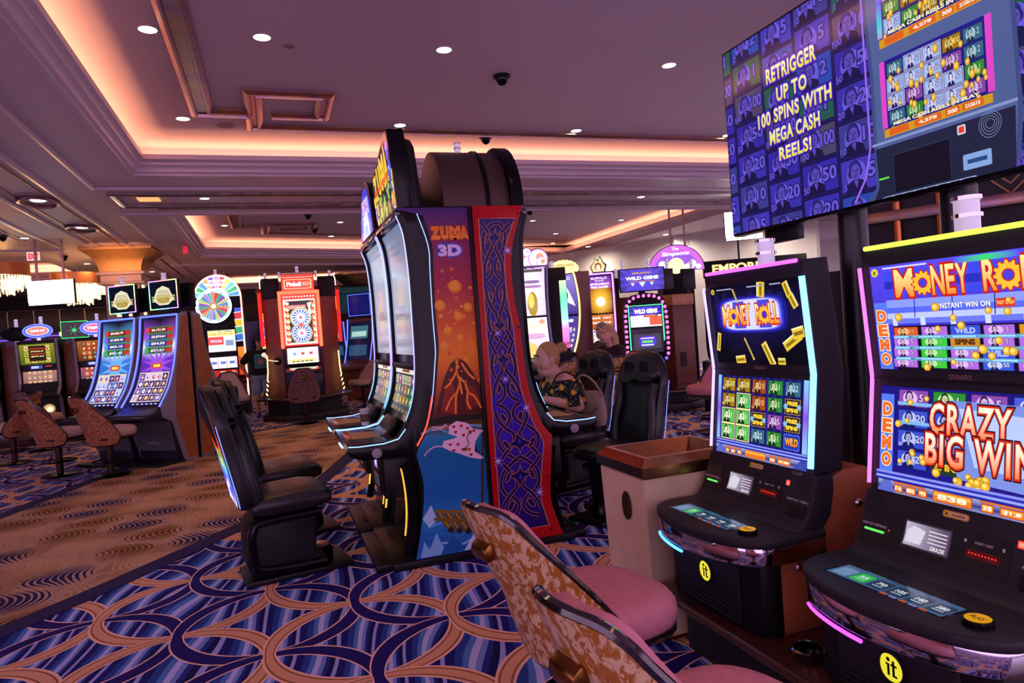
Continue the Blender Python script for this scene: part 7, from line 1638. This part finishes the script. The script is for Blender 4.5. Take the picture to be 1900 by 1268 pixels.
for i, (x, y, pw) in enumerate(((11.9, 14.4, 380), (10.85, 17.0, 380), (9.5, 19.3, 260), (13.4, 12.6, 260))):
    downlight(x, y, ZS, 'bright wall-washing downlight in the soffit by the marble wall, ' + ['over the shop sign', 'right of the diagonal cove', 'at the far end', 'behind the large display'][i], 'wall-washing downlights', .08, pw*.8, 165, lin('#ffeedd'))
# hanging white screens
def hang_screen(label, loc, rz, w, h, strength):
    t = thing('hanging_screen', label, 'screen', loc, rz, 'ceiling-hung white screens')
    bm = BM(); box(bm, -w/2, w/2, 0, .07, -h, 0, .008); fr = fin('frame', bm, SATIN, t)
    p = Pic(); p.rect(-w/2+.01, -h*.88, w/2-.01, -.01, '#ffffff'); p.rect(-w/2+.02, -h*.985, w/2-.01, -h*.90, '#f0f4ff'); p.build('lit_face', paintmat('white_screen', strength, .3), fr, plane_fn((0, -.002, 0), (1, 0, 0), (0, 0, 1)))
    for x in (-w*.28, w*.28):
        bm = BM(); box(bm, x-.02, x+.02, .02, .05, -.01, ZS-loc[2]); fin('hanging_rod', bm, BRONZE, t)
hang_screen('blank white glowing screen hung from the left ceiling before the chandeliers', (-4.0, 15.6, 3.03), R(-14), .88, .49, 3.5)
hang_screen('blank white glowing screen hung behind the round-topped purple sign', (8.6, 13.0, 2.98), R(-20), .55, .5, 3)
hang_screen('blank white glowing screen hung behind the lower left corner of the large display', (9.25, 11.6, 3.5), R(-28), .75, .6, 3)
# exit sign
t = thing('exit_sign', 'small red-lettered EXIT sign under the ceiling left of the column', 'sign', (-4.62, 17.0, 3.66))
bm = BM(); box(bm, -.13, .13, 0, .04, -.08, .12, .006); box(bm, -.02, .02, .01, .03, .1, .16); fin('housing', bm, mat('exit_plate', '#e8d0d0', .4), t)
p = Pic(); p.rect(-.12, -.07, .12, .11, '#f0c8c8'); p.text('EXIT', 0, .02, .12, '#e81c28', .19, bold=.05); p.build('exit_lettering', SCREEN, t, plane_fn((0, -.002, 0), (1, 0, 0), (0, 0, 1)))
bm = BM(); box(bm, -1.72, -1.62, 16.8, 16.84, 3.62, 3.78, .004); tag(fin('exit_sign', bm, mat('red_sign', '#c8283a', .4, emit='#e02838', es=.8)), 'small red sign seen edge-on under the ceiling right of the column', 'sign')
# ---------------------------------------------------------------- square column with a flared gilded capital
CO = thing('column', 'square pale column with a flared gilded capital and lit panels, behind the slanted machines', 'column', (-2.98, 17.3, 0), R(-3))
CO['kind'] = 'structure'
bm = BM(); box(bm, -.34, .34, -.34, .34, 0, 3.1, .01); fin('shaft', bm, mat('column_stone', '#c0a8a8', .45, noise='#b59c9c', nscale=3), CO)
def sq(r, z): return [(-r, -r, z), (r, -r, z), (r, r, z), (-r, r, z)]
bm = BM(); loft(bm, [sq(.40, 3.0), sq(.46, 3.02), sq(.46, 3.05), sq(.40, 3.07), sq(.40, 3.20), sq(.47, 3.22), sq(.47, 3.27), sq(.42, 3.28)]); fin('neck_molding', bm, mat('column_stone', ''), CO)
bm = BM(); loft(bm, [sq(.41, 3.28), sq(.42, 3.38), sq(.46, 3.5), sq(.54, 3.62), sq(.66, 3.72), sq(.70, 3.74), sq(.70, 3.795)]); fin('capital', bm, mat('gilt_plaster', '#d8a868', .4, .35, noise='#c09050', nscale=30), CO, 60)
for s in (0, 1):
    p = Pic(); p.rect(-.15, 2.3, .15, 3.0, '#ffe0b0'); p.up().rect(-.15, 2.64, .15, 2.65, '#8a6a50'); o = p.build('lit_panel', SCREENB, CO, plane_fn((0, -.343, 0), (1, 0, 0), (0, 0, 1)) if not s else plane_fn((.343, 0, 0), (0, 1, 0), (0, 0, 1)))
l = bpy.data.lights.new('lamp', 'AREA'); l.energy = 6; l.color = COVE; l.size = 1.0; l.spread = R(120)
o = bpy.data.objects.new('lamp', l); C.objects.link(o); o.location = (-2.98, 16.2, 3.3); o.rotation_euler = (R(105), 0, 0)
# chandeliers: a drum of light over strands of crystal beads
def chandelier(label, loc, r, h):
    t = thing('chandelier', label, 'chandelier', loc, 0, 'crystal chandeliers')
    bm = BM(); lathe(bm, [(r, -.02), (r, .26), (r*.97, .26), (r*.97, -.02)], 32); fin('drum', bm, mat('gilt_drum', '#d89060', .35, .6), t)
    bm = BM(); rnd = random.Random(int(r*1000))
    for k, (rr, n) in enumerate(((r*.97, 60), (r*.72, 40), (r*.45, 24))):
        for i in range(n):
            a = 2*PI*i/n; x, y = rr*math.cos(a), rr*math.sin(a); L_ = h*(.55+.22*k+.12*rnd.random()); m = int(L_/.045)
            for j in range(m): 
                z = -.02-j*.045; s = .023*rnd.uniform(.7, 1.2)
                v = [bm.verts.new((x+dx*s, y+dy*s, z+dz*s*1.3)) for dx, dy, dz in ((1, 0, 0), (0, 1, 0), (-1, 0, 0), (0, -1, 0), (0, 0, 1), (0, 0, -1))]
                for q in ((0, 1, 4), (1, 2, 4), (2, 3, 4), (3, 0, 4), (1, 0, 5), (2, 1, 5), (3, 2, 5), (0, 3, 5)): bm.faces.new([v[i_] for i_ in q])
    o = fin('crystal_strands', bm, glow('crystal_glow', '#ffd9a0', 2.6), t, None); o['kind'] = 'stuff'
    l = bpy.data.lights.new('lamp', 'POINT'); l.energy = 240; l.color = WARM; l.shadow_soft_size = .2; q = bpy.data.objects.new('lamp', l); C.objects.link(q); q.location = (0, 0, -.25); q.parent = t
    bm = BM(); box(bm, -.02, .02, -.02, .02, .2, ZC-loc[2]); fin('hanging_rod', bm, BRONZE, t)
chandelier('wide crystal bead chandelier left of the hanging white screen', (-5.75, 18.5, 3.45), .62, .44)
chandelier('crystal bead chandelier half behind the hanging white screen', (-4.55, 20.2, 3.35), .62, .5)
# ---------------------------------------------------------------- bar at the far left and the shop front at the far right
t = thing('bar', 'dark back bar with framed panels and violet glowing shelves at the far left', 'bar', (-9, 27.5, 0), R(6))
bm = BM(); box(bm, -4.2, 9.6, 0, .4, 2.45, 3.2, .01); box(bm, -4.2, 9.6, -.02, .02, 3.2, 3.23); box(bm, 4.3, 4.9, -.1, .4, 0, 3.3); fin('fascia', bm, mat('bar_panel', '#2c2024', .4), t)
for i in range(12):
    bm = BM(); box(bm, -3.9+i*.75, -3.88+i*.75, -.015, .01, 2.5, 3.2); fin('panel_bar', bm, GOLDLEAF, t)
bm = BM(); box(bm, -4.2, 9.6, -.6, .4, 0, 1.1); fin('counter', bm, BLACKM, t)
for i, (x0, x1, z) in enumerate(((-.8, 1.2, 2.22), (1.4, 2.6, 2.30), (2.9, 4.0, 2.25), (-3, -1.5, 2.0), (5.6, 8, 2.2))):
    bm = BM(); box(bm, x0, x1, .1, .13, z, z+.03); fin('shelf_light', bm, glow('violet_shelf', '#7048ff', 2.5), t)
for i, x in enumerate((-3, -.2, 1.0, 2.1, 3.2, 5.8)):
    bm = BM(); lathe(bm, [(.05, 2.28), (.05, 2.42), (.001, 2.43)], 12, x, .0); fin('pendant', bm, glow('pendant_amber', '#ffc070', 2), t)
p = Pic(); rnd = random.Random(5)
bm = BM(); box(bm, -4.2, 9.6, .38, .42, 1.1, 2.45); fin('mirror', bm, mat('bar_mirror', '#2a2030', .1, .8), t)
for i in range(26):
    bm = BM(); x = -3.6+i*.33+rnd.uniform(-.08, .08); lathe(bm, [(.001, 1.101), (.045, 1.101), (.045, 1.32), (.016, 1.38), (.016, 1.46), (.001, 1.46)], 10, 0, 0)
    o = fin('bottle', bm, [mat('amber_glass', '#8a5a20', .1, coat=.6), mat('green_glass', '#2a5a30', .1, coat=.6), mat('clear_glass', '#a8a8b8', .1, coat=.6)][i % 3]); o.location = t.matrix_basis @ Vector((x, -.3, 0)) if False else (Matrix.Translation(t.location) @ RZ(R(6))) @ Vector((x, -.3, 0)); tag(o, 'bottle standing on the counter of the far back bar', 'bottle', 'bottles on the far bar')
# shop front with raised lit letters
t = thing('shop_sign', 'black shop sign with large gold lit letters reading EMPORIA', 'sign', (11.3, 14.4, 0), R(-30))
bm = BM(); box(bm, -.9, 1.6, 0, .2, 2.36, 2.78, .01); fin('sign_board', bm, BLACKM, t)
p = Pic(); p.text('EMPORIA', .0, 2.57, .21, '#ffe9a0', 1.36, bold=.03, edge='#8a6420', ew=.03); p.build('lit_letters', SCREENB, t, plane_fn((0, -.02, 0), (1, 0, 0), (0, 0, 1)))
bm = BM(); box(bm, -.02, .02, .08, .12, 2.78, 3.8); fin('hanging_rod', bm, BLACKM, t)
bm = BM(); box(bm, -2.2, 4, 0, .3, 0, 3.8, M=TR(13.2, 16.2, 0) @ RZ(R(-32))); box(bm, -2.2, 4, -.12, .3, 3.25, 3.8, .03, M=TR(13.2, 16.2, 0) @ RZ(R(-32))); struct('wall_right_shop', bm, CREAM)
bm = BM(); box(bm, 0, 9, 0, .3, 0, 3.8, M=TR(8.9, 21.8, 0) @ RZ(R(-60))); struct('wall_back_right', bm, CREAM)
bm = BM()
for q in ([(9.6, 20.2), (9.9, 20.05)], [(10.4, 18.6), (11.2, 17.0)]):
    pass
bm.free()
# bronze lattice screens of the bar behind the large display
t = thing('lattice_screen', 'bronze chevron lattice screen with posts behind the large display posts', 'screen', (6.6, 5.2, 0), R(-62))
bm = BM(); box(bm, -.8, 2.6, 0, .1, 2.3, 2.42, .01); box(bm, -.8, 2.6, .0, .1, 3.2, 3.3, .01); fin('rail', bm, BRONZE, t)
bm = BM(); box(bm, -.8, 2.6, .12, .2, 0, 3.8); fin('backing', bm, DARKWALL, t)
for x in (-.75, -.4, .0, 1.2, 2.5):
    bm = BM(); lathe(bm, [(.04, 0), (.04, 3.3)], 12, x, .05); fin('post', bm, mat('copper', ''), t)
for x0 in (.6, 1.85):
  p = Pic()
  for k in range(14):
    for s in (-1, 1):
        if 1:
            z = 2.42+k*.1; x1 = x0+s*.4; z1 = z+.4
            if z < 3.2: p.line([(x0, z), (x0+s*min(.4, 3.2-z), z+min(.4, 3.2-z))], .016, '#b8875a')
  p.build('lattice', paintmat('bronze_lattice', 0, .4), t, plane_fn((0, .1, 0), (1, 0, 0), (0, 0, 1)))
# ---------------------------------------------------------------- people
def fuse(name, bm, voxel, mt, parent, smooth=6):
    """melt overlapping closed shapes into one continuous skin"""
    me = bpy.data.meshes.new('_'); bm.to_mesh(me); bm.free(); o = bpy.data.objects.new('_', me); C.objects.link(o)
    r = o.modifiers.new('r', 'REMESH'); r.mode = 'VOXEL'; r.voxel_size = voxel
    s = o.modifiers.new('s', 'SMOOTH'); s.factor = .5; s.iterations = smooth
    dg = bpy.context.evaluated_depsgraph_get(); m2 = bpy.data.meshes.new_from_object(o.evaluated_get(dg)); bpy.data.objects.remove(o); bpy.data.meshes.remove(me)
    m2.name = name; m2.materials.clear(); m2.materials.append(mt)
    ob = bpy.data.objects.new(name, m2); C.objects.link(ob); m2.shade_smooth()
    if parent: ob.parent = parent
    return ob
def cap(bm, a, b, ra, rb):
    a, b = Vector(a), Vector(b); ball(bm, a, ra, 2); ball(bm, b, rb, 2); tube(bm, [a, b], [ra, rb], 12)
def hand(bm, h, d, n, side=1, curl=.3, k=1.):
    h, d, n = Vector(h), Vector(d).normalized(), Vector(n); n = (n-d*n.dot(d)).normalized(); s = d.cross(n)*side
    for t in (-.022, 0, .022): cap(bm, h+s*t*k*.7, h+d*.075*k+s*t*k, .015*k, .013*k)
    for i, (o, l) in enumerate(((-.033, .062), (-.011, .076), (.012, .072), (.034, .055))):
        p0 = h+d*.08*k+s*o*k; p1 = p0+(d-n*curl)*l*.5*k; p2 = p1+(d-n*curl*2.6).normalized()*l*.55*k
        cap(bm, p0, p1, .0098*k, .009*k); cap(bm, p1, p2, .009*k, .0078*k)
    p0 = h+d*.02*k-s*.03*k; p1 = p0+(d*.7-s*.75-n*.2).normalized()*.04*k; p2 = p1+(d-s*.2-n*.5).normalized()*.034*k
    cap(bm, p0, p1, .0125*k, .0105*k); cap(bm, p1, p2, .0105*k, .009*k)
def headparts(bm, c, k=1., yaw=0., fat=0.):
    """skull, jaw, nose, ears, lips, brow facing -y, turned by yaw"""
    M = TR(*c) @ RZ(yaw); b = BM()
    ball(b, (0, .015*k, .035*k), (.074*k, .092*k, .092*k), 3); ball(b, (0, -.012*k, -.02*k), ((.066+fat)*k, .078*k, .085*k), 3)
    ball(b, (0, -.045*k, -.085*k), ((.036+fat)*k, .034*k, .026*k), 2)
    if fat: ball(b, (0, -.01*k, -.105*k), (.06*k, .06*k, .035*k), 2); ball(b, (.04*k, -.045*k, -.04*k), .036*k, 2); ball(b, (-.04*k, -.045*k, -.04*k), .036*k, 2)
    cap(b, (0, -.082*k, .012*k), (0, -.102*k, -.022*k), .010*k, .0145*k); ball(b, (.012*k, -.09*k, -.028*k), .010*k, 2); ball(b, (-.012*k, -.09*k, -.028*k), .010*k, 2)
    ball(b, (0, -.083*k, -.053*k), (.022*k, .010*k, .008*k), 2); ball(b, (0, -.081*k, -.066*k), (.019*k, .010*k, .008*k), 2)
    for s in (-1, 1):
        ball(b, (s*.032*k, -.072*k, .032*k), (.026*k, .014*k, .010*k), 2); ball(b, ((s*(.074+fat*.8))*k, .012*k, -.008*k), (.010*k, .022*k, .034*k), 2)
    return merge(bm, b, M)
def face(parent, c, k=1., yaw=0., iris='#4a5a68', lip='#b0606a', brow='#7a5a3a'):
    M = TR(*c) @ RZ(yaw)
    for s in (-1, 1):
        bm = BM(); ball(bm, (s*.031*k, -.0775*k, .010*k), (.0135*k, .0088*k, .0058*k), 2, M=None); bmesh.ops.transform(bm, matrix=M, verts=bm.verts); e = fin('eye', bm, mat('eye_white', '#e8dcdc', .2), parent, 60)
        bm = BM(); ball(bm, (s*.031*k, -.0865*k, .010*k), (.0055*k, .003*k, .0055*k), 2); bmesh.ops.transform(bm, matrix=M, verts=bm.verts); fin('iris', bm, mat('iris_'+iris[1:], iris, .2), e)
        bm = BM(); tube(bm, smoothpath([(s*.012*k, -.087*k, .030*k), (s*.03*k, -.088*k, .037*k), (s*.05*k, -.076*k, .031*k)], 4), .004*k, 6); bmesh.ops.transform(bm, matrix=M, verts=bm.verts); fin('eyebrow', bm, mat('brow_'+brow[1:], brow, .8), parent)
    bm = BM(); ball(bm, (0, -.086*k, -.055*k), (.021*k, .010*k, .006*k), 2); ball(bm, (0, -.085*k, -.064*k), (.018*k, .010*k, .006*k), 2); bmesh.ops.transform(bm, matrix=M, verts=bm.verts); fin('lips', bm, mat('lips_'+lip[1:], lip, .5), parent, 60)
def skinmat(name, c): 
    m = mat(name, c, .5, spec=.35); b = m.node_tree.nodes['Principled BSDF']; b.inputs['Subsurface Weight'].default_value = .1; b.inputs['Subsurface Radius'].default_value = (.02, .008, .005); return m
def fruit_print():
    m, t, b = newmat('lemon_print_cloth'); L = t.links; tc = t.nodes.new('ShaderNodeTexCoord')
    def vor(scale, feat='F1'):
        v = t.nodes.new('ShaderNodeTexVoronoi'); v.inputs['Scale'].default_value = scale; v.feature = feat; L.new(tc.outputs['Object'], v.inputs['Vector']); return v
    col = lin('#0b0b10')
    n = t.nodes.new('ShaderNodeTexNoise'); n.inputs['Scale'].default_value = 26; n.inputs['Distortion'].default_value = 1.5; L.new(tc.outputs['Object'], n.inputs[0])
    X.T = t; leaf_ = X.op('GREATER_THAN', X(n.outputs[0]), .60); col = xmix(t, leaf_, col, lin('#5a6a4a'))
    n2 = t.nodes.new('ShaderNodeTexNoise'); n2.inputs['Scale'].default_value = 34; n2.inputs['Distortion'].default_value = 1; L.new(tc.outputs['Object'], n2.inputs[0])
    col = xmix(t, X.op('GREATER_THAN', X(n2.outputs[0]), .66), col, lin('#d8d0c0'))
    v = vor(13); f = X.op('LESS_THAN', X(v.outputs['Distance']), .34); col = xmix(t, f, col, lin('#e8a030')); f2 = X.op('LESS_THAN', X(v.outputs['Distance']), .2); col = xmix(t, f2, col, lin('#f4c060'))
    L.new(col, b.inputs['Base Color']); b.inputs['Roughness'].default_value = .85; return m
# --- seated woman in the floral dress (faces the machine)
WO = thing('person', 'woman with pinned-up fair hair in a black lemon-print off-shoulder dress, playing a machine', 'person', (2.38, 5.50, -.05), -PI/2)
SK = skinmat('rosy_skin', '#e2ab9c'); HC = (0, -.155, 1.205); HK = 1.1; YAW = R(8)
bm = BM(); headparts(bm, HC, HK, YAW, .012)
cap(bm, (0, -.06, 1.02), (0, -.12, 1.13), .075, .066); cap(bm, (-.15, -.03, 1.0), (.15, -.03, 1.0), .07, .07)
ball(bm, (0, -.03, .93), (.20, .15, .15), 3); ball(bm, (0, -.02, .76), (.20, .18, .18), 3); ball(bm, (0, .0, .62), (.22, .20, .15), 3)
for s, el, ha in ((1, (.25, .01, .80), (.20, -.27, .88)), (-1, (-.255, -.06, .84), (-.16, -.28, .89))):
    cap(bm, (s*.19, -.03, .985), el, .068, .056); w = Vector(ha); cap(bm, el, w, .054, .033); d = (w-Vector(el)).normalized(); d.z = -.05
    hand(bm, w, d, (0, 0, 1), -s, .35)
    cap(bm, (s*.11, -.0, .585), (s*.13, -.36, .575), .105, .08); cap(bm, (s*.13, -.37, .56), (s*.13, -.36, .18), .07, .045); cap(bm, (s*.13, -.34, .15), (s*.135, -.50, .14), .042, .034)
fuse('body', bm, .0075, SK, WO)
face(WO, HC, HK, YAW, '#4a5a60', '#a8606a', '#8a6a4a')
HAIRB = mat('fair_hair', '#c89a60', .55, noise='#a87c48', nscale=60)
bm = BM(); M = TR(*HC) @ RZ(YAW) @ Matrix.Scale(HK, 4); b = BM()
ball(b, (0, .028, .052), (.082, .092, .088), 3); ball(b, (0, .075, .0), (.062, .045, .07), 3); ball(b, (.068, .03, .02), (.02, .05, .06), 2); ball(b, (-.068, .03, .02), (.02, .05, .06), 2)
cap(b, (0, .11, .05), (0, .15, .085), .03, .035); ball(b, (.01, .17, .07), .032, 2); ball(b, (-.01, .16, .10), .026, 2)
merge(bm, b, M); hr = fuse('hair', bm, .008, HAIRB, WO, 3)
bm = BM()
for i in range(7): a = R(-40+i*14); tube(bm, [M @ Vector((.02*i-.06, .14, .09)), M @ Vector((.03*i-.09, .18+.01*(i % 3), .10+.025*math.cos(a))), M @ Vector((.035*i-.1, .20, .08+.03*math.sin(a)))], .003, 5)
fin('loose_strand', bm, HAIRB, hr)
# dress: bodice, skirt and the wide ruffle off the shoulders
DR = fruit_print()
bm = BM(); ball(bm, (0, -.03, .905), (.222, .172, .115), 3); ball(bm, (0, -.025, .78), (.218, .20, .19), 3); ball(bm, (0, .0, .62), (.242, .22, .15), 3)
for s in (-1, 1): cap(bm, (s*.11, .0, .59), (s*.13, -.34, .585), .118, .10); cap(bm, (s*.13, -.34, .57), (s*.13, -.36, .40), .10, .095)
dr = fuse('dress', bm, .009, DR, WO, 4)
bm = BM(); rings = []
for z, r, k in ((1.005, .0, 0), (1.0, .012, 0), (.94, .03, .6), (.88, .05, 1), (.845, .06, 1.3)):
    rings.append([((.235+r)*math.cos(2*PI*i/72)*1.05*(1+.018*k*math.sin(i*2*PI/72*14)), -.03+(.145+r*.9)*math.sin(2*PI*i/72)*(1+.03*k*math.sin(i*2*PI/72*14)), z+.025*(abs(math.cos(2*PI*i/72)))*(1 if z > .9 else -1.6)) for i in range(72)])
loft(bm, rings, cap=False); rf = fin('dress_ruffle', bm, DR, WO, 60); rf.modifiers.new('t', 'SOLIDIFY').thickness = .006
for s in (-1, 1):
    bm = BM(); tube(bm, smoothpath([(s*.12, -.16, .98), (s*.115, -.11, 1.06), (s*.11, -.02, 1.085), (s*.11, .06, 1.02), (s*.11, .10, .95)], 4), .007, 6); fin('dress_strap', bm, mat('black_cloth', '#0c0c10', .8), WO)
# her bag: slung behind her between body and chair
bg = thing('bag', 'soft taupe shoulder bag between the woman in the floral dress and her chair', 'bag', (2.535, 5.30, .645), R(-70))
TAN = mat('taupe_leather', '#a8907e', .55, bump=.1, nscale=40)
bm = BM(); loft(bm, [[(a, b*.5, z) for a, b in superell(0, 0, .15*k, .13*k, 2.6, 20)] for z, k in ((-.08, .7), (-.07, .95), (0, 1.06), (.1, 1.0), (.2, .85), (.215, .6))]); fin('pouch', bm, TAN, bg, 60)
bm = BM(); prism(bm, [(-.14, .22), (.14, .22), (.15, .10), (.06, .04), (-.06, .04), (-.15, .10)], -.085, -.068, 'y', .006); fin('flap', bm, TAN, bg)
bm = BM(); tube(bm, smoothpath([(-.14, 0, .17), (-.12, -.05, .28), (0, -.08, .36), (.1, -.05, .30), (.14, 0, .17)], 4), .01, 6); fin('strap', bm, TAN, bg)
# --- man in the cap
def clothes_tube(nm, parts, mt, par, vox=.012, cut=None):
    bm = BM()
    for q in parts:
        if len(q) == 4: cap(bm, *q)
        else: ball(bm, q[0], q[1], 3)
    o = fuse(nm, bm, vox, mt, par, 4)
    return o
MA = thing('person', 'standing man in a dark blue cap, black graphic T-shirt and pale denim shorts', 'person', (-.255, 14.75, 0), R(6))
SM = skinmat('tan_skin', '#c08a6c'); HC = (.02, -.06, 1.50); HK = 1.05; YAW = R(-6)
bm = BM(); headparts(bm, HC, HK, YAW); cap(bm, (0, -.0, 1.33), (.015, -.03, 1.42), .065, .058); cap(bm, (-.18, 0, 1.31), (.18, 0, 1.31), .06, .06)
ball(bm, (0, -.01, 1.2), (.19, .125, .16), 3); ball(bm, (0, -.03, 1.0), (.175, .135, .17), 3); ball(bm, (0, 0, .86), (.175, .13, .12), 3)
JO = {1: ((.25, .0, 1.06), (.235, -.10, .82)), -1: ((-.36, .02, 1.08), (-.26, -.04, .85))}
for s in (-1, 1):
    el, ha = JO[s]; cap(bm, (s*.21, 0, 1.29), el, .056, .045); cap(bm, el, ha, .043, .029); hand(bm, ha, Vector(ha)-Vector(el), (s, 0, .2), s, .5)
    cap(bm, (s*.095, 0, .84), (s*.10, -.02, .46), .09, .058); cap(bm, (s*.10, -.02, .45), (s*.105, .02, .09), .056, .036)
    cap(bm, (s*.105, .03, .05), (s*.12, -.12, .04), .04, .034)
fuse('body', bm, .01, SM, MA); face(MA, HC, HK, YAW, '#302018', '#a0605a', '#241c18')
TEE = mat('black_tee', '#16161a', .85)
tee = clothes_tube('t_shirt', [((0, -.01, 1.2), (.21, .145, .18)), ((0, -.03, 1.0), (.198, .155, .19)), ((0, -.005, .88), (.195, .15, .10)), ((-.17, 0, 1.31), (.17, 0, 1.31), .072, .072), ((.2, 0, 1.29), (.24, 0, 1.13), .074, .076), ((-.2, 0, 1.29), (-.31, .01, 1.15), .074, .076)], TEE, MA)
p = Pic(); p.rect(-.12, 1.0, .12, 1.28, '#2a9a9a'); p.up().rect(-.10, 1.02, .10, 1.26, '#1c6a78'); p.up().poly([(-.08, 1.06), (-.09, 1.17), (-.03, 1.22), (.05, 1.2), (.09, 1.12), (.05, 1.05)], '#7a7478'); p.up().disc(0, 1.13, .04, '#9a9296'); p.up().rect(-.10, 1.245, .02, 1.265, '#2ad0a0')
p.build('shirt_print', PRINTM, tee, lambda u, v, h: Vector((u, -.185-h+u*u*1.5, v)), cutsx=[-.08, -.04, 0, .04, .08])
clothes_tube('shorts', [((0, 0, .84), (.195, .15, .11)), ((.095, 0, .82), (.105, -.015, .53), .115, .10), ((-.095, 0, .82), (-.105, -.015, .53), .115, .10)], mat('pale_denim', '#8fa0c0', .85, noise='#7a8cb0', nscale=20), MA)
for s in (-1, 1): clothes_tube('shoe', [((s*.105, .035, .045), (s*.125, -.16, .04), .05, .042), ((s*.108, .02, .06), (s*.108, .02, .09), .045, .04)], mat('blue_shoe', '#2a3a8a', .7), MA)
bm = BM(); b = BM(); ball(b, (0, .012, .06), (.086, .102, .085), 3); bmesh.ops.bisect_plane(b, geom=b.verts[:]+b.edges[:]+b.faces[:], plane_co=(0, 0, .04), plane_no=(0, 0, -1), clear_outer=True); bmesh.ops.holes_fill(b, edges=b.edges); prism(b, superell(0, -.105, .065, .07, 2.4, 20), .040, .048, 'z', .003); merge(bm, b, TR(*HC) @ RZ(YAW) @ Matrix.Scale(HK, 4)); fin('cap', bm, mat('navy_cap', '#24305a', .8), MA, 60)
# --- blonde woman in dark top, and a grey-haired person beyond her
def seated(label, loc, rz, skin, topc, hairc, long_hair, k=1., seat=.52):
    t = thing('person', label, 'person', loc, rz); s0 = seat-.52
    hc = (0, -.07, 1.26+s0); bm = BM(); headparts(bm, hc, 1.05, 0); cap(bm, (0, -.02, 1.08+s0), (0, -.05, 1.18+s0), .055, .05); cap(bm, (-.14, 0, 1.07+s0), (.14, 0, 1.07+s0), .05, .05); ball(bm, (0, 0, .95+s0), (.16, .11, .16), 3); ball(bm, (0, .02, .76+s0), (.15, .11, .16), 3); ball(bm, (0, .03, .62+s0), (.17, .15, .11), 3)
    for s in (-1, 1):
        el = (s*.22, -.03, .82+s0); ha = (s*.14, -.27, .86+s0); cap(bm, (s*.17, 0, 1.05+s0), el, .048, .04); cap(bm, el, ha, .038, .027); hand(bm, ha, Vector(ha)-Vector(el), (0, 0, 1), -s, .4)
        cap(bm, (s*.09, .02, .60+s0), (s*.10, -.38, .58+s0), .085, .06); cap(bm, (s*.10, -.39, .57+s0), (s*.10, -.38, .14), .056, .04); cap(bm, (s*.1, -.37, .06), (s*.1, -.50, .05), .038, .032)
    fuse('body', bm, .011, skin, t); face(t, hc, 1.05, 0)
    clothes_tube('top', [((0, 0, .95+s0), (.178, .13, .165)), ((0, .02, .76+s0), (.17, .13, .17)), ((-.14, 0, 1.06+s0), (.14, 0, 1.06+s0), .062, .062), ((.17, 0, 1.05+s0), (.22, -.03, .82+s0), .06, .052), ((-.17, 0, 1.05+s0), (-.22, -.03, .82+s0), .06, .052), ((.22, -.03, .82+s0), (.16, -.21, .85+s0), .05, .04), ((-.22, -.03, .82+s0), (-.16, -.21, .85+s0), .05, .04)], topc, t)
    clothes_tube('trousers', [((0, .03, .62+s0), (.185, .165, .12)), ((.09, .02, .60+s0), (.10, -.38, .58+s0), .096, .072), ((-.09, .02, .60+s0), (-.10, -.38, .58+s0), .096, .072), ((.10, -.39, .57+s0), (.10, -.38, .13), .07, .055), ((-.10, -.39, .57+s0), (-.10, -.38, .13), .07, .055)], mat('dark_trousers', '#1c1a26', .85), t)
    b = [((0, -.045, 1.315+s0), (.088, .10, .085)), ((0, .02, 1.26+s0), (.075, .06, .085))]
    if long_hair: b += [((0, .035, 1.2+s0), (0, .06, .98+s0), .075, .06), ((.07, -.02, 1.26+s0), (.085, -.01, 1.0+s0), .035, .03), ((-.07, -.02, 1.26+s0), (-.085, -.01, 1.0+s0), .035, .03)]
    clothes_tube('hair', b, hairc, t); return t
seated('blonde long-haired woman in a dark top sitting before the violet-lit machine', (4.42, 8.45, 0), R(-75), SK, mat('plum_top', '#2c1420', .8), mat('blonde_hair', '#c8a878', .5, noise='#a8885a', nscale=60), True)
seated('grey-haired person just behind the blonde woman in the dark top', (4.72, 9.24, 0), R(-70), SK, mat('grey_top', '#5a5660', .8), mat('grey_hair', '#8a8288', .6), False, 1, .56)
sdup((4.42, 8.43, 0), face_ang(175) if False else PI/2+R(185), 'marbled stool under the blonde woman in the dark top', MARB, BEIGEV); sdup((4.72, 9.22, 0), PI/2+R(190), 'marbled stool under the grey-haired person', MARB, BEIGEV)
bm = BM(); lathe(bm, [(.001, 0), (.03, 0), (.038, .10), (.034, .10), (.001, .02)], 16); tag(fin('cup', bm, mat('red_cup', '#c82838', .4), loc=(4.02, 8.62, .86)), 'small red cup in front of the blonde woman', 'cup')
